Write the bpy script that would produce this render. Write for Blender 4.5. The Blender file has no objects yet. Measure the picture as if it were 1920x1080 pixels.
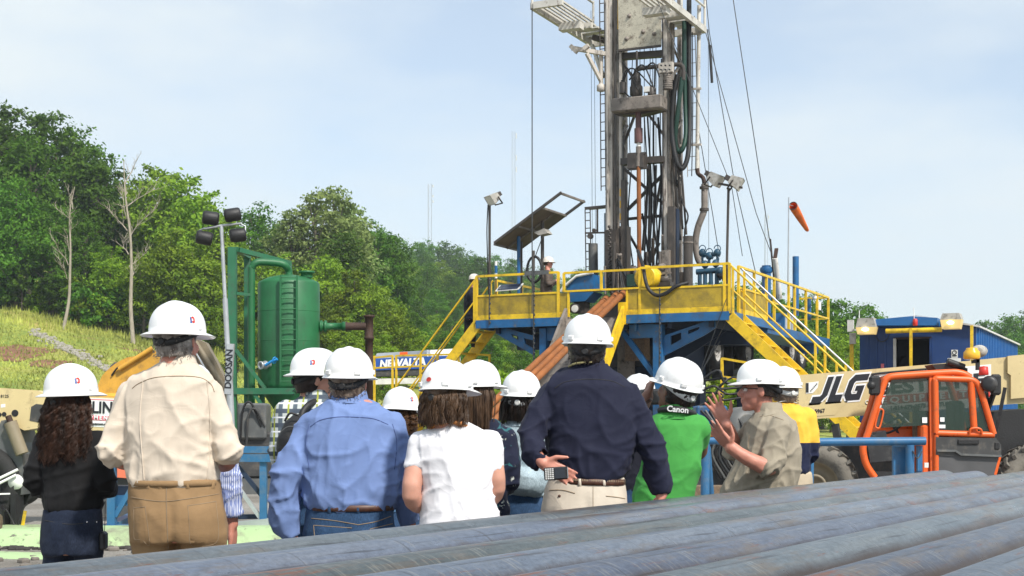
import bpy, bmesh, math, random
import numpy as np
from mathutils import Vector, Matrix, noise
from mathutils.bvhtree import BVHTree

random.seed(7); np.random.seed(7)
SC = bpy.context.scene
COL = SC.collection
R = math.radians

# ------------------------------------------------------------------ camera
F = 50 / 36 * 1920          # focal length in pixels of the 1920 wide photograph
HOR = 800.0                 # horizon row, camera is level and shifted
CAMH = 1.3
cam = bpy.data.cameras.new('camera'); cam.lens = 50; cam.sensor_width = 36
cam.shift_y = (HOR - 540) / 1920; cam.clip_end = 6000; cam.clip_start = .05
camo = bpy.data.objects.new('camera', cam); COL.objects.link(camo)
camo.location = (0, 0, CAMH); camo.rotation_euler = (R(90), 0, 0)
SC.camera = camo

# ------------------------------------------------------------------ sky and sun
SUN_EL, SUN_AZ = 48, 144     # azimuth clockwise from +Y (view direction)
world = bpy.data.worlds.new('World'); SC.world = world; world.use_nodes = True
wn, wl = world.node_tree.nodes, world.node_tree.links
bg = wn['Background']
sky = wn.new('ShaderNodeTexSky'); sky.sky_type = 'NISHITA'; sky.sun_disc = False
sky.sun_elevation = R(SUN_EL); sky.sun_rotation = R(SUN_AZ)
sky.air_density = 1.0; sky.dust_density = .8; sky.ozone_density = .6; sky.altitude = 300
tc = wn.new('ShaderNodeTexCoord')
mp = wn.new('ShaderNodeMapping'); mp.inputs['Scale'].default_value = (1.6, 1.6, 4.5)
mp.inputs['Location'].default_value = (0.35, 0.1, 0.22)
nz = wn.new('ShaderNodeTexNoise'); nz.inputs['Scale'].default_value = 2.1
nz.inputs['Detail'].default_value = 7; nz.inputs['Roughness'].default_value = .52
rp = wn.new('ShaderNodeValToRGB')
rp.color_ramp.elements[0].position = .36; rp.color_ramp.elements[0].color = (.42, .42, .42, 1)
rp.color_ramp.elements[1].position = .66; rp.color_ramp.elements[1].color = (.98, .98, .98, 1)
mx = wn.new('ShaderNodeMix'); mx.data_type = 'RGBA'
wl.new(tc.outputs['Generated'], mp.inputs[0]); wl.new(mp.outputs[0], nz.inputs['Vector'])
wl.new(nz.outputs['Fac'], rp.inputs[0]); wl.new(rp.outputs[0], mx.inputs[0])
wl.new(sky.outputs[0], mx.inputs[6]); mx.inputs[7].default_value = (4.85, 5.3, 5.5, 1)
wl.new(mx.outputs[2], bg.inputs[0]); bg.inputs[1].default_value = .10

sun = bpy.data.lights.new('sun', 'SUN'); sun.energy = 2.9; sun.angle = R(5); sun.color = (1, .95, .87)
suno = bpy.data.objects.new('sun', sun); COL.objects.link(suno)
sd = Vector((math.sin(R(SUN_AZ)) * math.cos(R(SUN_EL)), math.cos(R(SUN_AZ)) * math.cos(R(SUN_EL)), math.sin(R(SUN_EL))))
suno.rotation_euler = sd.to_track_quat('Z', 'Y').to_euler()
SC.view_settings.view_transform = 'Standard'; SC.view_settings.look = 'None'
SC.view_settings.exposure = 0.85; SC.view_settings.gamma = 1
SC.render.engine = 'CYCLES'
SC.cycles.max_bounces = 6; SC.cycles.transparent_max_bounces = 8; SC.cycles.volume_bounces = 0

# ------------------------------------------------------------------ measuring helpers
def P(px, py, Y):
    """pixel of the photograph + distance -> place in metres"""
    return Vector(((px - 960) / F * Y, Y, CAMH + (HOR - py) / F * Y))
def PG(px, Y, z=0):
    return Vector(((px - 960) / F * Y, Y, z))
R0X, R0Y = (1368 - 960) / F * 32.5, 32.5
def rig(u, v, z):            # rig frame: u to the left along the front, v to the back
    return Vector((R0X - .9 * u + .436 * v, R0Y + .436 * u + .9 * v, z))
def RV(px, py, v):           # pixel on a plane of constant v
    k = (px - 960) / F
    return P(px, py, (v + .436 * R0X + .9 * R0Y) / (k * .436 + .9))
def RU(px, py, u):           # pixel on a plane of constant u
    k = (px - 960) / F
    return P(px, py, (u - .9 * R0X + .436 * R0Y) / (-.9 * k + .436))

# ------------------------------------------------------------------ mesh helpers
class MB:
    def __init__(s): s.v = []; s.f = []; s.s = []
    def add(s, vs, fs, smooth=False):
        o = len(s.v); s.v += [tuple(v) for v in vs]
        s.f += [tuple(i + o for i in f) for f in fs]; s.s += [smooth] * len(fs)
        return s
    def box(s, c, d, m=None, ch=0):
        hx, hy, hz = d[0] / 2, d[1] / 2, d[2] / 2
        c = Vector(c); m = m or Matrix.Identity(3)
        if ch <= 0:
            vs = [c + m @ Vector((x * hx, y * hy, z * hz)) for x in (-1, 1) for y in (-1, 1) for z in (-1, 1)]
            return s.add(vs, [(0, 1, 3, 2), (4, 6, 7, 5), (0, 4, 5, 1), (2, 3, 7, 6), (0, 2, 6, 4), (1, 5, 7, 3)])
        bm = bmesh.new(); ch = min(ch, hx * .9, hy * .9, hz * .9)
        for x in (-1, 1):
            for y in (-1, 1):
                for z in (-1, 1):
                    for q in ((1, 0, 0), (0, 1, 0), (0, 0, 1)):
                        bm.verts.new(c + m @ Vector((x * (hx - ch * (1 - q[0])), y * (hy - ch * (1 - q[1])), z * (hz - ch * (1 - q[2])))))
        bmesh.ops.convex_hull(bm, input=bm.verts[:])
        bmesh.ops.dissolve_limit(bm, angle_limit=.02, verts=bm.verts[:], edges=bm.edges[:])
        bm.verts.index_update()
        s.add([v.co for v in bm.verts], [[v.index for v in f.verts] for f in bm.faces]); bm.free()
        return s
    def beam(s, a, b, w, h=None, up=(0, 0, 1), ch=0):
        a, b = Vector(a), Vector(b); h = h or w
        d = b - a; L = d.length
        if L < 1e-6: return s
        z = d / L; up = Vector(up)
        if abs(z.dot(up)) > .98: up = Vector((.9, -.436, 0))
        x = up.cross(z).normalized(); y = z.cross(x)
        m = Matrix((x, y, z)).transposed()
        return s.box((a + b) / 2, (w, h, L), m, ch)
    def tube(s, pts, r, n=8, caps=True, smooth=True, closed=False):
        pts = [Vector(p) for p in pts]; k = len(pts)
        rs = [r] * k if not hasattr(r, '__len__') else list(r)
        vs = []; fs = []; prev = None
        for i, p in enumerate(pts):
            if closed: t = pts[(i + 1) % k] - pts[i - 1]
            else: t = pts[min(i + 1, k - 1)] - pts[max(i - 1, 0)]
            t = t.normalized() if t.length > 1e-9 else Vector((0, 0, 1))
            if prev is None:
                a = Vector((0, 0, 1)) if abs(t.z) < .9 else Vector((1, 0, 0))
                x = a.cross(t).normalized()
            else:
                x = (prev - t * prev.dot(t)); x = x.normalized() if x.length > 1e-6 else prev
            prev = x; y = t.cross(x)
            for j in range(n):
                an = 2 * math.pi * j / n
                vs.append(p + (x * math.cos(an) + y * math.sin(an)) * rs[i])
        for i in range(k if closed else k - 1):
            for j in range(n):
                i2 = (i + 1) % k
                fs.append((i * n + j, i * n + (j + 1) % n, i2 * n + (j + 1) % n, i2 * n + j))
        s.add(vs, fs, smooth)
        if caps and not closed:
            s.add(vs[:n], [tuple(reversed(range(n)))]); s.add(vs[-n:], [tuple(range(n))])
        return s
    def lathe(s, c, prof, n=24, ax=(0, 0, 1), smooth=True, caps=True):
        """prof: (radius, distance along axis)"""
        c = Vector(c); z = Vector(ax).normalized()
        a = Vector((0, 0, 1)) if abs(z.z) < .9 else Vector((1, 0, 0))
        x = a.cross(z).normalized(); y = z.cross(x); vs = []; fs = []
        for (r, h) in prof:
            for j in range(n):
                an = 2 * math.pi * j / n
                vs.append(c + z * h + (x * math.cos(an) + y * math.sin(an)) * r)
        for i in range(len(prof) - 1):
            for j in range(n):
                fs.append((i * n + j, i * n + (j + 1) % n, (i + 1) * n + (j + 1) % n, (i + 1) * n + j))
        s.add(vs, fs, smooth)
        if caps:
            if prof[0][0] > 1e-4: s.add(vs[:n], [tuple(reversed(range(n)))])
            if prof[-1][0] > 1e-4: s.add(vs[-n:], [tuple(range(n))])
        return s
    def prism(s, poly, d):
        """poly: world points in a plane, d: extrusion vector"""
        n = len(poly); d = Vector(d); poly = [Vector(p) for p in poly]
        vs = poly + [p + d for p in poly]
        fs = [tuple(range(n)), tuple(reversed(range(n, 2 * n)))] + [((i + 1) % n, i, n + i, n + (i + 1) % n) for i in range(n)]
        return s.add(vs, fs)
    def ell(s, c, r, m=None, nu=14, nv=10):
        c = Vector(c); m = m or Matrix.Identity(3); vs = []; fs = []
        for i in range(nv + 1):
            t = math.pi * i / nv
            for j in range(nu):
                a = 2 * math.pi * j / nu
                vs.append(c + m @ Vector((r[0] * math.sin(t) * math.cos(a), r[1] * math.sin(t) * math.sin(a), r[2] * math.cos(t))))
        for i in range(nv):
            for j in range(nu):
                fs.append((i * nu + j, (i + 1) * nu + j, (i + 1) * nu + (j + 1) % nu, i * nu + (j + 1) % nu))
        return s.add(vs, fs, True)
    def mesh(s, name, off=(0, 0, 0)):
        me = bpy.data.meshes.new(name); off = Vector(off)
        me.from_pydata([(a - off.x, b - off.y, c - off.z) for a, b, c in s.v], [], s.f)
        me.polygons.foreach_set('use_smooth', s.s)
        bm = bmesh.new(); bm.from_mesh(me); bmesh.ops.recalc_face_normals(bm, faces=bm.faces[:]); bm.to_mesh(me); bm.free()
        return me
    def build(s, name, mat, parent=None, label=None):
        root = parent
        while root is not None and root.parent is not None: root = root.parent
        off = Vector(root['_loc']) if root is not None else Vector((0, 0, 0))
        me = s.mesh(name, off); o = bpy.data.objects.new(name, me)
        if mat: me.materials.append(mat)
        COL.objects.link(o)
        if parent is not None: o.parent = parent
        else: o['_loc'] = (0, 0, 0)
        if label: o['label'] = label
        return o
def tag(o, label=None, cat=None, group=None, kind=None):
    if label: o['label'] = label
    if cat: o['category'] = cat
    if group: o['group'] = group
    if kind: o['kind'] = kind
    return o
def thing(name, label, cat, loc=(0, 0, 0), group=None):
    o = bpy.data.objects.new(name, None); COL.objects.link(o)
    o.location = loc; o['_loc'] = tuple(loc); o.empty_display_size = .2
    return tag(o, label, cat, group)
def rooted(o, loc):
    """one-mesh thing: move its origin to its base"""
    loc = Vector(loc); o.data.transform(Matrix.Translation(-loc)); o.location = loc; o['_loc'] = tuple(loc); return o
def arc(c, r, a0, a1, x, y, n=10):
    c, x, y = Vector(c), Vector(x), Vector(y)
    return [c + x * r * math.cos(R(a0 + (a1 - a0) * i / n)) + y * r * math.sin(R(a0 + (a1 - a0) * i / n)) for i in range(n + 1)]
def spline(pts, n=8):
    pts = [Vector(p) for p in pts]; out = []
    q = [pts[0] * 2 - pts[1]] + pts + [pts[-1] * 2 - pts[-2]]
    for i in range(1, len(q) - 2):
        a, b, c, d = q[i - 1:i + 3]
        for k in range(n):
            t = k / n
            out.append(.5 * ((2 * b) + (c - a) * t + (2 * a - 5 * b + 4 * c - d) * t * t + (3 * b - a - 3 * c + d) * t ** 3))
    return out + [pts[-1]]
def text_mesh(txt, size, ext=.004, shear=0, bold=0, space=1.0, sx=1.0, fit=None):
    cu = bpy.data.curves.new('t', 'FONT'); cu.body = txt; cu.size = size; cu.extrude = ext; cu.shear = shear
    cu.offset = bold; cu.space_character = space; cu.align_x = 'CENTER'; cu.align_y = 'CENTER'
    cu.resolution_u = 3
    o = bpy.data.objects.new('t', cu); COL.objects.link(o)
    bpy.context.view_layer.update()
    me = bpy.data.meshes.new_from_object(o.evaluated_get(bpy.context.evaluated_depsgraph_get()))
    bpy.data.objects.remove(o)
    if fit:
        xs_ = [v.co.x for v in me.vertices]; sx = fit / max(1e-6, max(xs_) - min(xs_))
    if sx != 1: me.transform(Matrix.Diagonal((sx, 1, 1, 1)))
    return me
def text(name, txt, size, c, xdir, updir, mat, parent, **kw):
    me = text_mesh(txt, size, **kw)
    x = Vector(xdir).normalized(); u = Vector(updir); n = x.cross(u).normalized(); u = n.cross(x)
    m = Matrix((x, u, n)).transposed().to_4x4()
    root = parent
    while root.parent is not None: root = root.parent
    m.translation = Vector(c) - Vector(root['_loc'])
    me.transform(m); me.materials.clear(); me.materials.append(mat)
    o = bpy.data.objects.new(name, me); COL.objects.link(o); o.parent = parent
    return o

# ------------------------------------------------------------------ materials
def new_mat(name):
    m = bpy.data.materials.new(name); m.use_nodes = True
    return m, m.node_tree.nodes, m.node_tree.links, m.node_tree.nodes['Principled BSDF']
def nnoise(n, l, scale, detail=4, vec=None, rough=.55, dist=0, coord='Object', sc3=None):
    t = n.new('ShaderNodeTexNoise'); t.inputs['Scale'].default_value = scale
    t.inputs['Detail'].default_value = detail; t.inputs['Roughness'].default_value = rough
    t.inputs['Distortion'].default_value = dist
    c = n.new('ShaderNodeTexCoord'); src = c.outputs[coord]
    if sc3:
        mpn = n.new('ShaderNodeMapping'); mpn.inputs['Scale'].default_value = sc3
        l.new(src, mpn.inputs[0]); src = mpn.outputs[0]
    l.new(src, t.inputs['Vector']); return t
def ramp(n, l, src, stops):
    r = n.new('ShaderNodeValToRGB'); e = r.color_ramp.elements
    while len(e) < len(stops): e.new(.5)
    for q, (p, c) in zip(e, stops):
        q.position = p; q.color = (c, c, c, 1) if not hasattr(c, '__len__') else (*c[:3], 1)
    l.new(src, r.inputs[0]); return r
def mixc(n, l, fac, a, b, mode='MIX'):
    m = n.new('ShaderNodeMix'); m.data_type = 'RGBA'; m.blend_type = mode
    for i, v in ((0, fac), (6, a), (7, b)):
        if hasattr(v, 'links') or isinstance(v, bpy.types.NodeSocket): l.new(v, m.inputs[i])
        elif i == 0: m.inputs[0].default_value = v
        else: m.inputs[i].default_value = (*v[:3], 1)
    return m.outputs[2]
def pm(name, col, rough=.5, metal=0, var=.18, vs=3, dirt=None, bump=0, bs=40, coat=0, spec=.5, sc3=None):
    """painted / plain surface: base colour, soft variation, optional dirt patches (colour, low, high, scale)"""
    m, n, l, b = new_mat(name)
    t = nnoise(n, l, vs, 5, sc3=sc3)
    dk = [c * (1 - var) for c in col]; lt = [min(1, c * (1 + var)) for c in col]
    out = ramp(n, l, t.outputs['Fac'], [(.3, dk), (.7, lt)]).outputs[0]
    rr = None
    for d in ([dirt] if dirt and not isinstance(dirt[0][0], (tuple, list)) else (dirt or [])):
        dc, lo, hi, ds = d[:4]
        t2 = nnoise(n, l, ds, 8, rough=.68, sc3=d[4] if len(d) > 4 else None)
        k = ramp(n, l, t2.outputs['Fac'], [(lo, 0.), (hi, 1.)]).outputs[0]
        out = mixc(n, l, k, out, dc); rr = k
    l.new(out, b.inputs['Base Color'])
    b.inputs['Roughness'].default_value = rough; b.inputs['Metallic'].default_value = metal
    b.inputs['Specular IOR Level'].default_value = spec
    if coat: b.inputs['Coat Weight'].default_value = coat; b.inputs['Coat Roughness'].default_value = .12
    if rr is not None:
        q = n.new('ShaderNodeMapRange'); q.inputs[3].default_value = rough; q.inputs[4].default_value = min(1, rough + .35)
        l.new(rr, q.inputs[0]); l.new(q.outputs[0], b.inputs['Roughness'])
    if bump:
        t3 = nnoise(n, l, bs, 4); bp = n.new('ShaderNodeBump'); bp.inputs['Strength'].default_value = bump
        bp.inputs['Distance'].default_value = .02
        l.new(t3.outputs['Fac'], bp.inputs['Height']); l.new(bp.outputs[0], b.inputs['Normal'])
    return m
RUST = (.16, .055, .02); GRIME = (.035, .028, .02)
M = dict(
    yellow=pm('yellow_paint', (.76, .50, .015), .45, dirt=[((.30, .19, .03), .50, .75, 4), ((.10, .06, .03), .62, .74, 9)]),
    yellow_panel=pm('grimy_yellow_mesh_panel', (.42, .29, .02), .6, dirt=[((.13, .10, .03), .42, .75, 3.5), ((.5, .42, .3), .70, .8, 2.2)], bump=.4, bs=60),
    blue=pm('rig_blue_paint', (.012, .11, .28), .42, dirt=[((.05, .06, .08), .50, .75, 3.5), ((.16, .15, .14), .60, .72, 7), (RUST, .68, .76, 9)]),
    blue2=pm('faded_blue_paint', (.025, .125, .27), .45, dirt=[((.11, .16, .21), .5, .72, 5), (RUST, .66, .8, 9)]),
    navy=pm('dark_blue_steel', (.008, .02, .05), .55),
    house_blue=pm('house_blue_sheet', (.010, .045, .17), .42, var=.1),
    house_blue_lit=pm('house_blue_sunlit', (.02, .13, .36), .42, var=.1),  # same cabin blue, brightened to paint in sunlight on side wall and canopy
    steel_old=pm('weathered_grey_mast_paint', (.52, .48, .43), .6, dirt=[((.08, .06, .05), .53, .66, 5, (1, 1, .25)), (RUST, .62, .75, 7)]),
    steel_dark=pm('greasy_dark_steel', (.055, .046, .040), .5, var=.3, dirt=((.16, .13, .11), .56, .75, 7, (1, 1, .4))),
    steel_mid=pm('brown_grey_steel', (.22, .19, .165), .55, var=.3, dirt=((.03, .025, .02), .5, .7, 6)),
    board=pm('off_white_steel', (.55, .53, .48), .55, dirt=[((.16, .12, .09), .54, .7, 6), (RUST, .66, .78, 9)]),
    plate=pm('stained_plate', (.48, .45, .36), .6, dirt=[((.16, .13, .10), .50, .70, 6), ((.05, .04, .03), .57, .66, 30), ((.3, .27, .12), .6, .75, 2)]),
    cable=pm('steel_cable', (.05, .055, .06), .5, metal=.3),
    black=pm('black_rubber', (.012, .012, .013), .55, bump=.2),
    blackp=pm('black_plastic', (.02, .02, .022), .45, dirt=((.09, .085, .08), .5, .8, 6)),
    hosegreen=pm('dark_green_hose', (.012, .05, .035), .45),
    rust_pipe=pm('rusty_orange_casing', (.27, .092, .022), .75, var=.3, dirt=((.10, .045, .02), .5, .75, 6), bump=.2),
    drill=pm('drill_stem', (.10, .045, .042), .5, var=.3),
    white=pm('white_paint', (.78, .78, .76), .4, var=.04),
    whited=pm('grubby_white_paint', (.62, .61, .58), .5, dirt=((.2, .17, .13), .55, .75, 5)),
    green=pm('tank_green_paint', (.014, .125, .042), .5, var=.16, dirt=[((.025, .075, .035), .52, .8, 2, (1, 1, .3)), ((.06, .055, .035), .64, .76, 7, (1, 1, .4))]),
    greenf=pm('frame_green_paint', (.018, .13, .06), .5, dirt=((.06, .06, .045), .5, .8, 6)),
    brownpipe=pm('rust_brown_pipe', (.045, .022, .014), .75, var=.4, bump=.3),
    tan=pm('tan_machine_paint', (.60, .48, .25), .42, var=.07, dirt=[((.30, .23, .13), .55, .78, 3), ((.12, .09, .06), .64, .72, 11)]),
    orange=pm('orange_cab_paint', (.72, .11, .012), .42, var=.12, dirt=[((.30, .09, .03), .54, .75, 6), ((.06, .04, .03), .64, .72, 14)]),
    red=pm('red_paint', (.55, .03, .02), .45),
    pink=pm('pink_sign', (.7, .16, .2), .5),
    charcoal=pm('charcoal_machine', (.045, .045, .045), .55, var=.25, dirt=((.14, .12, .1), .52, .75, 6)),
    grey=pm('grey_machine', (.10, .105, .105), .5, dirt=((.2, .18, .15), .55, .75, 6)),
    lightgrey=pm('galvanised_steel', (.46, .48, .50), .4, metal=.55),
    chrome=pm('hydraulic_rod', (.6, .6, .6), .22, metal=.9, var=.05),
    tyre=pm('dusty_tyre', (.17, .155, .13), .85, var=.2, dirt=((.06, .055, .05), .5, .7, 8), bump=.3),
    tyred=pm('black_tyre', (.02, .02, .02), .8, bump=.3),
    rim=pm('tan_rim', (.22, .18, .12), .6),
    rimw=pm('pale_rim', (.42, .41, .39), .5, dirt=((.06, .05, .04), .5, .65, 12)),
    ink=pm('black_print', (.012, .014, .02), .5, var=.02),
    inkw=pm('white_print', (.8, .8, .8), .5, var=.02),
    excav=pm('excavator_yellow', (.62, .33, .04), .5, dirt=((.2, .12, .05), .52, .8, 4)),
    sock=pm('orange_cloth', (.78, .15, .015), .8),
    wood=pm('old_timber', (.16, .11, .07), .85, var=.3, sc3=(8, 1, 8), bump=.4),
    greylamp=pm('lamp_housing_grey', (.42, .40, .36), .55, dirt=((.10, .09, .07), .5, .72, 8)),
    awning=pm('brown_awning_underside', (.17, .135, .10), .75, var=.2, bump=.2),
    solar=pm('solar_cells', (.02, .03, .06), .2, var=.1),
    soil=pm('dark_soil', (.09, .065, .045), .95),
    liner=pm('pale_green_liner', (.36, .50, .25), .6, var=.12, vs=1.5, dirt=[((.20, .19, .14), .50, .66, 1.8), ((.13, .12, .10), .58, .66, 7)]),
    bark=pm('grey_bark', (.14, .115, .09), .9, var=.35, sc3=(4, 4, .7), bump=.5),
    deadwood=pm('bleached_dead_wood', (.33, .29, .23), .9, var=.25, sc3=(4, 4, .7)),
    amber=pm('amber_beacon', (.75, .42, .03), .25),
    bluevalve=pm('valve_blue', (.02, .075, .13), .45, dirt=((.03, .03, .03), .52, .7, 12)),
)
def glass_mat(name, col, alpha=.35):
    m, n, l, b = new_mat(name)
    b.inputs['Base Color'].default_value = (*col, 1); b.inputs['Roughness'].default_value = .04
    b.inputs['Alpha'].default_value = alpha; b.inputs['Specular IOR Level'].default_value = .6
    return m
M['glass'] = glass_mat('tinted_cab_glass', (.010, .035, .028), .70)
M['goggle'] = glass_mat('clear_lens', (.75, .65, .65), .12)
def emit_mat(name, col, s):
    m, n, l, b = new_mat(name)
    b.inputs['Base Color'].default_value = (*col, 1)
    b.inputs['Emission Color'].default_value = (*col, 1); b.inputs['Emission Strength'].default_value = s
    return m
M['lit'] = emit_mat('lit_lamp_glass', (.62, .45, .18), .28)
M['bulb'] = emit_mat('lamp_bulb', (1, .88, .55), 3)
M['doorway'] = pm('interior_shade_black', (.006, .006, .006), .9)  # near-black colour standing in for shade inside the cabin

# ================================================================== ground, hillside
def sstep(a, b, x):
    t = min(1, max(0, (x - a) / (b - a))); return t * t * (3 - 2 * t)
def hill(X, Y):
    if X < -14: z1 = 5.6 + min(60, -X - 14) * .21
    else: z1 = 5.6 - 4.6 * sstep(-14, 24, X)
    t = min(1, max(0, (Y - 44) / 66)); z = z1 * (t * .8 + .2 * t * t)
    if Y > 110:
        z += (min(Y, 430) - 110) * .088 * (1 - sstep(.05, .24, X / Y)) + (min(Y, 430) - 110) * .012
    z += .25 * t * noise.noise(Vector((X * .06, Y * .06, 0))) + .5 * t * noise.noise(Vector((X * .02, Y * .02, 3)))
    return z + .012 if Y > 44 else -.2

def ground_mat():
    m, n, l, b = new_mat('wet_gravel_pad')
    a = nnoise(n, l, .35, 6); c = ramp(n, l, a.outputs['Fac'], [(.35, (.17, .15, .125)), (.62, (.33, .31, .28))]).outputs[0]
    s = nnoise(n, l, 30, 5, rough=.7); k = ramp(n, l, s.outputs['Fac'], [(.35, .55), (.65, 1.25)]).outputs[0]
    c = mixc(n, l, 1.0, c, k, 'MULTIPLY'); l.new(c, b.inputs['Base Color']); b.inputs['Roughness'].default_value = .8
    bp = n.new('ShaderNodeBump'); bp.inputs['Strength'].default_value = .7; bp.inputs['Distance'].default_value = .03
    l.new(s.outputs['Fac'], bp.inputs['Height']); l.new(bp.outputs[0], b.inputs['Normal']); return m
g = MB().add([(-3000, -200, 0), (3000, -200, 0), (3000, 6000, 0), (-3000, 6000, 0)], [(0, 1, 2, 3)])
tag(g.build('ground', ground_mat()), kind='structure')

def grass_mat():
    m, n, l, b = new_mat('mown_slope_grass')
    a = nnoise(n, l, .12, 6, rough=.62); c = ramp(n, l, a.outputs['Fac'], [(.32, (.14, .23, .03)), (.5, (.29, .33, .06)), (.66, (.42, .36, .10))]).outputs[0]
    d = nnoise(n, l, 1.5, 6, rough=.75); k = ramp(n, l, d.outputs['Fac'], [(.3, .55), (.7, 1.3)]).outputs[0]
    c = mixc(n, l, 1.0, c, k, 'MULTIPLY')
    # bare reddish soil scars
    e = nnoise(n, l, .085, 5, rough=.6, sc3=(1, 2.2, 1)); k2 = ramp(n, l, e.outputs['Fac'], [(.63, 0.), (.68, 1.)]).outputs[0]
    c = mixc(n, l, k2, c, (.20, .105, .055)); l.new(c, b.inputs['Base Color']); b.inputs['Roughness'].default_value = .95
    bp = n.new('ShaderNodeBump'); bp.inputs['Strength'].default_value = .8; bp.inputs['Distance'].default_value = .2
    l.new(d.outputs['Fac'], bp.inputs['Height']); l.new(bp.outputs[0], b.inputs['Normal']); return m
GRASS = grass_mat()
xs = [-420, -300, -220, -160, -120] + list(np.arange(-95, 60, 3.0)) + [66, 80, 100, 130, 180, 260, 420]
ys = [43] + list(np.arange(44.2, 130, 3.0)) + [140, 155, 175, 200, 230, 265, 300, 340, 380, 430, 500, 700, 1200]
g = MB(); g.add([(x, y, hill(x, y)) for y in ys for x in xs],
                [(j * len(xs) + i, j * len(xs) + i + 1, (j + 1) * len(xs) + i + 1, (j + 1) * len(xs) + i) for j in range(len(ys) - 1) for i in range(len(xs) - 1)], True)
tag(g.build('hillside', GRASS), kind='structure')

# red-brown washed soil patch and riprap drain on the slope
def slope_pt(px, Y): 
    X = (px - 960) / F * Y; return Vector((X, Y, hill(X, Y)))
def slope_pix(px, py):
    """ground point of the slope seen at a pixel"""
    lo, hi = 44.0, 125.0
    for _ in range(40):
        mid = (lo + hi) / 2; X = (px - 960) / F * mid
        if HOR - (hill(X, mid) - CAMH) / mid * F > py: lo = mid
        else: hi = mid
    return slope_pt(px, (lo + hi) / 2)
def blob_patch(name, mat, cs, n=40):
    m = MB()
    for (px, py, a, b, sd_) in cs:
        c = slope_pix(px, py); ring = [Vector((c.x, c.y, hill(c.x, c.y) + .03))]
        for k in range(n):
            an = 2 * math.pi * k / n; q = 1 + .45 * noise.noise(Vector((math.cos(an) * 1.6, math.sin(an) * 1.6, sd_)))+ .2 * noise.noise(Vector((math.cos(an) * 6, math.sin(an) * 6, sd_)))
            x, y = c.x + a * q * math.cos(an), c.y + b * q * math.sin(an); ring.append(Vector((x, y, hill(x, y) + .03)))
        m.add(ring, [(0, 1 + k, 1 + (k + 1) % n) for k in range(n)], True)
    return m.build(name, mat)
tag(blob_patch('bare_soil', pm('red_bare_soil', (.20, .095, .055), .95, var=.35, vs=1.2, bump=.5, bs=4), [(28, 662, 1.9, 4.0, 1.3), (95, 683, 1.2, 2.4, 4.1)]), kind='structure')
rk = MB(); rnd = random.Random(3)
for i in range(330):
    t = rnd.random(); px, py = 60 + 165 * t + rnd.gauss(0, 5), 622 + 82 * t + rnd.gauss(0, 3.5)
    c = slope_pix(px, py); s = .07 + .13 * rnd.random()
    rk.box(c + Vector((0, 0, s * .3)), (s * (1 + rnd.random()), s * (1 + rnd.random()), s), Matrix.Rotation(rnd.random() * 6, 3, 'Z') @ Matrix.Rotation(rnd.random(), 3, 'X'), s * .25)
tag(rk.build('riprap_stones', pm('pale_rock', (.30, .28, .24), .9, var=.25)), 'strip of pale grey riprap stones running down the grass slope', 'stones', kind='stuff')

# grass blades on the slope
gb = MB(); vs = []; fs = []
for i in range(34000):
    Y = 46 + 70 * rnd.random() ** .8; px = rnd.uniform(-60, 760); X = (px - 960) / F * Y
    z = hill(X, Y); h = rnd.uniform(.05, .16) * (.6 + Y / 90) * (2 if Y > 101 else 1); a = rnd.random() * 6.28; w = rnd.uniform(.03, .08)
    k = len(vs); dx, dy = math.cos(a) * w, math.sin(a) * w; lx, ly = rnd.gauss(0, .08), rnd.gauss(0, .08)
    vs += [(X - dx, Y - dy, z - .02), (X + dx, Y + dy, z - .02), (X + lx, Y + ly, z + h)]; fs.append((k, k + 1, k + 2))
gb.add(vs, fs)
gm = pm('grass_blades', (.29, .32, .06), .9, var=.45, vs=.25)
tag(gb.build('slope_grass', gm), 'yellow green grass covering the slope below the trees', 'grass', kind='stuff')

# ================================================================== trees
def leaf_mat(name, dark, light, rv=.35):
    m, n, l, b = new_mat(name)
    oi = n.new('ShaderNodeObjectInfo'); t = nnoise(n, l, .55, 3)
    c = ramp(n, l, t.outputs['Fac'], [(.3, dark), (.7, light)]).outputs[0]
    hv = n.new('ShaderNodeHueSaturation'); l.new(c, hv.inputs['Color'])
    q = n.new('ShaderNodeMapRange'); q.inputs[3].default_value = 1 - rv; q.inputs[4].default_value = 1 + rv; l.new(oi.outputs['Random'], q.inputs[0]); l.new(q.outputs[0], hv.inputs['Value'])
    q2 = n.new('ShaderNodeMapRange'); q2.inputs[3].default_value = .488; q2.inputs[4].default_value = .512; l.new(oi.outputs['Random'], q2.inputs[0]); l.new(q2.outputs[0], hv.inputs['Hue'])
    l.new(hv.outputs[0], b.inputs['Base Color']); b.inputs['Roughness'].default_value = .55; b.inputs['Specular IOR Level'].default_value = .12
    tr = n.new('ShaderNodeBsdfTranslucent'); l.new(hv.outputs[0], tr.inputs[0]); ms = n.new('ShaderNodeMixShader'); ms.inputs[0].default_value = .35
    out = n['Material Output']; l.new(b.outputs[0], ms.inputs[1]); l.new(tr.outputs[0], ms.inputs[2]); l.new(ms.outputs[0], out.inputs[0]); return m
LEAF = [leaf_mat('oak_leaves', (.048, .125, .012), (.120, .235, .024)),
        leaf_mat('maple_leaves', (.10, .19, .014), (.25, .35, .026)),
        leaf_mat('pale_leaves', (.15, .22, .06), (.29, .38, .12), .1)]

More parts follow.
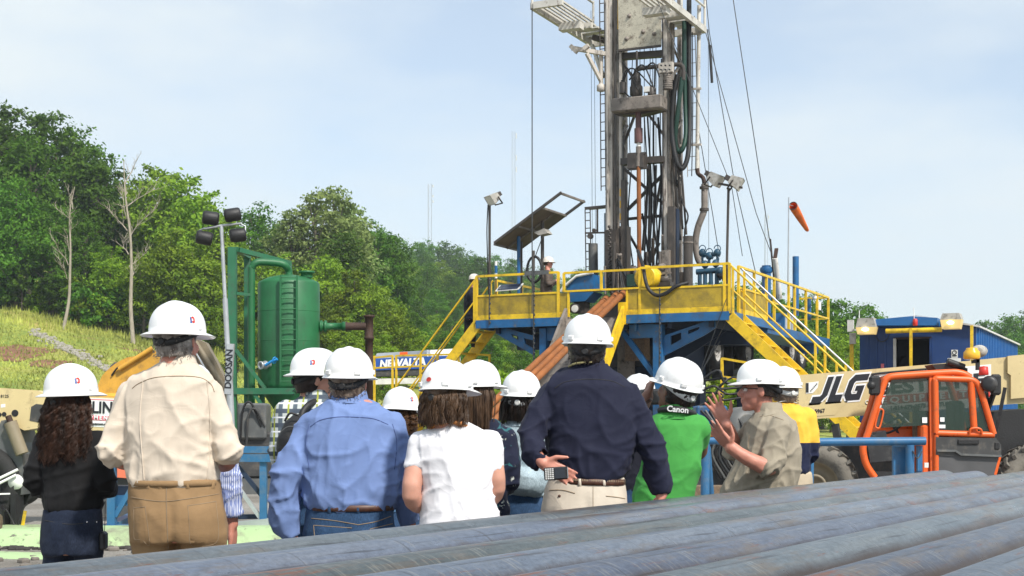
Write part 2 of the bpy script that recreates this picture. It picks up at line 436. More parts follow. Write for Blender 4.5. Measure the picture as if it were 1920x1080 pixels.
def leaves(lobes, n, size, rn, droop=.3):
    vs = []; fs = []
    vol = [a * b * c for (_, (a, b, c)) in lobes]; tot = sum(v ** (2 / 3) for v in vol)
    for (c, r), v in zip(lobes, vol):
        c = np.array(c); r = np.array(r)
        k = int(n * v ** (2 / 3) / tot)
        # secondary twig clusters on each lobe, leaves around them
        nc = max(5, k // 26)
        d = rn.normal(size=(nc, 3)); d /= np.linalg.norm(d, axis=1)[:, None]
        cc = c + d * r * (rn.uniform(.55, 1.05, size=(nc, 1)) ** .6)
        cs = np.cbrt(v) * rn.uniform(.16, .34, size=nc)
        for i in range(nc):
            m = max(6, int(k / nc * rn.uniform(.5, 1.5)))
            q = rn.normal(size=(m, 3)) * np.array([1, 1, .6]) * cs[i]
            p = cc[i] + q
            nor = d[i] * .7 + rn.normal(size=(m, 3)) * .55 + np.array([0, 0, .35]); nor /= np.linalg.norm(nor, axis=1)[:, None]
            t = np.cross(nor, rn.normal(size=(m, 3))); t /= np.linalg.norm(t, axis=1)[:, None]; u = np.cross(nor, t)
            s = size * rn.uniform(.6, 1.3, size=(m, 1))
            a = p + t * s; b = p + u * s * .55; e = p - t * s; g_ = p - u * s * .55
            o = len(vs)
            q = np.stack([a, b, e, g_], 1).reshape(-1, 3); vs += q.tolist()
            fs += [(o + 4 * j, o + 4 * j + 1, o + 4 * j + 2, o + 4 * j + 3) for j in range(m)]
    return vs, fs
def tree_proto(seed, H, W, lmat, n=9500, size=.205, low=.22, nl=15, open_=.0):
    rn = np.random.RandomState(seed); rd = random.Random(seed)
    lobes = []; tips = []
    for i in range(nl):
        t = (i + .5) / nl; z = H * (low + (1 - low) * t * .93); prof = math.sin(math.pi * min(1, (t * .80 + .19))) ** .7
        a = i * 2.4 + rd.uniform(-.4, .4); rr = W * prof * rd.uniform(.30, .72) * (1 - open_ * .2)
        r = W * rd.uniform(.26, .42) * (.75 + .35 * prof)
        lobes.append(((rr * math.cos(a), rr * math.sin(a), z), (r, r, r * rd.uniform(.55, .8))))
        tips.append(Vector((rr * math.cos(a), rr * math.sin(a), z)))
    lobes.append(((0, 0, H * .62), (W * .5, W * .5, H * .26)))
    vs, fs = leaves(lobes, n, size, rn)
    cm = MB().add(vs, fs).mesh_fast('crown', lmat)
    tb = MB(); R_ = H * .017
    tb.tube([Vector((0, 0, -.4)), Vector((.05, 0, H * .3)), Vector((-.1, .1, H * .6)), Vector((0, 0, H * .88))], [R_ * 1.3, R_, R_ * .65, R_ * .15], 8)
    for p in tips:
        b0 = Vector((0, 0, max(H * .15, p.z - H * .16)))
        tb.tube([b0, b0.lerp(p, .5) + Vector((0, 0, -.1)), p], [R_ * .42, R_ * .28, R_ * .08], 5)
    tm = tb.mesh('trunk'); tm.materials.append(M['bark'])
    return cm, tm, H
def mesh_fast(s, name, mat):
    me = bpy.data.meshes.new(name); me.from_pydata(s.v, [], s.f); me.materials.append(mat); return me
MB.mesh_fast = mesh_fast
PROTO = [tree_proto(11, 16, 5.2, LEAF[0]), tree_proto(23, 17, 4.6, LEAF[0], nl=18), tree_proto(35, 14, 5.0, LEAF[1], low=.12),
         tree_proto(47, 13, 4.2, LEAF[1], low=.06, n=8500), tree_proto(59, 18, 4.4, LEAF[2], low=.38, n=7000, open_=.6), tree_proto(71, 15, 5.4, LEAF[0], low=.1)]
BUSH = [tree_proto(81, 4.2, 2.3, LEAF[1], n=2600, size=.17, low=.05, nl=9), tree_proto(83, 3.6, 2.4, LEAF[0], n=2600, size=.17, low=.05, nl=9)]
def plant(proto, X, Y, scale, label, cat, name, group, rz=None, z=None):
    rz = random.random() * 6.28 if rz is None else rz
    t = thing(name, label, cat, (X, Y, hill(X, Y) if z is None else z), group); t.rotation_euler.z = rz
    t.scale = (scale * random.uniform(.9, 1.1), scale * random.uniform(.9, 1.1), scale)
    for nm, me in (('crown', proto[0]), ('trunk', proto[1])):
        o = bpy.data.objects.new(nm, me); COL.objects.link(o); o.parent = t
    return t
ORD = 'first second third fourth fifth sixth seventh eighth ninth tenth eleventh twelfth thirteenth fourteenth fifteenth sixteenth seventeenth eighteenth nineteenth twentieth'.split()
def rank(objs, phrase):
    """own label for each: its place counted from the left"""
    for k, o in enumerate(sorted(objs, key=lambda q: q.location.x / q.location.y)): o['label'] = phrase % ORD[k]
def tree_at(px, py_top, Y, pi, label, group, jit=0):
    """a tree whose top shows at pixel (px, py_top) when it stands on the slope at distance Y"""
    X = (px - 960) / F * Y; zt = CAMH + (HOR - py_top) / F * Y; h = max(4, zt - hill(X, Y))
    return plant(PROTO[pi], X, Y, h / (PROTO[pi][2] * 1.0), label, 'tree', 'broadleaf_tree', group)
# skyline of the near wood, left to right: (px, top row, distance, kind)
NEAR = [(-60, 175, 122, 0), (12, 192, 118, 0), (58, 240, 114, 1), (105, 212, 120, 0), (150, 232, 122, 5), (182, 285, 118, 1), (30, 330, 108, 5),
        (95, 380, 108, 0), (160, 400, 109, 1), (215, 345, 124, 5), (258, 335, 128, 0), (300, 300, 118, 2), (340, 322, 116, 2), (378, 352, 112, 2), (320, 420, 104, 3), (205, 455, 106, 3),
        (372, 440, 103, 3), (270, 470, 105, 2), (-20, 300, 112, 5), (408, 405, 110, 3)]
ZN = {}
for (px, py, Y, k) in NEAR:
    side = ('tall dark green tree in the wood at the far left' if px < 190 else 'sunlit yellow green tree in the wood behind the tan shirted man')
    ZN.setdefault(('a' if px < 190 else 'b') + ('1' if Y > 111 else '2'), []).append(tree_at(px, py, Y, k, side, 'trees of the left wood' if px < 190 else 'sunlit trees at the edge of the left wood'))
rank(ZN['a1'], '%s tall dark tree from the left edge on the skyline of the left wood'); rank(ZN['a2'], '%s lower dark tree from the left edge, at the front of the left wood')
rank(ZN['b1'], '%s sunlit tree from the left on the skyline, right of the dead tree'); rank(ZN['b2'], '%s sunlit lower tree from the left, at the wood edge above the grass')
MID = [(440, 430, 128, 1), (480, 378, 132, 1), (510, 425, 128, 0), (545, 385, 112, 4), (590, 352, 112, 4), (628, 342, 114, 4), (662, 375, 118, 4), (705, 412, 122, 1), (738, 440, 124, 0),
       (460, 500, 106, 3), (520, 470, 106, 2), (610, 470, 104, 2), (665, 500, 98, 3), (700, 520, 96, 2), (735, 560, 92, 3), (560, 500, 104, 0), (650, 590, 88, 3), (720, 625, 84, 3), (600, 560, 96, 2), (640, 430, 110, 5), (500, 590, 98, 3), (445, 560, 96, 3)]
ZN = {}
for (px, py, Y, k) in MID:
    ZN.setdefault('p' if k == 4 else 's' if Y > 107 else 'f', []).append(tree_at(px, py, Y, k, 'x', 'pale trees behind the tank' if k == 4 else 'trees behind the green tank'))
rank(ZN['p'], '%s pale feathery tree from the left, rising behind the green tank'); rank(ZN['s'], '%s dark tree from the left on the skyline behind the green tank'); rank(ZN['f'], '%s lower leafy tree from the left, in front of the wood behind the tank')
rnd2 = random.Random(5)
def sky_y(px):
    pts = [(700, 432), (760, 440), (800, 448), (850, 455), (905, 466), (930, 480), (1000, 490), (1060, 500), (1110, 503), (1200, 515), (1300, 520), (1400, 525), (1500, 540), (1560, 548), (1600, 556), (1640, 568), (1672, 585)]
    for (a, b), (c, d) in zip(pts, pts[1:]):
        if px <= c: return b + (d - b) * (px - a) / (c - a)
    return pts[-1][1]
ZR = []
for i in range(16):
    px = 690 + i * 29 + rnd2.uniform(-9, 9)
    ZR.append(tree_at(px, sky_y(px) + rnd2.uniform(-3, 10), rnd2.uniform(285, 330), (0, 1, 5)[i % 3], 'x', 'trees on the far hill'))
rank(ZR, '%s hazy tree from the left along the far hill ridge')
for row, (Y, dy) in enumerate(((250, 22), (215, 50), (180, 90), (155, 135))):
    for i in range(13 - row):
        px = 745 + i * (380 / (13 - row)) + rnd2.uniform(-12, 12)
        tree_at(px, sky_y(px) + dy + rnd2.uniform(-10, 12), Y + rnd2.uniform(-10, 10), (0, 1, 5, 0, 2)[(i * 3 + row) % 5], 'dark green tree part way down the far wooded hill', 'trees on the far hill slope')
for i in range(9):
    px = 1110 + i * 40 + rnd2.uniform(-10, 10)
    tree_at(px, sky_y(px) + rnd2.uniform(0, 16), rnd2.uniform(160, 200), (0, 5, 1)[i % 3], 'dark green tree glimpsed behind the rig floor', 'trees behind the rig floor')
ZR = []
for (px, py, Y, k) in [(1460, 545, 120, 0), (1500, 552, 105, 5), (1540, 548, 110, 1), (1575, 560, 105, 0), (1612, 566, 108, 5), (1648, 590, 110, 0), (1560, 600, 92, 2), (1520, 610, 90, 2), (1600, 610, 94, 5), (1590, 640, 80, 3), (1470, 600, 92, 3), (1430, 590, 95, 0)]:
    ZR.append(tree_at(px, py, Y, k, 'x', 'trees right of the rig'))
rank(ZR, '%s dark tree from the left between the rig railing and the blue cabin'); ZR = []
for (px, py, Y, k) in [(1850, 600, 190, 0), (1885, 588, 185, 5), (1915, 582, 190, 1), (1955, 590, 190, 0), (1900, 620, 170, 5), (1860, 630, 172, 1)]:
    ZR.append(tree_at(px, py, Y, k, 'x', 'trees at the right edge'))
rank(ZR, '%s dark tree from the left beyond the blue cabin at the right edge'); ZR = []
for row, (Y, y0) in enumerate(((132, 600), (112, 628), (96, 655))):
    for i in range(9):
        px = 762 + i * 37 + rnd2.uniform(-12, 12); tree_at(px, y0 + rnd2.uniform(-14, 14), Y + rnd2.uniform(-6, 6), (0, 5, 1, 3)[(i + row) % 4], 'dark leafy tree at the foot of the far wooded hill', 'trees at the foot of the far hill')
# undergrowth
for i in range(19):
    px = -30 + i * 25 + rnd2.uniform(-8, 8); Y = 107 + rnd2.uniform(-1.5, 2.5)
    X = (px - 960) / F * Y
    ZR.append(plant(BUSH[i % 2], X, Y, rnd2.uniform(.55, 1.15), 'x', 'bush', 'leafy_bush', 'bushes at the foot of the wood'))
rank(ZR, '%s low bush from the left along the foot of the left wood'); ZR = []
for (px, py, Y) in [(905, 700, 52), (935, 690, 50), (965, 692, 54), (990, 700, 52), (1010, 700, 56), (960, 712, 46), (1040, 690, 50), (1310, 715, 46), (1350, 700, 50), (1390, 705, 48), (1330, 740, 44), (880, 712, 68), (850, 722, 68), (1430, 690, 52), (690, 715, 70), (660, 700, 70)]:
    X = (px - 960) / F * Y; zt = CAMH + (HOR - py) / F * Y; z0 = hill(X, Y) if Y > 44.5 else 0
    ZR.append(plant(BUSH[0], X, Y, max(.4, (zt - z0) / 4.2), 'x', 'bush', 'leafy_bush', 'bushes behind the rig', z=z0))
rank(ZR, '%s light green weedy bush from the left behind the rig legs')

# bare dead trees
def dead_tree(base, top, Y, seed, label, limbs, spread=1.0):
    rd = random.Random(seed); b = P(*base, Y); b.z = hill(b.x, b.y) - .1; t_ = P(*top, Y); H = t_.z - b.z
    t = thing('dead_tree', label, 'tree', b, 'bare dead trees on the slope'); tr = MB(); br = MB()
    pts = [b.lerp(t_, k / 5) + Vector((rd.gauss(0, .14), rd.gauss(0, .14), 0)) * (1 if 0 < k < 5 else 0) for k in range(6)]
    tr.tube(spline(pts, 3), [H * .012 * (1 - .9 * (i / 15)) + .012 for i in range(16)], 8)
    tr.build('trunk', M['deadwood'], t)
    def grow(p, d, L, r, lev, m):
        q = [p]; dd = d.copy()
        for k in range(4):
            dd = (dd + Vector((rd.gauss(0, .22), rd.gauss(0, .22), rd.gauss(.10, .16)))).normalized(); q.append(q[-1] + dd * L / 4)
        m.tube(q, [r * (1 - .8 * k / 4) for k in range(5)], 5)
        if lev > 0:
            for k in range(1, 5):
                for _ in range(2 if lev > 1 else 1):
                    grow(q[k], (dd + Vector((rd.gauss(0, .7), rd.gauss(0, .7), rd.uniform(0, .6)))).normalized(), L * rd.uniform(.3, .55), r * .5, lev - 1, m)
    for i in range(limbs):
        f = .36 + .58 * i / limbs; p = b.lerp(t_, f); a = rd.random() * 6.28; m = MB()
        grow(p, Vector((math.cos(a) * spread, math.sin(a) * spread, .9)).normalized(), H * rd.uniform(.12, .22), H * .0038, 2, m); m.build('limb', M['deadwood'], t)
    return t
dead_tree((250, 597), (232, 300), 101.5, 4, 'tall bleached dead tree with bare forked limbs standing in the slope edge', 9)
dead_tree((118, 580), (140, 350), 102.5, 9, 'slender pale dead tree with thin upright twigs at the wood edge', 6, .4)

# ================================================================== drilling rig
UD = Vector((-.9, .436, 0)); VD = Vector((.436, .9, 0)); ZD = Vector((0, 0, 1))
RIG = thing('drilling_rig', 'tall drilling rig with weathered mast above a blue and yellow work floor', 'drilling rig', rig(3.2, 2.5, 0))
WF = 6.5; ZD0, ZTOE, ZMID, ZTOP = 3.94, 4.06, 4.54, 5.03
def part(name, mat, fn, parent=None, label=None):
    m = MB(); fn(m); return m.build(name, M[mat], parent or RIG, label)
def pt(name, mat, a, b, r, n=8, parent=None):      # straight tube part
    return MB().tube([a, b], r, n).build(name, M[mat], parent or RIG)
def pb(name, mat, a, b, w, h=None, up=(0, 0, 1), parent=None):
    return MB().beam(a, b, w, h, up).build(name, M[mat], parent or RIG)
def uof(px, v=0):
    p = RV(px, 500, v); return -(p.x - R0X) * .9 + (p.y - R0Y) * .436
def vof(px, u=0):
    p = RU(px, 500, u); return (p.x - R0X) * .436 + (p.y - R0Y) * .9

# floor and edge beams
uG0, uG1 = uof(1176), uof(1060)          # V-door gap
part('floor_deck', 'steel_dark', lambda m: (m.prism([rig(0.05, .05, 3.84), rig(uG0, .05, 3.84), rig(uG0, 4.2, 3.84), rig(.05, 4.2, 3.84)], (0, 0, .09)),
                                            m.prism([rig(uG1, .05, 3.84), rig(WF - .05, .05, 3.84), rig(WF - .05, 4.2, 3.84), rig(uG1, 4.2, 3.84)], (0, 0, .09)),
                                            m.prism([rig(uG0 + .005, .7, 3.84), rig(uG1 - .005, .7, 3.84), rig(uG1 - .005, 4.2, 3.84), rig(uG0 + .005, 4.2, 3.84)], (0, 0, .09))))
for a, b in ((0, uG0), (uG1, WF)):
    pb('edge_beam', 'blue', rig(a, 0, 3.835), rig(b, 0, 3.835), .12, .2)
pb('edge_beam', 'blue', rig(WF, .07, 3.835), rig(WF, 4.2, 3.835), .12, .2)
pb('edge_beam', 'blue', rig(0, .07, 3.835), rig(0, 4.2, 3.835), .12, .2)
for a in (.5, 1.5, 2.6, 3.9, 5, 6):
    pb('floor_joist', 'navy', rig(a, .15, 3.72), rig(a, 4.1, 3.72), .1, .22)
pb('floor_beam', 'navy', rig(0.1, 2.2, 3.5), rig(6.4, 2.2, 3.5), .2, .4)

# guard rail round the floor
def rail_run(name, pts_uv, posts, top=ZTOP, mid=ZMID, toe=True, panel=True, lo=ZD0, r=.026, parent=None):
    e = MB(); rt = MB()
    a, b = pts_uv
    top_o = MB().beam(rig(*a, top), rig(*b, top), .055).build(name, M['yellow'], parent or RIG)
    MB().beam(rig(*a, mid), rig(*b, mid), .045).build('mid_rail', M['yellow'], top_o)
    if toe: MB().beam(rig(*a, (lo + ZTOE) / 2), rig(*b, (lo + ZTOE) / 2), .03, ZTOE - lo).build('toe_board', M['yellow'], top_o)
    if panel: MB().beam(rig(*a, (ZTOE + mid) / 2 - .01) , rig(*b, (ZTOE + mid) / 2 - .01), .012, mid - ZTOE - .03).build('mesh_panel', M['yellow_panel'], top_o)
    for p in posts:
        MB().beam(rig(*p, lo - .05), rig(*p, top + .01), .06, .06, up=VD).build('post', M['yellow'], top_o)
    return top_o
rail_run('guard_rail', ((uof(1047), 0), (WF, 0)), [(WF, 0), (uof(1047), 0)])
rail_run('guard_rail', ((0, 0), (uof(1201), 0)), [(0.0, 0), (.12, 0), (uof(1200), 0)])
# small panels beside the V-door and the removable gate rail across it
pb('mid_rail', 'yellow', rig(uof(1058), -.02, 4.56), rig(uof(1199), -.02, 4.56), .045)
pb('gate_rail', 'yellow', rig(uof(1058), -.02, 5.0), rig(uof(1199), -.02, 5.0), .05)
for px in (1058, 1128): pb('gate_post', 'yellow', rig(uof(px), -.02, 4.55), rig(uof(px), -.02, 5.0), .055, up=VD)
for a, b in ((1176, 1199), (1047, 1066)):
    pb('mesh_panel', 'yellow_panel', rig(uof(a), .0, 4.29), rig(uof(b), .0, 4.29), .012, .46)
    pb('toe_board', 'yellow', rig(uof(a), 0, 4.0), rig(uof(b), 0, 4.0), .03, .12)
for px in (1176, 1066): pb('post', 'yellow', rig(uof(px), 0, 3.94), rig(uof(px), 0, 4.56), .05, up=VD)
rail_run('guard_rail', ((WF, 1.1), (WF, 4.2)), [(WF, 1.1), (WF, 2.6), (WF, 4.15)], panel=False)
vs_ = [vof(x) for x in (1384.6, 1414, 1437, 1451.5, 1478.7, 1490, 1511, 1532, 1553)]
rail_run('guard_rail', ((0, vs_[0]), (0, vs_[2])), [(0, v) for v in vs_[:3]])
rail_run('guard_rail', ((0, vs_[2]), (0, vs_[-1])), [(0, v) for v in vs_[3:]], toe=False, panel=False, mid=4.42, lo=3.7)
rail_run('guard_rail', ((0.05, vs_[-1]), (1.0, vs_[-1])), [(1.0, vs_[-1])], toe=False, panel=False, mid=4.42, lo=3.7)
part('grey_board', 'grey', lambda m: m.beam(RV(984, 513, -.04), RV(1029, 510, -.04), .03, .10))
part('walkway_deck', 'blue', lambda m: m.prism([rig(-.03, vs_[2], 3.62), rig(1.1, vs_[2], 3.62), rig(1.1, vs_[-1] + .05, 3.62), rig(-.03, vs_[-1] + .05, 3.62)], (0, 0, .22)))

# legs, headers, brackets with cut-outs
def bracket(pts, holes, v, th=.06):
    """plate with openings: outline and holes as pixels on plane v"""
    bm = bmesh.new(); out = MB()
    n3 = VD * th
    O = [RV(*p, v) for p in pts]; Hs = [[RV(*p, v) for p in h] for h in holes]
    from mathutils.geometry import tessellate_polygon
    loops = [O] + Hs; flat = [p for lp in loops for p in lp]
    to2 = lambda p: Vector((p.dot(UD), p.z, 0))
    tris = tessellate_polygon([[to2(p) for p in lp] for lp in loops])
    k = len(flat); fs = []
    for t in tris: fs += [tuple(t), tuple(i + k for i in reversed(t))]
    o = 0
    for lp in loops:
        m_ = len(lp)
        fs += [(o + i, o + (i + 1) % m_, k + o + (i + 1) % m_, k + o + i) for i in range(m_)]; o += m_
    out.add(flat + [p + n3 for p in flat], fs); return out
Z6 = lambda x, y: (860 + x / 3.374, 440 + y / 3.374)
def q6(*a): return [Z6(*p) for p in a]
bracket(q6((1295, 640), (1620, 528), (1625, 590), (1560, 632), (1295, 768)), [q6((1340, 640), (1408, 618), (1408, 662), (1340, 700)), q6((1450, 605), (1525, 580), (1518, 600), (1452, 630))], .25).build('gusset_bracket', M['blue'], RIG)
bracket(q6((228, 572), (478, 640), (478, 765), (235, 625)), [q6((330, 628), (378, 642), (378, 668), (340, 648)), q6((412, 655), (470, 668), (470, 718), (420, 690))], .25).build('gusset_bracket', M['blue'], RIG)
bracket(q6((1640, 560), (1700, 540), (1705, 600), (1300, 860), (1300, 770)), [], 1.9).build('gusset_bracket', M['navy'], RIG)
for (x0, x1) in ((1223, 1240), (1010, 1022)):
    u0, u1 = uof(x0, .1), uof(x1, .1)
    part('support_leg', 'blue', lambda m: m.box(rig((u0 + u1) / 2, .25, 1.85), (abs(u0 - u1), .22, 3.7), Matrix((UD, VD, ZD)).transposed()))
    part('foot_plate', 'blue', lambda m: m.box(rig((u0 + u1) / 2, .25, .06), (.7, .7, .12), Matrix((UD, VD, ZD)).transposed()))
for (x0, x1) in ((1177, 1223), (1022, 1050)):
    a, b = uof(x0, .1), uof(x1, .1)
    part('header_box', 'blue', lambda m: m.box(rig((a + b) / 2, .28, 3.56), (abs(a - b), .18, .32), Matrix((UD, VD, ZD)).transposed()))
pb('header_rib', 'blue', RV(1192, 594, .15), RV(1192, 620, .15), .05, .05, up=VD)
pb('diagonal_brace', 'blue', RV(1168, 622, .3), RV(1226, 702, .3), .12, .12, up=VD)
pb('diagonal_brace', 'blue', RV(1060, 640, .3), RV(1016, 720, .3), .12, .12, up=VD)
for u in (2.0, 4.6):
    for v in (3.6, 7.8): part('support_leg', 'navy', lambda m: m.box(rig(u, v, 1.2), (.3, .3, 2.4), Matrix((UD, VD, ZD)).transposed()))
    pb('base_skid', 'navy', rig(u, 0, .17), rig(u, 9.4, .17), .3, .3)
# vehicle carrier frame below and behind the floor
part('carrier_frame', 'charcoal', lambda m: m.box(rig(3.2, 6.0, 3.05), (1.5, 8.4, .5), Matrix((UD, VD, ZD)).transposed()))
part('substructure_housing', 'navy', lambda m: m.box(rig(3.3, 3.2, 2.55), (2.6, 2.4, 1.7), Matrix((UD, VD, ZD)).transposed()))
part('cellar_box', 'steel_dark', lambda m: m.box(rig(3.2, 2.6, .9), (2.2, 1.8, 1.6), Matrix((UD, VD, ZD)).transposed()))
part('blowout_preventer', 'steel_mid', lambda m: (m.lathe(rig(3.15, 1.6, .1), [(.3, 0), (.3, .4), (.5, .45), (.5, .6), (.26, .7), (.26, 1.1), (.48, 1.15), (.48, 1.4), (.22, 1.5), (.22, 3.7)], 18)))
part('pallet_crate', 'wood', lambda m: m.box(RV(1195, 655, 1.2), (.5, .4, .55), Matrix((UD, VD, ZD)).transposed()))
def wheel(c, r, w, ax, tm, rm, parent, name='wheel', lug=0, rimr=.58):
    c = Vector(c); ax = Vector(ax).normalized()
    t = MB().lathe(c, [(r * rimr, -w / 2 + .02), (r * .90, -w / 2), (r * .98, -w * .36), (r, -w * .2), (r, w * .2), (r * .98, w * .36), (r * .90, w / 2), (r * rimr, w / 2 - .02), (r * rimr, -w / 2 + .02)], 36, ax, caps=False)
    o = t.build(name, tm, parent)
    if lug:
        a = Vector((0, 0, 1)); x = a.cross(ax).normalized()
        for s in (-1, 1):
            lm = MB()
            for k in range(lug):
                an = 2 * math.pi * (k + (.5 if s > 0 else 0)) / lug; d = x * math.cos(an) + a * math.sin(an); tg = ax.cross(d)
                lm.beam(c + d * (r * 1.0) + ax * s * w * .03, c + d * (r * .965) + ax * s * w * .49 + tg * .12, .05, .06, up=d)
            lm.build('tread_lugs', tm, o)
    MB().lathe(c, [(0, w * .16), (r * .2, w * .18), (r * .22, w * .30), (r * .28, w * .30), (r * .3, w * .12), (r * .5, w * .1), (r * .56, w * .38), (r * .60, w * .42), (r * .60, w * .30), (r * .585, -w * .4), (0, -w * .4)], 30, ax).build('rim', rm, o)
    return o
for (px, py, v) in ((1338, 657, vof(1338, 1.9)), (1396, 660, vof(1396, 1.9)), (1478, 657, vof(1478, 1.4)), (1497, 664, vof(1497, 1.2))):
    u_ = 1.9 if px < 1440 else 1.3
    c = RU(px, py, u_)
    for k in range(2): wheel(c + UD * .34 * k, .50, .28, -UD, M['tyred'], M['rimw'], RIG)
for px, u_ in ((1330, 2.0), (1375, 1.9)): part('mud_flap', 'black', lambda m: m.box(RU(px - 20, 690, u_ + .2), (.6, .05, .6), Matrix((UD, VD, ZD)).transposed()))
part('splash_sheet', 'blue2', lambda m: m.box(RU(1514, 645, .3), (.6, .04, .55), Matrix((UD, VD, ZD)).transposed()))
# hanging lines under the floor
for px, y0, y1 in ((1312, 600, 705), (1300, 640, 720)): pt('hanging_hose', 'cable', RV(px + 50, y0, .2), RV(px, y1, .2), .012, 6)

# exhausts and gear on the carrier
pt('exhaust_stack', 'blue', RU(1437, 590, 1.4), RU(1437, 498, 1.4), .13, 12)
part('exhaust_collar', 'blue', lambda m: m.lathe(RU(1437, 512, 1.4), [(.15, 0), (.19, .08), (.17, .16)], 14))
pt('exhaust_stack', 'blue', RU(1492, 592, .5), RU(1492, 481, .5), .09, 12)
pt('exhaust_stack', 'whited', RU(1462, 560, .8), RU(1453, 484, .8), .075, 12)
part('exhaust_flap', 'brownpipe', lambda m: m.beam(RU(1453, 485, .8), RU(1456, 466, .8), .10, .04))
pt('rusty_post', 'brownpipe', RU(1455, 560, 1.2), RU(1444, 448, 1.2), .03, 6)
part('engine_hood', 'navy', lambda m: m.box(rig(2.6, 6.6, 4.0), (2.0, 4.4, .9), Matrix((UD, VD, ZD)).transposed()))
part('radiator_box', 'blue2', lambda m: m.box(rig(.75, vof(1465, .75), 4.05), (.5, 1.2, .7), Matrix((UD, VD, ZD)).transposed()))
for k in range(6): pb('radiator_slat', 'whited', rig(.49, vof(1465, .75) - .5 + k * .2, 3.9), rig(.49, vof(1465, .75) - .5 + k * .2, 4.35), .05, .04, up=VD)
pt('blue_post', 'blue', RU(1517, 600, .3), RU(1517, 560, .3), .06, 8)
part('lamp_globe', 'white', lambda m: m.ell(RU(1527, 558, .05), (.07, .07, .07)))
part('notice_plate', 'white', lambda m: m.box(RU(1537, 574, -.04), (.03, .2, .22), Matrix((UD, VD, ZD)).transposed()))

# stairs
def staircase(u0, v0, sgn, run, drop, w, nsteps, label=None):
    """runs along -sgn*u from the floor edge; v0 is the near side"""
    a = lambda t, v, z: rig(u0 - sgn * t, v, z)
    st = MB()
    near = MB().beam(a(0, v0, ZD0 - .12), a(run, v0, ZD0 - drop - .12), .05, .26).build('staircase', M['yellow'], RIG, label)
    MB().beam(a(0, v0 + w, ZD0 - .12), a(run, v0 + w, ZD0 - drop - .12), .05, .26).build('stringer', M['yellow'], near)
    for k in range(nsteps):
        t = (k + .6) / nsteps
        c = a(run * t, v0 + w / 2, ZD0 - drop * t - .10)
        MB().box(c, (.24, w - .06, .03), Matrix((UD, VD, ZD)).transposed()).build('step', M['yellow'], near)
    for v in (v0, v0 + w):
        for h, r_ in ((1.07, .024), (.55, .02)):
            MB().tube([a(0, v, ZD0 + h), a(run + .15, v, ZD0 - drop * (1 + .15 / run) + h)], r_, 8).build('hand_rail', M['lightgrey'] if (v > v0 and h > 1 and sgn > 0) else M['yellow'], near)
        for t in (.02, .5, .62, .97) if sgn > 0 else (.02, .5, .97):
            MB().beam(a(run * t, v, ZD0 - drop * t - .1), a(run * t, v, ZD0 - drop * t + 1.07), .05, up=VD).build('rail_post', M['yellow'], near)
    for v in (v0, v0 + w):      # landing foot to the ground
        MB().beam(a(run, v, 0), a(run, v, ZD0 - drop + .05), .06, up=VD).build('stair_foot', M['yellow'], near)
    return near
staircase(0, 0, 1, 3.95, 3.72, .9, 14)
staircase(WF, 0, -1, 3.2, 3.72, .9, 14)
part('landing_rail', 'yellow', lambda m: (m.beam(RV(1354, 672, -1.2), RV(1400, 680, -1.2), .05), m.beam(RV(1354, 706, -1.2), RV(1395, 712, -1.2), .045), m.beam(RV(1354, 671, -1.2), RV(1352, 905, -1.2), .055, up=VD), m.beam(RV(1398, 680, -1.2), RV(1396, 905, -1.2), .055, up=VD)))
part('landing_rail', 'yellow', lambda m: (m.beam(RV(885, 664, .9), RV(918, 666, .9), .05), m.beam(RV(918, 664, .9), RV(918, 885, .9), .05, up=VD), m.beam(RV(885, 664, .9), RV(885, 885, .9), .05, up=VD)))

# pipe ramp in front of the V-door
ur0, ur1 = uof(1168), uof(1064)
ramp_o = part('pipe_ramp', 'steel_mid', lambda m: m.prism([rig(ur0, .05, 3.90), rig(ur1, .05, 3.90), rig(ur1, -2.9, .65), rig(ur0, -2.9, .65)], (0, 0, -.06)))
MB().beam(rig(ur0 - .02, .05, 4.05), rig(ur0 - .02, -2.9, .80), .07, .3).build('ramp_side', M['yellow'], ramp_o)
MB().beam(rig(ur1 + .02, .05, 4.05), rig(ur1 + .02, -2.9, .80), .07, .3).build('ramp_side', M['steel_mid'], ramp_o)
for u in (ur0 + .1, ur1 - .1): MB().beam(rig(u, -2.8, .0), rig(u, -2.8, .72), .12, up=VD).build('ramp_leg', M['blue'], ramp_o)
part('ramp_cap', 'yellow', lambda m: m.box(rig(ur0 - .0, .0, 3.98), (.2, .12, .52), Matrix((UD, VD, ZD)).transposed()))

# ------------------------------------------------------------------ mast
MTOP = 16.2
def mleg(name, mat, px, v, w, d=None, y0=520, z1=MTOP, lean=0, ytop=None):
    a = RV(px, y0, v); u = -(a.x - R0X) * .9 + (a.y - R0Y) * .436; z0 = max(3.9, a.z)
    b = rig(u + lean, v, z1) if ytop is None else RV(px + lean, ytop, v)
    return MB().beam(a, b, w, d or w, up=VD).build(name, M[mat], RIG)
mleg('mast_leg', 'steel_old', 1145.5, 2.2, .19, .22, 545, lean=.05)
mleg('guide_rail', 'steel_mid', 1157, 2.3, .10, .16, 545, lean=.05)
mleg('mast_leg', 'steel_old', 1248.5, 2.2, .115, .2, 545)
mleg('guide_rail', 'steel_mid', 1259, 2.5, .11, .16, 545)
mleg('mast_leg', 'steel_mid', 1171, 3.5, .13, .16, 530, lean=.02)
mleg('mast_leg', 'steel_mid', 1275, 3.5, .10, .16, 530)
mleg('raise_cylinder', 'steel_dark', 1170, 2.0, .12, .12, 545, ytop=338)
mleg('mast_base_shoe', 'steel_dark', 1150, 1.9, .30, .3, 545, ytop=432, lean=-2)
mleg('mast_base_shoe', 'steel_dark', 1172, 2.4, .20, .3, 545, ytop=425)
mleg('mast_base_shoe', 'steel_mid', 1251, 1.9, .20, .3, 545, ytop=470)
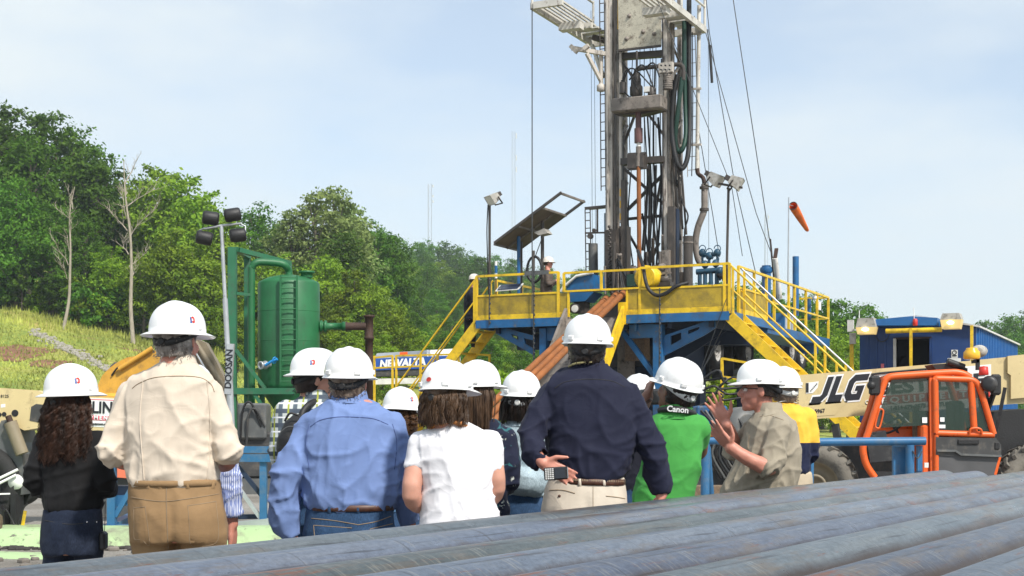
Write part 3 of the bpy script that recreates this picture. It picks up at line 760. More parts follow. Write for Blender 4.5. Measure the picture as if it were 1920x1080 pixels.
mleg('mast_base_shoe', 'steel_dark', 1261, 2.0, .17, .24, 560, ytop=388)
mleg('mast_base_shoe', 'navy', 1270, 2.1, .04, .2, 560, ytop=392)
mleg('mast_base_shoe', 'steel_mid', 1155, 1.6, .10, .14, 548, ytop=475)
for (px, v, w, y0, y1, mt, ln) in ((1153, 2.05, .045, 545, 0, 'steel_dark', 0), (1141, 2.05, .04, 545, 0, 'steel_old', -3), (1163.5, 2.1, .055, 418, 90, 'steel_old', 0), (1167, 2.6, .05, 545, 260, 'steel_dark', -2),
                               (1178, 3.0, .07, 545, 400, 'steel_dark', -5), (1243.5, 2.1, .03, 545, 0, 'steel_dark', -1), (1255, 2.15, .04, 545, 60, 'steel_mid', 0), (1266, 2.9, .06, 545, 240, 'steel_dark', -4), (1272, 3.0, .06, 540, 250, 'steel_mid', -6)):
    MB().beam(RV(px, y0, v), RV(px + ln, y1, v), w, w * 1.2, up=VD).build('mast_channel', M[mt], RIG)
part('reflective_strip', 'amber', lambda m: (m.beam(RV(1163.5, 354, 2.04), RV(1163.5, 368, 2.04), .05, .01, up=VD), m.beam(RV(1163.5, 376, 2.04), RV(1163.5, 390, 2.04), .05, .01, up=VD), m.beam(RV(1163.5, 400, 2.04), RV(1163.5, 412, 2.04), .05, .01, up=VD)))
pb('reflective_strip', 'amber', RV(1160, -40, 2.1), RV(1159, 55, 2.1), .035, .02, up=VD)
# lattice: front ties at v 2.3, rear ties at 3.5, side ties between
def lat(px0, py0, px1, py1, v, w, mat='steel_dark', name='mast_brace', v1=None):
    return MB().beam(RV(px0, py0, v), RV(px1, py1, v if v1 is None else v1), w, w, up=VD).build(name, M[mat], RIG)
for (x0, y0, x1, y1, w) in ((1166, 312, 1246, 384, .075), (1246, 325, 1173, 397, .075), (1173, 411, 1248, 404, .07), (1170, 423, 1197, 470, .06), (1190, 216, 1163, 290, .06), (1214, 212, 1246, 255, .06),
                            (1236, 455, 1205, 520, .07), (1165, 115, 1192, 150, .05), (1226, 455, 1205, 530, .05), (1218, 300, 1205, 470, .055), (1222, 400, 1232, 465, .04), (1241, 330, 1228, 400, .06),
                            (1219, 310, 1216, 480, .05), (1230, 310, 1224, 490, .05)):
    lat(x0, y0, x1, y1, 3.3, w)
zz = 11.6
for k in range(3):
    for (a, b) in (((2.4, zz), (3.8, zz + 1.5)), ((3.8, zz), (2.4, zz + 1.5))): pb('mast_brace', 'steel_mid', rig(a[0], 3.5, a[1]), rig(b[0], 3.5, b[1]), .07)
    zz += 1.5
for z in (5.3, 6.8, 8.3, 9.8, 11.0, 12.6, 14.2, 15.8):
    for u in (2.35, 3.85):
        pb('mast_tie', 'steel_mid', rig(u, 2.25, z), rig(u, 3.5, z + .9), .055)
lat(1161, 107, 1243, 101, 2.25, .16, 'steel_dark', 'cross_beam')
part('cross_beam', 'steel_dark', lambda m: m.beam(RV(1166, 304, 2.1), RV(1246, 299, 2.1), .16, .2, up=VD))
part('guide_block', 'steel_dark', lambda m: (m.box(RV(1195, 303, 1.85), (.42, .3, .36), Matrix((UD, VD, ZD)).transposed()), m.beam(RV(1178, 318, 1.75), RV(1212, 314, 1.75), .05), m.beam(RV(1178, 289, 1.75), RV(1210, 287, 1.75), .05)))
pb('crown_block', 'board', rig(2.1, 2.8, MTOP), rig(4.1, 2.8, MTOP), .5, .5)
# big stained plate with bolts
plate = part('mast_plate', 'plate', lambda m: m.prism([RV(1158, -60, 2.0), RV(1239, -66, 2.0), RV(1239, 85, 2.0), RV(1160, 94, 2.0)], VD * .06))
pb('plate_edge', 'steel_dark', RV(1159, 95, 1.98), RV(1239, 86, 1.98), .06, .05, parent=plate)
for (x, y) in ((1180, 30), (1175, 73), (1227, 64), (1212, 20), (1206, 60)):
    MB().lathe(RV(x, y, 2.0), [(.055, -.02), (.055, .02), (.03, .025), (.03, .05), (0, .05)], 12, -VD).build('bolt', M['steel_mid'], plate)
# working platform high on the mast
mb = thing_board = MB().beam(rig(4.7, -.6, 11.36), rig(4.7, 3.2, 11.36), .10, .16).build('monkey_board', M['board'], RIG)
for (a, b) in (((1.64, -.6), (1.64, 3.2)), ((4.65, -.6), (3.9, -.6)), ((4.65, 1.5), (4.02, 1.5)), ((1.69, -.6), (2.35, -.6)), ((2.25, 1.5), (1.69, 1.5)), ((4.65, 3.15), (1.69, 3.15))):
    MB().beam(rig(*a, 11.36), rig(*b, 11.36), .10, .16).build('board_frame', M['board'], mb)
for k in range(6): MB().beam(rig(4.58 - .12 * k, -.55, 11.42), rig(4.58 - .12 * k, 1.4, 11.42), .05, .04).build('finger_bar', M['board'], mb)
for k in range(5): MB().beam(rig(1.78 + .12 * k, -.55, 11.42), rig(1.78 + .12 * k, 1.4, 11.42), .05, .04).build('finger_bar', M['board'], mb)
for k in range(4): MB().box(rig(4.36, 1.75 + .36 * k, 11.44), (.58, .26, .04), Matrix((UD, VD, ZD)).transposed()).build('floor_plank', M['board'], mb)
for k in range(4): MB().box(rig(1.98, 1.75 + .36 * k, 11.44), (.58, .26, .04), Matrix((UD, VD, ZD)).transposed()).build('floor_plank', M['board'], mb)
for (u0, u1, v) in ((4.62, 4.05, .9), (2.3, 1.7, .6)): MB().beam(rig(u0, v, 11.2), rig(u1, v, 11.2), .26, .18).build('cross_step', M['board'], mb)
for (u, v) in ((4.7, -.6), (4.7, 3.2), (1.64, -.6), (1.64, 1.4), (1.64, 3.2)): MB().tube([rig(u, v, 11.3), rig(u, v, 12.5)], .035, 6).build('board_post', M['board'], mb)
for z in (11.95, 12.45):
    MB().tube([rig(1.64, -.6, z), rig(1.64, 3.2, z)], .03, 6).build('board_rail', M['board'], mb); MB().tube([rig(4.7, -.6, z), rig(4.7, 3.2, z)], .03, 6).build('board_rail', M['board'], mb)
pb('board_strut', 'board', rig(4.0, 2.2, 10.2), RV(1110, 84, 2.4), .08); pb('board_strut', 'steel_dark', RV(1140, 78, 2.3), RV(1112, 70, 2.3), .14)
# stowed jib arm at left
part('jib_arm', 'steel_old', lambda m: (m.beam(RV(1072, 90, 1.6), RV(1140, 102, 2.1), .10), m.beam(RV(1100, 100, 1.7), RV(1127, 152, 2.1), .08), m.tube([RV(1127, 95, 2.1), RV(1127, 160, 2.1)], .055, 8), m.lathe(RV(1127, 172, 2.1), [(.05, 0), (.11, .02), (.11, .16), (.05, .2)], 12), m.beam(RV(1070, 86, 1.6), RV(1082, 98, 1.6), .10), m.beam(RV(1095, 92, 1.65), RV(1104, 85, 1.65), .10)))
# ladders
def ladder(name, a, b, w, n, mat, parent, r=.016, wdir=UD):
    o = MB().tube([a, b], r, 6).build(name, M[mat], parent); wv = Vector(wdir) * w
    MB().tube([a + wv, b + wv], r, 6).build('side_rail', M[mat], o)
    for k in range(n):
        p = a.lerp(b, (k + .5) / n); MB().tube([p, p + wv], r * .8, 5).build('rung', M[mat], o)
    return o
ladder('mast_ladder', RV(1136, 357, 2.1), RV(1133, -20, 2.1), .13, 22, 'steel_dark', RIG)
ladder('mast_ladder', RV(1312, 330, 3.2), RV(1302, 30, 3.2), .32, 12, 'steel_old', RIG, .012)
# standpipe and mud hoses
pt('standpipe', 'board', RV(1311, 10, 3.1), RV(1307, 318, 3.1), .05, 8)
for y in (63, 166, 271): pb('standpipe_clamp', 'steel_old', RV(1275, y + 2, 3.1), RV(1315, y, 3.05), .05)
part('standpipe_elbow', 'brownpipe', lambda m: m.tube(spline([RV(1307, 316, 3.1), RV(1309, 326, 3.1), RV(1318, 333, 3.0), RV(1321, 345, 3.0)], 4), .055, 8))
part('rotary_hose', 'steel_mid', lambda m: m.tube(spline([RV(1321, 345, 2.9), RV(1321, 370, 2.9), RV(1320, 395, 2.9), RV(1309, 425, 2.9), RV(1304, 455, 2.9), RV(1308, 482, 2.9), RV(1314, 495, 2.9)], 5), .085, 10))
for y in (352, 393): part('hose_clamp', 'steel_dark', lambda m: m.lathe(RV(1320.5, y, 2.9), [(.12, -.03), (.12, .03)], 10))
part('green_hose', 'hosegreen', lambda m: m.tube(spline([RV(1283, 20, 2.4), RV(1283, 120, 2.4), RV(1285, 200, 2.4), RV(1286, 250, 2.3), RV(1281, 277, 2.2), RV(1272, 284, 2.2), RV(1266, 262, 2.1), RV(1272, 200, 2.0), RV(1279, 145, 2.0)], 6), .058, 8))
part('black_hose', 'black', lambda m: m.tube(spline([RV(1292, 0, 2.5), RV(1292, 110, 2.5), RV(1293, 220, 2.4), RV(1290, 290, 2.2), RV(1279, 316, 2.1), RV(1268, 300, 2.0), RV(1260, 250, 2.0), RV(1262, 190, 2.0), RV(1270, 140, 2.0)], 6), .062, 8))
for (x0, x1, x2, y2) in ((1258, 1262, 1270, 400), (1262, 1270, 1280, 430), (1268, 1276, 1287, 440)):
    part('black_hose', 'steel_dark', lambda m: m.tube(spline([RV(x0, 150, 2.2), RV(x0 - 2, 220, 2.2), RV(x1, 300, 2.3), RV(x2, y2, 2.5)], 6), .03, 6))
part('black_hose', 'black', lambda m: m.tube(spline([RV(1266, 330, 2.4), RV(1280, 380, 2.4), RV(1290, 405, 2.4), RV(1284, 430, 2.4), RV(1284, 455, 2.4)], 5), .022, 6))
part('draped_hose', 'black', lambda m: m.tube(spline([RV(1196, 470, .6), RV(1206, 500, .2), RV(1209, 520, -.06), RV(1216, 542, -.08), RV(1232, 554, -.08), RV(1250, 549, -.08), RV(1267, 537, -.06), RV(1290, 530, .1)], 6), .045, 8))
pt('mud_can', 'steel_dark', RV(1290, 560, 2.0), RV(1290, 443, 2.0), .12, 16)
part('mud_can_band', 'steel_mid', lambda m: m.lathe(RV(1290, 455, 2.0), [(.13, -.02), (.13, .02)], 16))
# power swivel assembly
td = part('power_swivel', 'steel_mid', lambda m: (m.beam(RV(1151, 201, 1.7), RV(1246, 192, 1.7), .45, .34, up=ZD, ch=.03)))
part('swivel_body', 'steel_dark', lambda m: m.lathe(RV(1193, 182, 1.75), [(.10, 0), (.16, .05), (.16, .25), (.12, .3), (.12, .45), (.09, .5), (.09, .58), (0, .6)], 16), td)
part('swivel_motor', 'steel_dark', lambda m: (m.lathe(RV(1168, 176, 1.6), [(.09, 0), (.09, .28), (.05, .3), (.05, .34)], 12), m.lathe(RV(1222, 174, 1.6), [(.1, -.05), (.1, .1), (.07, .14)], 12)), td)
part('swivel_motor', 'whited', lambda m: m.box(RV(1214, 168, 1.55), (.14, .14, .13), Matrix((UD, VD, ZD)).transposed()), td)
part('gooseneck', 'steel_dark', lambda m: m.tube(spline([RV(1193, 140, 1.8), RV(1193, 132, 1.8), RV(1204, 128, 1.8), RV(1238, 124, 1.9), RV(1272, 121, 2.0), RV(1281, 128, 2.0), RV(1281, 150, 2.0)], 5), .055, 8), td)
part('manifold_block', 'steel_old', lambda m: m.box(RV(1249, 127, 1.75), (.36, .12, .24), Matrix((UD, VD, ZD)).transposed()), td)
for k in range(6): MB().lathe(RV(1240 + 8 * (k % 3), 123 + 8 * (k // 3), 1.66), [(.02, 0), (.02, .04)], 8, -VD).build('bolt', M['black'], td)
part('swivel_bracket', 'steel_old', lambda m: m.beam(RV(1240, 130, 1.9), RV(1240, 190, 1.9), .12, .1, up=VD), td)
part('spring_coil', 'steel_mid', lambda m: [m.lathe(RV(1252, 138 + 4 * k, 1.8), [(.12, -.02), (.12, .02)], 12) for k in range(8)], td)
for s in ((1164, 165, 1175, 132, 1196, 168), (1166, 158, 1185, 128, 1225, 165), (1206, 132, 1225, 118, 1237, 145), (1180, 150, 1205, 122, 1228, 170), (1170, 172, 1190, 186, 1230, 176)):
    part('control_hose', 'black', lambda m: m.tube(spline([RV(s[0], s[1], 1.55), RV(s[2], s[3], 1.5), RV(s[4], s[5], 1.55)], 8), .02, 6), td)
part('lower_yoke', 'steel_dark', lambda m: m.prism([RV(1153, 214, 1.72), RV(1245, 204, 1.72), RV(1215, 212, 1.72), RV(1195, 216, 1.72)], VD * .3), td)
pt('hang_rod', 'steel_dark', RV(1194, 135, 1.8), RV(1194, 96, 1.9), .03, 6, td)
# drill stem
def stem(name, mat, y0, y1, r): return MB().tube([RV(1197 + (y0 - 212) * .006, y0, 1.75), RV(1197 + (y1 - 212) * .006, y1, 1.75)], r, 16).build(name, M[mat], RIG)
stem('drill_stem', 'drill', 208, 242, .075); stem('drill_stem_sub', 'drill', 241, 268, .105); stem('white_collar', 'white', 267, 276, .05); stem('drill_pipe', 'steel_mid', 275, 312, .068); stem('drill_pipe', 'rust_pipe', 311, 560, .055)
for (x0, y0, x1, y1, x2, y2, r_) in ((1208, 220, 1214, 360, 1206, 520, .02), (1214, 215, 1222, 380, 1214, 520, .025), (1228, 120, 1226, 300, 1236, 500, .02), (1234, 220, 1240, 350, 1230, 510, .03), (1240, 110, 1238, 260, 1242, 470, .016), (1182, 330, 1178, 420, 1190, 520, .02), (1186, 110, 1180, 240, 1184, 330, .012), (1264, 60, 1262, 200, 1268, 400, .02), (1270, 240, 1268, 340, 1276, 450, .03), (1298, 60, 1299, 200, 1297, 330, .014), (1204, 400, 1212, 450, 1222, 520, .03)):
    part('service_hose', 'black', lambda m: m.tube(spline([RV(x0, y0, 2.7), RV(x1, y1, 2.8), RV(x2, y2, 2.6)], 8), r_, 6))
for (x0, y0, x1, y1) in ((1163, 120, 1166, 200), (1246, 225, 1275, 290), (1275, 225, 1248, 290), (1248, 330, 1276, 395), (1276, 330, 1250, 395), (1250, 60, 1275, 118), (1147, 225, 1172, 280), (1172, 225, 1149, 280), (1148, 300, 1172, 350), (1172, 300, 1150, 350)): lat(x0, y0, x1, y1, 2.5, .05, 'steel_mid', v1=3.3)
# wires
def wire(pts, r=.010, name='guy_wire', mat='cable'): return MB().tube(pts, r, 5).build(name, M[mat], RIG)
wire([rig(4.7, -.6, 11.3), rig(4.7, -.6, 4.0)], .014)
wire([rig(2.0, 2.6, 15.9), RV(1375, 0, 2.0), RU(1446, 470, -.5)], .012)
wire([rig(1.7, 2.6, 15.0), RV(1330, 60, 2.0), RV(1376, 335, 2.0), RV(1417, 512, 2.0)], .011)
wire([rig(1.64, 3.2, 11.4), RV(1345, 140, 3.0), RV(1418, 400, 3.0), RV(1450, 485, 3.0)], .011)
wire([RV(1308, 230, 3.4), RV(1336, 400, 3.4), RV(1349, 482, 3.4)], .011)
wire([rig(1.64, -.5, 11.3), RV(1372, 350, .2), RV(1392, 480, .2)], .009)
wire([RV(1328, 55, 3.2), RV(1329, 470, 3.2)], .006)
for x in (1108, 1114): wire([RV(x, 20, 3.6), RV(x + 3, 500, 3.6)], .006)
for x in (1169, 1200, 1208, 1219, 1224, 1230, 1246): wire([rig(uof(x, 2.6), 2.6, 15.8), RV(x, 300, 2.6), RV(x + 2, 520, 2.6)], .010, 'drill_line')
wire([RV(1326, 55, 1.5), RV(1331, 85, 1.5)], .014); pt('tension_bar', 'black', RV(1331, 85, 1.5), RV(1335, 155, 1.5), .035, 6)
# tag chains hanging over the front of the floor
for (x, y0, y1) in ((1001, 505, 720), (1237, 540, 700), (918, 520, 610)):
    m = MB(); m.tube([RV(x, y0, -.10), RV(x - 1, y1, -.10)], .016, 5)
    for k in range(int((y1 - y0) / 9)): m.ell(RV(x + (k % 2), y0 + 9 * k + 4, -.10), (.022, .022, .035), None, 6, 4)
    m.build('hanging_chain', M['cable'], RIG)
m = MB()
for k in range(26): m.ell(RV(1142 + 2 * (k % 2), 425 + 4.3 * k, 1.6), (.04, .04, .04), None, 6, 4)
m.build('hanging_chain', M['steel_dark'], RIG)
pt('tong_line', 'cable', RV(1362, 560, -.08), RV(1310, 705, -.08), .008, 5)

# clutter round the well centre
part('rotary_table', 'steel_dark', lambda m: m.box(rig(3.1, 1.7, 4.1), (1.5, 1.2, .3), Matrix((UD, VD, ZD)).transposed()))
part('tool_rack', 'steel_dark', lambda m: m.box(rig(3.0, 2.9, 4.6), (2.0, .3, 1.2), Matrix((UD, VD, ZD)).transposed()))
part('yellow_drum', 'yellow', lambda m: m.lathe(RV(1216, 521, .5), [(.24, -.25), (.28, -.22), (.28, .22), (.24, .25)], 20, VD))
part('winch', 'steel_dark', lambda m: (m.lathe(RV(1245, 525, .7), [(.1, -.15), (.14, -.15), (.14, .15), (.1, .15)], 14, UD), m.box(RV(1245, 533, .7), (.4, .25, .1), Matrix((UD, VD, ZD)).transposed())))
part('tong_frame', 'steel_mid', lambda m: (m.beam(RV(1242, 513, .6), RV(1258, 511, .6), .05), m.beam(RV(1242, 524, .6), RV(1258, 522, .6), .05), m.beam(RV(1250, 505, .6), RV(1250, 530, .6), .05, up=VD)))
part('cable_box', 'hosegreen', lambda m: m.box(RV(1188, 526, .9), (.28, .2, .3), Matrix((UD, VD, ZD)).transposed()))
rdq = random.Random(12)
for k in range(16):
    x = rdq.uniform(1130, 1185) if k < 9 else rdq.uniform(1200, 1275)
    y1 = rdq.uniform(430, 500); pt('floor_post', rdq.choice(['steel_dark', 'steel_mid', 'steel_dark']), RV(x, 552, rdq.uniform(1.4, 3)), RV(x + rdq.uniform(-3, 3), y1, rdq.uniform(1.4, 3)), rdq.uniform(.025, .06), 8)
for k in range(10):
    x = rdq.uniform(1172, 1270); y = rdq.uniform(490, 545); part('floor_valve', rdq.choice(['steel_dark', 'steel_mid', 'charcoal']), lambda m: (m.lathe(RV(x, y, rdq.uniform(1, 2.2)), [(.05, -.1), (.1, -.06), (.1, .06), (.05, .1)], 10, (rdq.uniform(-1, 1), rdq.uniform(-1, 1), rdq.uniform(-.4, .4)))))
for k in range(6): pt('control_hose', 'black', RV(rdq.uniform(1165, 1195), 545, 1.2), RV(rdq.uniform(1150, 1165), rdq.uniform(470, 500), 1.6), .02, 6)
pt('accumulator_tube', 'blue2', RV(1140, 520, 2.6), RV(1140, 400, 2.6), .10, 12)
pt('accumulator_tube', 'grey', RV(1113, 525, 2.2), RV(1112, 457, 2.2), .12, 12)
lt_ = ladder('access_ladder', RV(1099, 522, 2.2), RV(1097, 392, 2.2), -.14, 9, 'steel_dark', RIG)
for (a, b) in (((1097, 392), (1138, 388)), ((1138, 388), (1138, 440)), ((1120, 390), (1120, 436)), ((1097, 437), (1140, 436))): pb('frame_bar', 'steel_dark', RV(*a, 2.2), RV(*b, 2.2), .04, up=VD)
part('frame_top', 'steel_dark', lambda m: m.prism([RV(1096, 391, 2.2), RV(1138, 387, 2.2), RV(1146, 390, 2.9), RV(1106, 394, 2.9)], (0, 0, .04)))
part('snatch_block', 'steel_dark', lambda m: (m.lathe(RV(1107, 443, 2.1), [(.07, -.05), (.07, .05)], 12, VD), m.lathe(RV(1114, 432, 2.1), [(.05, -.03), (.05, .03)], 12, VD)))

# ------------------------------------------------------------------ things that stand on the rig floor
def flood(name, c, s, yaw, pitch, parent):
    m = Matrix.Rotation(yaw, 3, 'Z') @ Matrix.Rotation(pitch, 3, 'X'); c = Vector(c)
    def at(x, y, z): return c + m @ Vector((x, y, z)) * s
    b = MB(); 
    fr = [at(-.5, -.5, -.38), at(.5, -.5, -.38), at(.5, -.5, .38), at(-.5, -.5, .38)]; bk = [at(-.33, .25, -.24), at(.33, .25, -.24), at(.33, .25, .24), at(-.33, .25, .24)]
    b.add(fr + bk, [(4, 5, 6, 7), (0, 1, 5, 4), (1, 2, 6, 5), (2, 3, 7, 6), (3, 0, 4, 7)])
    o = b.build(name, M['greylamp'], parent)
    MB().add([at(-.47, -.47, -.35), at(.47, -.47, -.35), at(.47, -.47, .35), at(-.47, -.47, .35)], [(0, 1, 2, 3)]).build('lens', M['whited'], o)
    MB().box(at(0, .42, 0), (.36 * s, .34 * s, .3 * s), m).build('ballast_box', M['steel_dark'], o)
    MB().tube([at(-.52, 0, -.02), at(-.52, .05, -.6), at(.52, .05, -.6), at(.52, 0, -.02)], .02, 6).build('yoke', M['steel_dark'], o)
    return o
t = thing('floodlight_pole', 'grey box floodlight on a thin dark pole at the left end of the rig floor', 'floodlight', RV(918, 585, .3))
pt('pole', 'steel_dark', RV(918, 592, .3), RV(918, 386, .3), .032, 8, t); flood('lamp_head', RV(927, 370, .3), .34, R(-60), R(35), t)
part('power_cable', 'black', lambda m: m.tube(spline([RV(915, 384, .3), RV(913, 430, .28), RV(914, 480, .3), RV(916, 560, .3)], 5), .016, 6), t)
t = thing('floodlight_pole', 'pair of grey box floodlights on one pole at the right rig floor corner', 'floodlight', RV(1361, 585, .1))
pt('pole', 'steel_dark', RV(1361, 586, .1), RV(1366, 352, .1), .03, 8, t); pb('cross_arm', 'steel_dark', RV(1340, 343, .1), RV(1392, 352, .1), .05, parent=t)
flood('lamp_head', RV(1338, 333, .1), .38, R(60), R(35), t); flood('lamp_head', RV(1376, 340, .1), .38, R(75), R(30), t)

t = thing('weather_awning', 'tilted brown weather awning with an open frame end above the driller', 'awning', RV(957, 590, 1.2))
u_a = uof(927, .9); a0, a1 = RV(927, 458, .9), RV(1053, 363, .9); dv = VD * (vof(973.5, u_a) - .9)
sol = a0.lerp(a1, .72)
MB().prism([a0, sol, sol + dv, a0 + dv], (0, 0, .03)).build('roof_sheet', M['awning'], t)
for o_ in (Vector((0, 0, 0)), dv): pb('frame_bar', 'steel_dark', a0 + o_ + ZD * .03, a1 + o_ + ZD * .03, .06, parent=t)
for f_ in (0, .36, .72, 1): pb('frame_bar', 'steel_mid', a0.lerp(a1, f_), a0.lerp(a1, f_) + dv, .05, parent=t)
pb('frame_bar', 'steel_mid', a0 + dv * .5 - ZD * .03, sol + dv * .5 - ZD * .03, .04, parent=t)
mid = a0.lerp(sol, .3) + dv * .4; pt('blue_post', 'blue', Vector((mid.x, mid.y, 3.94)), mid, .045, 8, t)
mid2 = a0.lerp(sol, .75) + dv * .5; pt('dark_post', 'steel_dark', Vector((mid2.x, mid2.y, 3.94)), mid2, .045, 8, t); mid3 = a0.lerp(sol, .2) + dv * .7; pt('dark_post', 'steel_dark', Vector((mid3.x, mid3.y, 3.94)), mid3, .035, 8, t)
part('work_lamp', 'greylamp', lambda m: m.prism([RV(1001, 436, 1.2), RV(1020, 428, 1.2), RV(1027, 437, 1.2), RV(1010, 441, 1.2)], VD * .3), t)
part('brace_wire', 'cable', lambda m: m.tube([RV(1018, 442, 1.2), RV(1001, 488, 1.2)], .012, 5), t)

t = thing('control_console', 'bright blue driller control console beside the ramp on the rig floor', 'console', RV(1087, 590, .6))
c6 = lambda x, y, v=.6: RV(*Z6(x, y), v)
MB().prism([c6(680, 335), c6(745, 272), c6(852, 250), c6(857, 345), c6(690, 358)], VD * .7).build('cabinet', M['blue2'] if False else M['blue'], t)
MB().prism([c6(700, 365), c6(855, 362), c6(800, 420), c6(700, 425)], VD * .6).build('lower_cabinet', M['blue'], t)
MB().tube([c6(645, 360, .55), c6(665, 330, .55), c6(745, 262, .55), c6(850, 240, .55)], .035, 6).build('white_trim', M['white'], t)
part('stand', 'steel_dark', lambda m: m.beam(c6(780, 425, .9), RV(1090, 588, .9), .3, .3, up=VD), t)
t = thing('pressure_gauge', 'round white pressure gauge in a dark case beside the ramp', 'gauge', c6(735, 500, .3))
MB().lathe(c6(735, 468, .3), [(.10, -.08), (.12, -.08), (.12, .08), (.1, .08)], 16, -VD).build('case', M['steel_dark'], t); MB().lathe(c6(735, 468, .22), [(.09, 0), (.09, .01)], 16, -VD).build('dial', M['white'], t)
part('bracket', 'steel_dark', lambda m: m.beam(c6(735, 480, .35), RV(1078, 588, .35), .08, up=VD), t)
t = thing('solar_panel', 'small tilted solar panel with a pale frame on the rig railing', 'solar panel', RV(955, 548, .05))
sp = [c6(232, 360, -.05), c6(380, 348, -.05), c6(412, 312, .25), c6(260, 325, .25)]
MB().prism(sp, (0, 0, .02)).build('frame', M['whited'], t); ctr = sum(sp, Vector()) / 4
MB().prism([ctr + (p - ctr) * .86 + Vector((-.0, -.015, .012)) for p in sp], (0, 0, .02)).build('cell_sheet', M['solar'], t)
part('strut', 'steel_dark', lambda m: m.beam(ctr, RV(957, 552, .05), .03, up=VD), t)
t = thing('valve_manifold', 'blue valve manifold with hand wheels standing at the right of the rig floor', 'valve', RV(1330, 588, 1.0))
for x in (1312, 1322, 1333, 1344): pt('riser_pipe', 'bluevalve', RV(x, 575, 1.0), RV(x, 505, 1.0), .05, 8, t)
pt('header_pipe', 'bluevalve', RV(1306, 510, 1.0), RV(1356, 506, 1.0), .07, 10, t); pt('header_pipe', 'bluevalve', RV(1316, 478, 1.0), RV(1350, 476, 1.0), .05, 8, t)
for x, y in ((1317, 474), (1330, 480), (1345, 474), (1322, 496), (1342, 494), (1350, 508)):
    part('valve_body', 'bluevalve', lambda m: (m.ell(RV(x, y, 1.0), (.09, .09, .10), None, 10, 8), m.tube([RV(x, y, 1.0), RV(x, y + 18, 1.0)], .03, 6)), t); part('hand_wheel', 'bluevalve', lambda m: m.tube(arc(RV(x, y - 8, .95), .08, 0, 330, UD, ZD, 10), .012, 5), t)
part('outlet_hose', 'black', lambda m: m.tube(spline([RV(1346, 515, 1.0), RV(1356, 520, .9), RV(1363, 535, .6), RV(1366, 560, .4)], 5), .06, 8), t)
# small items standing by the left rail
t = thing('tool_post', 'dark tool post with a cable reel by the driller', 'tool post', RV(1003, 585, .8))
pt('post', 'steel_dark', RV(1000, 588, .8), RV(1000, 470, .8), .04, 8, t); MB().tube(arc(RV(1002, 505, .8), .2, 0, 360, UD * 1.0, ZD * 1.6, 18), .035, 6).build('reel_ring', M['black'], t)
t = thing('level_gauge', 'small white and blue marker bottle on the left railing post', 'marker', RV(930, 522, .3)); pt('body', 'white', RV(930, 522, .3), RV(930, 490, .3), .035, 8, t); pt('band', 'blue', RV(930, 512, .29), RV(930, 498, .29), .037, 8, t); pt('stand', 'steel_dark', RV(930, 590, .3), RV(930, 520, .3), .02, 6, t)

# rusty casing joints leaning up the ramp
for k, (lo_u, px, py) in enumerate(((0, 1137, 560), (1, 1156, 553), (2, 1171, 548))):
    top_ = RV(px, py, .25); bot = RV((905, 930, 944)[k], (772, 768, 772)[k], -5.6)
    d = (top_ - bot).normalized(); m = MB(); bot2 = bot - d * 2.2
    m.tube([bot2, top_], .07, 14); m.tube([top_ - d * .25, top_ + d * .02], .083, 14)
    o = m.build('casing_joint', M['rust_pipe'])
    rooted(o, bot2); tag(o, ('leftmost of the rusty orange casing pipes leaning up the rig ramp', 'middle one of the rusty orange casing pipes leaning up the rig ramp', 'rightmost of the rusty orange casing pipes leaning up the rig ramp')[k], 'pipe', 'casing pipes on the ramp')
t = thing('catwalk', 'low grey steel catwalk that carries the foot of the casing pipes', 'catwalk', rig(3.4, -6, 0))
MB().box(rig(3.2, -7.2, .95), (1.8, 8.4, .12), Matrix((UD, VD, ZD)).transposed()).build('deck', M['steel_mid'], t)
for v in (-3.6, -6, -8.4, -10.8):
    for u in (2.45, 3.95): MB().box(rig(u, v, .45), (.12, .12, .89), Matrix((UD, VD, ZD)).transposed()).build('leg', M['blue'], t)

# windsock
t = thing('windsock', 'orange windsock hanging from a thin pole above the carrier', 'windsock', RU(1478, 590, .8))
pt('pole', 'lightgrey', RU(1477, 595, .8), RU(1479, 370, .8), .02, 6, t)
a, b = RU(1487, 386, .8), RU(1514, 432, .8); ax = (b - a).normalized(); L = (b - a).length
sk = MB().lathe(a, [(.115, 0), (.125, .02), (.12, L * .2), (.095, L * .55), (.06, L * .95), (.045, L), (.04, L), (.055, L * .95), (.09, L * .55), (.112, .02)], 18, ax, caps=False)
for i, (x, y, z) in enumerate(sk.v):
    q = .012 * noise.noise(Vector((x * 9, y * 9, z * 9))); sk.v[i] = (x + q, y + q, z + q)
sk.build('sock', M['sock'], t); MB().tube(arc(a, .12, 0, 360, UD, ax.cross(UD).normalized(), 16), .012, 5).build('hoop', M['steel_dark'], t); pt('arm', 'lightgrey', RU(1479, 384, .8), a, .012, 5, t)

# far radio masts
def radio_mast(px, ytop, ybot, Y, w, label):
    t = thing('radio_mast', label, 'radio mast', P(px, ybot, Y)); a, b = P(px, ybot, Y), P(px, ytop, Y)
    for k in range(3):
        o = Vector((math.cos(k * 2.1) * w, math.sin(k * 2.1) * w, 0)); MB().tube([a + o, b + o], w * .10, 5).build('mast_leg', M['lightgrey'], t)
    m = MB(); H = b.z - a.z; n = int(H / (w * 2.4))
    for k in range(n):
        for q in range(3):
            o1 = Vector((math.cos(q * 2.1) * w, math.sin(q * 2.1) * w, H * k / n)); o2 = Vector((math.cos((q + 1) * 2.1) * w, math.sin((q + 1) * 2.1) * w, H * (k + 1) / n)); m.tube([a + o1, a + o2], w * .055, 4)
    tag(m.build('lattice', M['lightgrey'], t), kind='stuff')
    for f_ in (.72, .8, .95): part('antenna', 'whited', lambda m: m.tube([a.lerp(b, f_) + Vector((w * 1.6, 0, 0)), a.lerp(b, f_ + .035) + Vector((w * 1.6, 0, 0))], w * .25, 6), t)
    return t
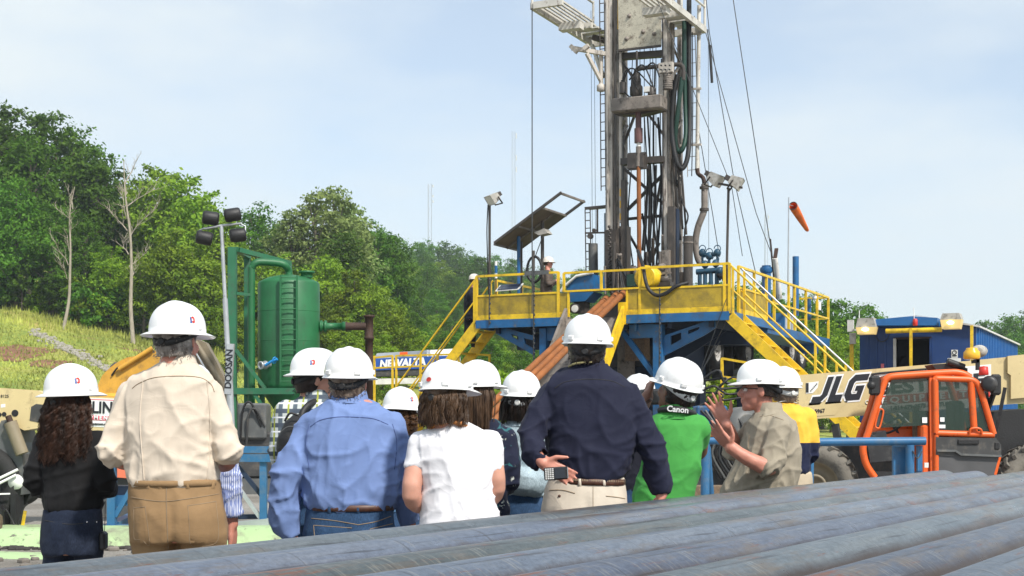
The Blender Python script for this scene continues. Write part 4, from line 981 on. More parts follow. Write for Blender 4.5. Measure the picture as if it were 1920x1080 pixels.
radio_mast(962, 246, 520, 300, .42, 'tall thin lattice radio mast on the hill left of the rig')
radio_mast(805, 345, 470, 310, .5, 'short lattice radio mast above the far trees')
radio_mast(1436, 402, 560, 320, .4, 'faint lattice radio mast seen behind the guy wires')

# ================================================================== green separator tank
RM = Matrix((UD, VD, ZD)).transposed()
TY = 30.6
TK = thing('separator_tank', 'green cylindrical separator tank in a green steel frame with a side ladder', 'tank', PG(541, TY))
tp = lambda x, y, d=0: P(x, y, TY + d) if d == 0 else P(x, y, TY) + Vector((0, d, 0))
r_t = 57.5 / F * TY; ax = PG(541.5, TY)
zz_ = lambda py: CAMH + (HOR - py) / F * TY
shell = MB().lathe(ax, [(.12, zz_(800)), (.3, zz_(770)), (r_t - .02, zz_(727)), (r_t, zz_(722)), (r_t, zz_(533)), (r_t * .96, zz_(529)), (r_t * .7, zz_(522)), (r_t * .35, zz_(517)), (0, zz_(515))], 48).build('shell', M['green'], TK)
for y in (640, 585): MB().lathe(ax, [(r_t + .001, zz_(y) - .012), (r_t + .006, zz_(y)), (r_t + .001, zz_(y) + .012)], 48, caps=False).build('weld_seam', M['green'], shell)
MB().lathe(ax + Vector((.40, -.1, zz_(522))), [(.13, 0), (.13, .1), (.17, .1), (.17, .14), (0, .16)], 18).build('hatch', M['green'], TK)
MB().tube(spline([tp(477, 838, -.35), tp(477, 700, -.35), tp(477, 520, -.35), tp(478, 505, -.35), tp(484, 497, -.35), tp(495, 494, -.3), tp(525, 495, -.15), tp(536, 499, -.1), tp(541, 508, 0), tp(542, 522, 0)], 5), .078, 14).build('riser_pipe', M['green'], TK)
MB().lathe(tp(477, 838, -.35), [(.11, -.02), (.11, .03)], 14).build('pipe_flange', M['brownpipe'], TK)
for (x, d, w) in ((447, -.65, .17), (452, .7, .12)):
    MB().beam(PG(x, TY) + Vector((0, d, 0)), Vector(((x - 960) / F * TY, TY + d, zz_(471))), w, w, up=(0, 1, 0)).build('frame_post', M['greenf'], TK)
pb('frame_beam', 'greenf', tp(455, 474, -.5), tp(537, 489, .5), .12, .10, parent=TK); pb('frame_beam', 'greenf', tp(450, 735, -.72), tp(562, 735, -.72), .12, .13, parent=TK)
pb('frame_beam', 'greenf', tp(450, 735, .72), tp(592, 735, .72), .12, .13, parent=TK); pb('frame_beam', 'greenf', tp(452, 474, -.62), tp(455, 474, .7), .1, parent=TK); pb('frame_beam', 'greenf', tp(537, 489, .5), tp(537, 512, .4), .08, parent=TK, up=(0, 1, 0))
pb('frame_beam', 'greenf', tp(449, 735, -.6), tp(455, 735, .7), .1, parent=TK); pb('frame_beam', 'greenf', tp(453, 555, -.6), tp(475, 556, -.4), .06, parent=TK)
for (a, b) in (((455, 660), (508, 730)), ((490, 742), (520, 790))): pb('frame_brace', 'greenf', tp(*a, -.72), tp(*b, -.72), .07, parent=TK, up=(0, 1, 0))
for (x, d) in ((500, -.55), (585, -.4), (585, .5)): pb('tank_leg', 'greenf', PG(x, TY) + Vector((0, d, 0)), tp(x, 742, d), .10, parent=TK, up=(0, 1, 0))
yl = -r_t - .10
ld = MB().beam(tp(537, 718, yl), tp(537, 523, yl), .035, .05, up=(0, 1, 0)).build('ladder', M['green'], TK)
MB().beam(tp(566, 718, yl + .06), tp(566, 523, yl + .06), .035, .05, up=(0, 1, 0)).build('side_rail', M['green'], ld)
for k in range(11): MB().tube([tp(537, 527 + 19 * k, yl), tp(566, 527 + 19 * k, yl + .06)], .013, 6).build('rung', M['green'], ld)
for y in (540, 700): MB().beam(tp(537, y, yl), tp(537, y, yl + .2), .03).build('ladder_bracket', M['green'], ld)
nz_ = TK
MB().lathe(tp(598, 612), [(.07, 0), (.09, .02), (.13, .03), (.13, .07), (.10, .07), (.10, .12), (.13, .12), (.13, .16), (.075, .18), (.075, .50), (.10, .50), (.10, .58)], 18, (1, 0, 0)).build('outlet_nozzle', M['green'], TK)
MB().lathe(tp(647, 612), [(.10, 0), (.10, .04), (.085, .06), (.085, .46)], 16, (1, 0, 0)).build('outlet_pipe', M['brownpipe'], TK)
MB().lathe(PG(692, TY), [(.085, 0), (.085, zz_(700)), (.11, zz_(699)), (.11, zz_(695)), (.085, zz_(693)), (.085, zz_(637)), (.11, zz_(636)), (.11, zz_(632)), (.09, zz_(630)), (.09, zz_(596)), (.12, zz_(595)), (.12, zz_(591)), (0, zz_(590))], 16).build('vent_pipe', M['brownpipe'], TK)
v_ = MB().lathe(tp(515, 686, -r_t + .05), [(.06, 0), (.06, .10), (.09, .10), (.09, .14), (.06, .14), (.06, .22), (.09, .22), (.09, .26), (.055, .26), (.055, .20)], 16, (-.65, -.75, -.1)).build('sample_valve', M['lightgrey'], TK)
MB().tube([tp(510, 688, -r_t - .16), tp(522, 681, -r_t - .2), tp(533, 677, -r_t - .22)], .03, 8).build('valve_lever', pm('bright_blue_paint', (.02, .25, .6), .4), v_)
MB().tube(arc(tp(527, 679, -r_t - .2), .07, 0, 360, (.3, 0, .9), (.4, .6, -.2), 12), .012, 5).build('lever_loop', pm('bright_blue_wire', (.02, .25, .6), .4), v_)

# pump skid under and beside the tank
t = thing('pump_skid', 'dark grey pump skid with hoses beneath the green tank', 'pump', PG(480, 28))
MB().box(PG(520, 28, .75), (1.6, 1.2, .9), None, .05).build('housing', M['charcoal'], t); MB().box(PG(520, 28, .15), (2.2, 1.4, .3)).build('base', M['grey'], t)
for k in range(2): MB().tube(spline([P(450 + 12 * k, 835, 27.3), P(455 + 11 * k, 770 + 9 * (k % 3), 27.2), P(470 + 9 * k, 755 + 12 * (k % 2), 27.2), P(490 + 7 * k, 800, 27.3)], 5), .022, 7).build('hose', M[('black', 'charcoal', 'grey')[k % 3]], t)
MB().box(P(477, 790, 27.6), (.55, .6, .7), None, .04).build('motor', M['grey'], t)

# ================================================================== light tower
LY = 24.0
t = thing('light_tower', 'grey telescopic light tower with four black lamp heads', 'light tower', PG(436, LY))
lp_ = lambda x, y, d=0: P(x, y, LY) + Vector((0, d, 0))
MB().tube([PG(437, LY, .6), lp_(430, 715)], .062, 12).build('mast', M['lightgrey'], t); MB().tube([lp_(431, 740), lp_(422, 560)], .045, 12).build('mast_section', M['lightgrey'], t); MB().tube([lp_(422, 562), lp_(415, 424)], .032, 12).build('mast_section', M['lightgrey'], t)
MB().box(lp_(431, 692, -.02), (.115, .10, .85), Matrix.Rotation(R(3.2), 3, 'Y') ).build('mast_box', M['lightgrey'], t)
text('maker_name', 'DOOSAN', .155, lp_(431, 692, -.075), (.045, 0, 1), (-1, 0, .045), M['ink'], t, bold=.004)
MB().tube([lp_(383, 429), lp_(415, 423), lp_(452, 419)], .022, 8).build('cross_bar', M['lightgrey'], t)
MB().tube([lp_(383, 428), lp_(374, 432), lp_(372, 445)], .014, 6).build('lamp_bracket', M['lightgrey'], t); MB().tube([lp_(452, 420), lp_(460, 424), lp_(460, 440)], .014, 6).build('lamp_bracket', M['lightgrey'], t)
for (x, y, a, tl) in ((395, 409, 8, 0), (436, 403, -14, .2), (383, 446, 14, 0), (446, 441, -10, 0)):
    d = Vector((math.cos(R(a)), .25, -math.sin(R(a)) * .8)).normalized()
    lh = MB().lathe(lp_(x, y) - d * .13, [(.06, -.01), (.10, 0), (.115, .03), (.115, .23), (.10, .26), (.06, .27)], 16, d).build('lamp_head', M['black'], t)
    MB().box(lp_(x, y, .10), (.22, .05, .18), Matrix.Rotation(R(a), 3, 'Y')).build('lamp_back', M['blackp'], lh)
m = MB(); q = []
for k in range(110):
    f_ = k / 109; q.append(lp_(424 - 3 * (1 - f_) + 2.5 * math.sin(k * 1.3), 545 + 165 * f_, .03 * math.cos(k * 1.3)))
m.tube(q, .008, 4); m.build('coil_cable', M['black'], t)
MB().box(PG(352, LY, .55), (1.0, 1.0, 1.0), None, .06).build('generator_box', M['charcoal'], t); MB().beam(PG(352, LY, .5), PG(437, LY, .62), .10).build('mast_arm', M['lightgrey'], t)
for x in (-.3, .3): wheel(PG(352, LY, .3) + Vector((x, -.55, 0)), .3, .18, (0, -1, 0), M['tyred'], M['rimw'], t)

# ================================================================== excavator behind the tan shirted man
EY = 33.0
t = thing('excavator', 'yellow excavator with folded boom partly hidden behind the tan shirted man', 'excavator', PG(270, EY))
ep = lambda x, y, d=0: P(x, y, EY) + Vector((0, d, 0))
def boxpath(name, mat, pts, w, hs, parent):
    """thick plate beam following points, depth w, heights hs"""
    pts = [Vector(p) for p in pts]; up = []; dn = []
    for i, p in enumerate(pts):
        d = (pts[min(i + 1, len(pts) - 1)] - pts[max(i - 1, 0)]).normalized(); n_ = Vector((-d.z, 0, d.x)); up.append(p + n_ * hs[i] / 2); dn.append(p - n_ * hs[i] / 2)
    return MB().prism([p - Vector((0, w / 2, 0)) for p in up + dn[::-1]], (0, w, 0)).build(name, M[mat], parent)
boxpath('boom', 'excav', spline([ep(192, 790), ep(203, 735), ep(225, 705), ep(262, 685), ep(320, 668), ep(368, 650)], 4), .45, [.45] * 6 + [.5] * 6 + [.42] * 9, t)
boxpath('stick', 'rim', [ep(360, 640), ep(372, 655), ep(395, 690), ep(425, 745), ep(440, 775)], .35, [.25, .5, .42, .35, .3], t)
MB().tube([ep(372, 643, -.3), ep(430, 735, -.3)], .06, 10).build('cylinder_barrel', M['rim'], t); MB().tube([ep(366, 650, -.36), ep(420, 742, -.36)], .03, 8).build('cylinder_rod', M['chrome'], t); MB().tube([ep(230, 693, -.3), ep(292, 654, -.3)], .055, 10).build('cylinder_barrel', M['excav'], t)
MB().tube(spline([ep(215, 705, -.26), ep(228, 690, -.3), ep(245, 686, -.3), ep(262, 672, -.28), ep(290, 655, -.26)], 5), .02, 6).build('hydraulic_hose', M['black'], t)
MB().box(ep(372, 692, .3), (.7, .5, .32)).build('counter_box', M['greenf'], t)
MB().box(PG(210, EY + .8, 1.5), (2.6, 2.2, 1.3), None, .15).build('house', M['excav'], t); MB().box(PG(255, EY + .5, 2.0), (1.0, 1.0, 1.6), None, .1).build('cab', M['charcoal'], t)
for y in (-.9, 1.9): MB().box(PG(210, EY + y, .45), (3.6, .55, .9), None, .3).build('track', M['tyred'], t)
MB().prism([ep(425, 760, -.4), ep(455, 775, -.4), ep(450, 815, -.4), ep(420, 810, -.4)], (0, .8, 0)).build('bucket', M['charcoal'], t)

# ================================================================== tan telehandler at the left edge
AY = 19.0
t = thing('telehandler', 'tan telehandler boom and dark chassis at the far left edge behind the black shirted woman', 'telehandler', PG(60, AY))
ap = lambda x, y, d=0: P(x, y, AY) + Vector((0, d, 0))
boom = MB().prism([ap(-140, 722, -.3), ap(8, 728, -.3), ap(85, 733, -.3), ap(100, 740, -.3), ap(330, 752, -.3), ap(330, 815, -.3), ap(165, 812, -.3), ap(100, 800, -.3), ap(60, 807, -.3), ap(26, 790, -.3), ap(8, 798, -.3), ap(-140, 795, -.3)], (0, .6, 0)).build('boom', M['tan'], t)
MB().prism([ap(4, 729, -.31), ap(9, 729, -.31), ap(9, 790, -.31), ap(0, 790, -.31)], (0, .02, 0)).build('boom_end', M['red'], boom)
for (x, y, r_) in ((14, 778, .03), (23, 777, .03), (43, 775, .045)): MB().lathe(ap(x, y, -.295), [(r_, 0), (r_, .012)], 14, (0, -1, 0)).build('pin_hole', M['black'], boom)
MB().prism([ap(70, 765, -.305), ap(82, 758, -.305), ap(100, 760, -.305), ap(100, 795, -.305), ap(70, 789, -.305)], (0, .01, 0)).build('recess_panel', M['charcoal'], boom)
MB().prism([ap(74, 735, -.306), ap(76, 735, -.306), ap(70, 787, -.306), ap(68, 787, -.306)], (0, .01, 0)).build('boom_rib', M['tan'], boom)
text('unit_number', '8125', .055, ap(24, 744, -.302), (1, 0, 0), (0, 0, 1), M['ink'], boom)
MB().prism([ap(17, 759, -.303), ap(25, 758, -.303), ap(25, 764, -.303), ap(17, 765, -.303)], (0, .004, 0)).build('decal', M['white'], boom)
sg = MB().prism([ap(120, 744, -.305), ap(250, 750, -.305), ap(250, 803, -.305), ap(120, 797, -.305)], (0, .01, 0)).build('name_board', M['white'], boom)
text('sign_text', 'BEST LINE', .215, ap(180, 765, -.312), (1, 0, -.03), (0, 0, 1), M['ink'], sg, bold=.005, fit=.80)
MB().prism([ap(121, 776, -.308), ap(249, 782, -.308), ap(249, 791, -.308), ap(121, 785, -.308)], (0, .005, 0)).build('sign_band', M['pink'], sg)
text('sign_text', 'EQUIPMENT', .07, ap(186, 783.5, -.314), (1, 0, -.03), (0, 0, 1), M['inkw'], sg, bold=.002, space=1.5)
text('sign_text', 'www.bestlineequipment.com', .036, ap(186, 794.5, -.314), (1, 0, -.03), (0, 0, 1), M['ink'], sg, bold=.001)
MB().prism([ap(121, 746, -.308), ap(249, 751.5, -.308), ap(249, 753, -.308), ap(121, 747.5, -.308)], (0, .005, 0)).build('sign_border', M['pink'], sg)
MB().prism([ap(15, 800, -.35), ap(20, 789, -.35), ap(34, 786, -.35), ap(42, 795, -.35), ap(48, 830, -.35), ap(60, 850, -.35), ap(60, 925, -.35), ap(-160, 940, -.35), ap(-160, 850, -.35), ap(12, 850, -.35)], (0, .8, 0)).build('chassis', M['grey'], t)
MB().tube([ap(40, 792, -.42), ap(62, 850, -.42)], .085, 14).build('cylinder_barrel', M['rim'], t); MB().tube([ap(36, 780, -.42), ap(42, 796, -.42)], .04, 10).build('cylinder_rod', M['brownpipe'], t)
MB().prism([ap(-120, 900, -.6), ap(0, 915, -.6), ap(38, 955, -.6), ap(38, 985, -.6), ap(-120, 990, -.6)], (0, .5, 0)).build('bucket_side', M['black'], t)
MB().prism([ap(44, 925, -.5), ap(54, 925, -.5), ap(54, 985, -.5), ap(44, 985, -.5)], (0, .3, 0)).build('stand_leg', M['black'], t)
for (a, b) in (((-40, 928), (58, 878)), ((-40, 938), (55, 888))): MB().tube([ap(*a, -.65), ap(*b, -.5)], .018, 8).build('white_rod', M['white'], t)
pb('white_rod', 'white', ap(14, 923, -.55), ap(46, 922, -.55), .02, parent=t)
wheel(ap(-20, 908, -.3), .55, .35, (0, -1, 0), M['tyred'], M['charcoal'], t); wheel(ap(30, 905, .1), .32, .3, (0, -1, 0), M['tyred'], M['charcoal'], t)
MB().lathe(ap(52, 901, -.45), [(.10, 0), (.10, .02), (0, .03)], 16, (0, -1, 0)).build('hub_cap', M['white'], t)
MB().tube(spline([ap(30, 985, -.6), ap(40, 950, -.62), ap(52, 970, -.6), ap(62, 983, -.62), ap(72, 950, -.6), ap(80, 940, -.6)], 5), .012, 6).build('cable', M['black'], t)
pb('yellow_lever', 'yellow', ap(75, 985, -.7), ap(81, 952, -.7), .03, parent=t)
o = MB().prism([P(190, 862, 20.5), P(243, 868, 20.5), P(243, 897, 20.5), P(190, 893, 20.5)], (0, .5, 0)).build('orange_barrier', pm('orange_plastic', (.85, .22, .12), .5)); rooted(o, PG(216, 20.5)); tag(o, 'faded orange board behind the blue stand at left', 'barrier')
MB().box(PG(216, 20.7, .28), (.9, .25, .56)).build('orange_base', M['grey'], o)

# ================================================================== pale green liner berm and site clutter
def berm(name, pts, w, h, mat, seed):
    m = MB(); n = 9; vs = []; P2 = spline(pts, 10)
    for i, p in enumerate(P2):
        d = (P2[min(i + 1, len(P2) - 1)] - P2[max(i - 1, 0)]).normalized(); s_ = Vector((-d.y, d.x, 0))
        for k in range(n):
            t_ = k / (n - 1) * 2 - 1; hh = h * (1 - abs(t_) ** 3) * (1 + .25 * noise.noise(p * 1.3 + Vector((t_ * .7, 0, seed)))) 
            vs.append(p + s_ * (w * t_ / 2) + Vector((0, .05 * noise.noise(p * 2 + Vector((seed, 0, t_))), hh)))
    m.add(vs, [(i * n + k, i * n + k + 1, (i + 1) * n + k + 1, (i + 1) * n + k) for i in range(len(P2) - 1) for k in range(n - 1)], True)
    return m.build(name, mat)
t = thing('liner_berm', 'pale green plastic liner over a low berm behind the left people', 'liner', (-4, 15.8, 0))
berm('berm_fold', [Vector((-9, 15.6, 0)), Vector((-6, 15.6, 0)), Vector((-4, 15.7, 0)), Vector((-2.2, 16.0, 0)), Vector((-.6, 16.3, 0))], .7, .19, M['liner'], 1).parent = None
bo = bpy.data.objects['berm_fold']; bo.parent = t; bo.matrix_parent_inverse = Matrix.Translation(-Vector((-4, 15.8, 0)))
bo = berm('floor_sheet', [Vector((-9, 17.6, .01)), Vector((-4, 17.7, .01)), Vector((-.6, 18.2, .01))], 2.2, .03, M['liner'], 5); bo.parent = t; bo.matrix_parent_inverse = Matrix.Translation(-Vector((-4, 15.8, 0)))
bo = berm('loose_flap', [Vector((-8.5, 14.3, .0)), Vector((-6, 14.35, .0)), Vector((-4.5, 14.2, 0))], .55, .035, M['liner'], 9); bo.parent = t; bo.matrix_parent_inverse = Matrix.Translation(-Vector((-4, 15.8, 0)))
m = MB().tube(spline([Vector((-8.2, 16.5, .19)), Vector((-7, 16.5, .2)), Vector((-5.95, 16.55, .19))], 5), [.09] * 11, 8); o = m.build('timber_log', M['wood']); rooted(o, (-7, 16.5, .1)); tag(o, 'short weathered log lying along the green liner at far left', 'log')
# mud clods
m = MB(); rk2 = random.Random(8)
for i in range(420):
    x, y = rk2.uniform(-6.5, -.5), 11 + 4.2 * rk2.random(); s = rk2.uniform(.015, .06)
    m.box((x, y, s * .3), (s * 2, s * 1.6, s), Matrix.Rotation(rk2.random() * 6, 3, 'Z'), s * .3)
tag(m.build('gravel_clods', pm('gravel_grey', (.16, .14, .12), .9, var=.3)), 'loose stones and mud clods on the gravel pad', 'stones', kind='stuff')
m = MB()
for i in range(520):
    x, y = rk2.uniform(-6.5, -.5), 15.12 + .09 * rk2.gauss(0, 1); s = rk2.uniform(.012, .04); m.box((x, y, s * .3), (s * 2.5, s * 1.6, s), Matrix.Rotation(rk2.random() * 6, 3, 'Z'), s * .3)
tag(m.build('mud_ridge', pm('wet_mud', (.035, .03, .026), .8, var=.3)), 'dark wet mud along the foot of the green liner', 'mud', kind='stuff')

# blue pipe rack stands
BY = 18.3
bp_ = lambda x, y, d=0: P(x, y, BY) + Vector((0, d, 0))
t = thing('pipe_rack', 'blue steel pipe rack stand between the black shirted woman and tan shirted man', 'pipe rack', PG(220, BY))
pb('post', 'blue2', bp_(210, 985), bp_(210, 868), .10, .12, up=(0, 1, 0), parent=t); pb('foot_beam', 'blue2', bp_(190, 991), bp_(262, 989), .2, .09, parent=t); pb('brace', 'blue2', bp_(216, 968), bp_(262, 890), .06, parent=t, up=(0, 1, 0))
pb('top_beam', 'blue2', bp_(195, 862), bp_(300, 864), .12, .12, parent=t); MB().box(bp_(245, 930, .3), (.55, .3, .24)).build('rack_box', M['navy'], t); pb('cross_beam', 'blue2', bp_(216, 940, .1), bp_(262, 936, .1), .06, .14, parent=t)
pb('post', 'blue2', bp_(290, 985), bp_(290, 866), .10, .12, up=(0, 1, 0), parent=t); pb('foot_beam', 'blue2', bp_(210, 988, .1), bp_(210, 970, 2), .12, parent=t)
t = thing('pipe_rack', 'blue steel pipe rack stand between the tan shirted and blue shirted men', 'pipe rack', PG(494, BY))
pb('top_beam', 'blue2', bp_(395, 843), bp_(640, 843, -.1), .10, .085, parent=t); pb('top_beam', 'blue2', bp_(395, 858.5), bp_(640, 858.5, -.1), .10, .10, parent=t)
pb('post', 'blue2', bp_(494, 985), bp_(494, 865), .085, .10, up=(0, 1, 0), parent=t); pb('post', 'blue2', bp_(420, 985), bp_(420, 865), .085, .10, up=(0, 1, 0), parent=t); pb('post', 'blue2', bp_(600, 985), bp_(600, 865), .085, .10, up=(0, 1, 0), parent=t)
pb('brace', 'navy', bp_(440, 868, .05), bp_(490, 930, .05), .055, parent=t, up=(0, 1, 0)); pb('brace', 'lightgrey', bp_(446, 912), bp_(496, 982), .05, parent=t, up=(0, 1, 0)); pb('foot_beam', 'lightgrey', bp_(420, 990), bp_(505, 981), .14, .13, parent=t); pb('foot_beam', 'navy', bp_(430, 972, .3), bp_(610, 968, .3), .10, .06, parent=t)
RY = 17.6
rp_ = lambda x, y, d=0: P(x, y, RY) + Vector((0, d, 0))
t = thing('pipe_rack', 'blue tubular pipe rack frame in front of the orange cab', 'pipe rack', PG(1620, RY))
pt('top_tube', 'blue2', rp_(1516, 829), rp_(1735, 827), .052, 12, t); pt('post', 'blue2', rp_(1706, 985), rp_(1706, 834), .055, 12, t); pb('post', 'blue2', rp_(1692, 985, .15), rp_(1692, 836, .15), .16, .08, parent=t, up=(0, 1, 0)); pb('post', 'blue2', rp_(1728, 990, .1), rp_(1728, 836, .1), .06, .07, parent=t, up=(0, 1, 0)); pt('post', 'blue2', rp_(1519, 990), rp_(1522, 832), .032, 10, t)
MB().tube(spline([rp_(1709, 845, -.06), rp_(1715, 858, -.07), rp_(1721, 857, -.05), rp_(1727, 846, -.04)], 5), .008, 5).build('safety_chain', M['cable'], t); MB().box(rp_(1736, 872, -.02), (.05, .02, .06)).build('tag_plate', M['whited'], t)
pb('foot_beam', 'blue2', rp_(1500, 992), rp_(1745, 990), .14, .10, parent=t)
t = thing('pipe_rack', 'blue tubular post with a rusty cross pipe beside the gesturing man', 'pipe rack', PG(1323, 16))
rq_ = lambda x, y, d=0: P(x, y, 16) + Vector((0, d, 0))
pt('post', 'blue2', rq_(1321, 1010), rq_(1323, 826), .05, 12, t); pt('brace', 'blue2', rq_(1345, 1005, .3), rq_(1326, 838), .04, 10, t); pt('top_tube', 'blue2', rq_(1312, 827), rq_(1360, 825), .045, 12, t); pt('cross_pipe', 'rust_pipe', rq_(1290, 818), rq_(1350, 816), .03, 10, t); pb('foot_beam', 'blue2', rq_(1290, 1013), rq_(1380, 1013), .15, .08, parent=t)

# machinery glimpsed between the green shirted man and the telehandler
t = thing('mud_pump', 'grey and blue mud pump with hoses seen past the raised hands', 'pump', PG(1370, 23))
mp_ = lambda x, y, d=0: P(x, y, 23) + Vector((0, d, 0))
MB().lathe(mp_(1382, 805, 0), [(.25, -.3), (.33, -.25), (.36, 0), (.33, .35), (.2, .4)], 20, (.3, -.9, .1)).build('cowl', M['grey'], t); MB().box(mp_(1330, 790), (.5, .6, .5), None, .03).build('gear_case', M['blue'], t); MB().box(mp_(1350, 870, .2), (1.1, .9, .9), None, .05).build('engine', M['charcoal'], t); MB().box(PG(1360, 23.2, .15), (1.8, 1.2, .3)).build('skid', M['navy'], t)
for k in range(7): MB().tube(spline([mp_(1310 + 8 * k, 770, -.3), mp_(1330 + 9 * k, 800 + 10 * (k % 3), -.45), mp_(1322 + 6 * k, 850, -.45), mp_(1345 + 7 * k, 895, -.4)], 5), .02, 6).build('hose', M[('black', 'grey', 'black', 'cable')[k % 4]], t)
for k in range(5): MB().tube(spline([mp_(1290, 770 - 13 * k, .6 + .1 * k), mp_(1335 + 9 * k, 752 - 15 * ((k * 2) % 5), .6), mp_(1385 - 6 * k, 705 + 11 * ((k * 3) % 5), .6), mp_(1450, 735 - 9 * ((k * 2) % 3), .6)], 5), .018 + .004 * (k % 3), 6).build('hose', M['black'], t)
t = thing('timber_blocks', 'stack of timber blocks on the ground behind the green shirted man', 'timber', PG(1300, 20))
for k in range(3): MB().box(PG(1300, 20, .08 + .16 * k), (1.1 - .1 * k, .3, .15), None, .01).build('block', M['wood'], t)

# ================================================================== vacuum tanker far behind
VY = 60.0
t = thing('tanker_truck', 'tanker truck with a silver tank and blue lettered side panel behind the left stairs', 'tanker truck', PG(790, VY, hill(-3.8, VY)))
vp = lambda x, y, d=0: P(x, y, VY) + Vector((0, d, 0))
ax2 = (vp(858, 674) - vp(706, 683)); L2 = ax2.length; ax2.normalize()
tank = MB().lathe(vp(706, 683, .3), [(0, -.12), (.3, -.08), (.46, 0), (.48, .05), (.48, L2 * .62), (.5, L2 * .62), (.5, L2 * .645), (.48, L2 * .645), (.48, L2 - .05), (.46, L2), (.3, L2 + .08), (0, L2 + .12)], 28, ax2).build('tank', M['lightgrey'], t)
MB().lathe(vp(808, 677, .3), [(.485, 0), (.485, 1.05), (.3, 1.2), (0, 1.25)], 28, ax2).build('tank_end', M['whited'], t)
MB().prism([vp(699, 673, -.25), vp(848, 667, -.25), vp(848, 690, -.25), vp(699, 695, -.25)], (0, .05, 0)).build('side_panel', pm('sign_blue', (.012, .07, .32), .4), t)
text('company_name', 'NEWALTA', .44, vp(755, 681.5, -.27), ax2, (0, 0, 1), M['inkw'], t, bold=.022, shear=.2, sx=.92)
MB().prism([vp(750, 661, -.22), vp(765, 660, -.22), vp(765, 666, -.22), vp(750, 667, -.22)], (0, .02, 0)).build('placard', M['orange'], t)
MB().beam(vp(699, 716, .2), vp(870, 712, .2), .9, .24).build('frame_rail', M['whited'], t); MB().beam(vp(700, 701, .2), vp(800, 698, .2), .8, .24).build('saddle', M['charcoal'], t)
for (x, y) in ((725, 733), (760, 731), (845, 731)):
    for d in (-.5, 1.1): wheel(Vector((vp(x, y).x, VY + d, hill(-4, VY) + .5)), .5, .28, (0, -1, 0), M['tyred'], M['rimw'], t)
# yellow safety rails in front of the tanker
t = thing('safety_gate', 'yellow tubular safety gate rails in front of the tanker truck', 'railing', RV(740, 800, 2))
for (a, b) in (((700, 671), (736, 667)), ((742, 667), (860, 664)), ((700, 690), (800, 686))): pb('rail', 'yellow', RV(*a, 2.4), RV(*b, 2.4), .045, parent=t)
for x in (736, 743, 860, 702): pb('post', 'yellow', RV(x, 667, 2.4), RV(x, 872, 2.4), .05, parent=t, up=VD)

# ================================================================== blue site cabin
DG = P(1612, 700, 41.5); DGx, DGy = DG.x, DG.y
def dg(u, v, z): return Vector((DGx - UD.x * u + VD.x * v, DGy - UD.y * u + VD.y * v, z))   # u to the right along the front
def dpx(px, v=0):            # u of a pixel column on the cabin front
    k = (px - 960) / F; a = (DGx + VD.x * v) - k * (DGy + VD.y * v); b = .9 - k * -.436; return -a / b if abs(b) > 1e-6 else 0
def dzz(px, py, v=0):
    u = dpx(px, v); return CAMH + (HOR - py) / F * dg(u, v, 0).y
DH = thing('site_cabin', 'dark blue metal site cabin with an open doorway and low gabled roof', 'cabin', dg(1.6, 2, 0))
wU = dpx(1830); zE = dzz(1830, 613); zR = dzz(1716, 598); LB = 9.8
MB().prism([dg(.2, 1.2, .5), dg(dpx(1820), 1.2, .5), dg(dpx(1820), 1.2, 4.1), dg(.2, 1.2, 4.1)], VD * .05).build('interior_shade_sheet', M['doorway'], DH); d0, d1 = dpx(1676), dpx(1747); zdo = dzz(1710, 634)  # black sheet added behind the doorway to paint the interior as dark
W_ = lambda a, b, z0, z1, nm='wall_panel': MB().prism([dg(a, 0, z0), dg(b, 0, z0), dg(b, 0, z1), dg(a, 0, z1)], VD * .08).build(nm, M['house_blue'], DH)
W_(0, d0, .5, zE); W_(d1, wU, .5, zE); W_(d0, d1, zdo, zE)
for k in range(1, 4): MB().beam(dg(d0 * k / 4, -.01, .5), dg(d0 * k / 4, -.01, zE), .05, .05, up=VD).build('wall_rib', M['house_blue'], DH)
MB().prism([dg(0, 0, zE), dg(wU, 0, zE), dg(wU / 2, 0, zR + .02)], VD * .08).build('gable', M['house_blue'], DH)
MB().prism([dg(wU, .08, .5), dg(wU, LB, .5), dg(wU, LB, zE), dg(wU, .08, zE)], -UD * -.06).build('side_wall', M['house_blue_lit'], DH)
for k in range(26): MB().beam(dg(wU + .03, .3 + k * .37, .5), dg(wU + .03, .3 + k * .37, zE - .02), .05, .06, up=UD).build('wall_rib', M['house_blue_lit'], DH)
MB().prism([dg(0, .08, .5), dg(0, LB, .5), dg(0, LB, zE), dg(0, .08, zE)], UD * -.06).build('side_wall', M['house_blue'], DH)
MB().prism([dg(0, LB, .5), dg(wU, LB, .5), dg(wU, LB, zE), dg(0, LB, zE)], VD * .06).build('back_wall', M['house_blue'], DH)
MB().prism([dg(0, 0, .38), dg(wU, 0, .38), dg(wU, LB, .38), dg(0, LB, .38)], (0, 0, .12)).build('cabin_floor', M['charcoal'], DH)
for s in (0, 1):
    a, b = ((-.12, wU / 2) if s == 0 else (wU / 2, wU + .12)); za, zb = ((zE - .02, zR + .05) if s == 0 else (zR + .05, zE - .02))
    MB().prism([dg(a, -.15, za), dg(b, -.15, zb), dg(b, LB + .1, zb), dg(a, LB + .1, za)], (0, 0, .05)).build('roof_sheet', M['whited'], DH)
MB().prism([dg(dpx(1640), -.7, dzz(1640, 613)), dg(dpx(1765), -.7, dzz(1765, 613)), dg(dpx(1765), -.7, dzz(1765, 599)), dg(dpx(1716), -.7, dzz(1716, 596)), dg(dpx(1640), -.7, dzz(1640, 603))], VD * .5).build('canopy', M['house_blue_lit'], DH)
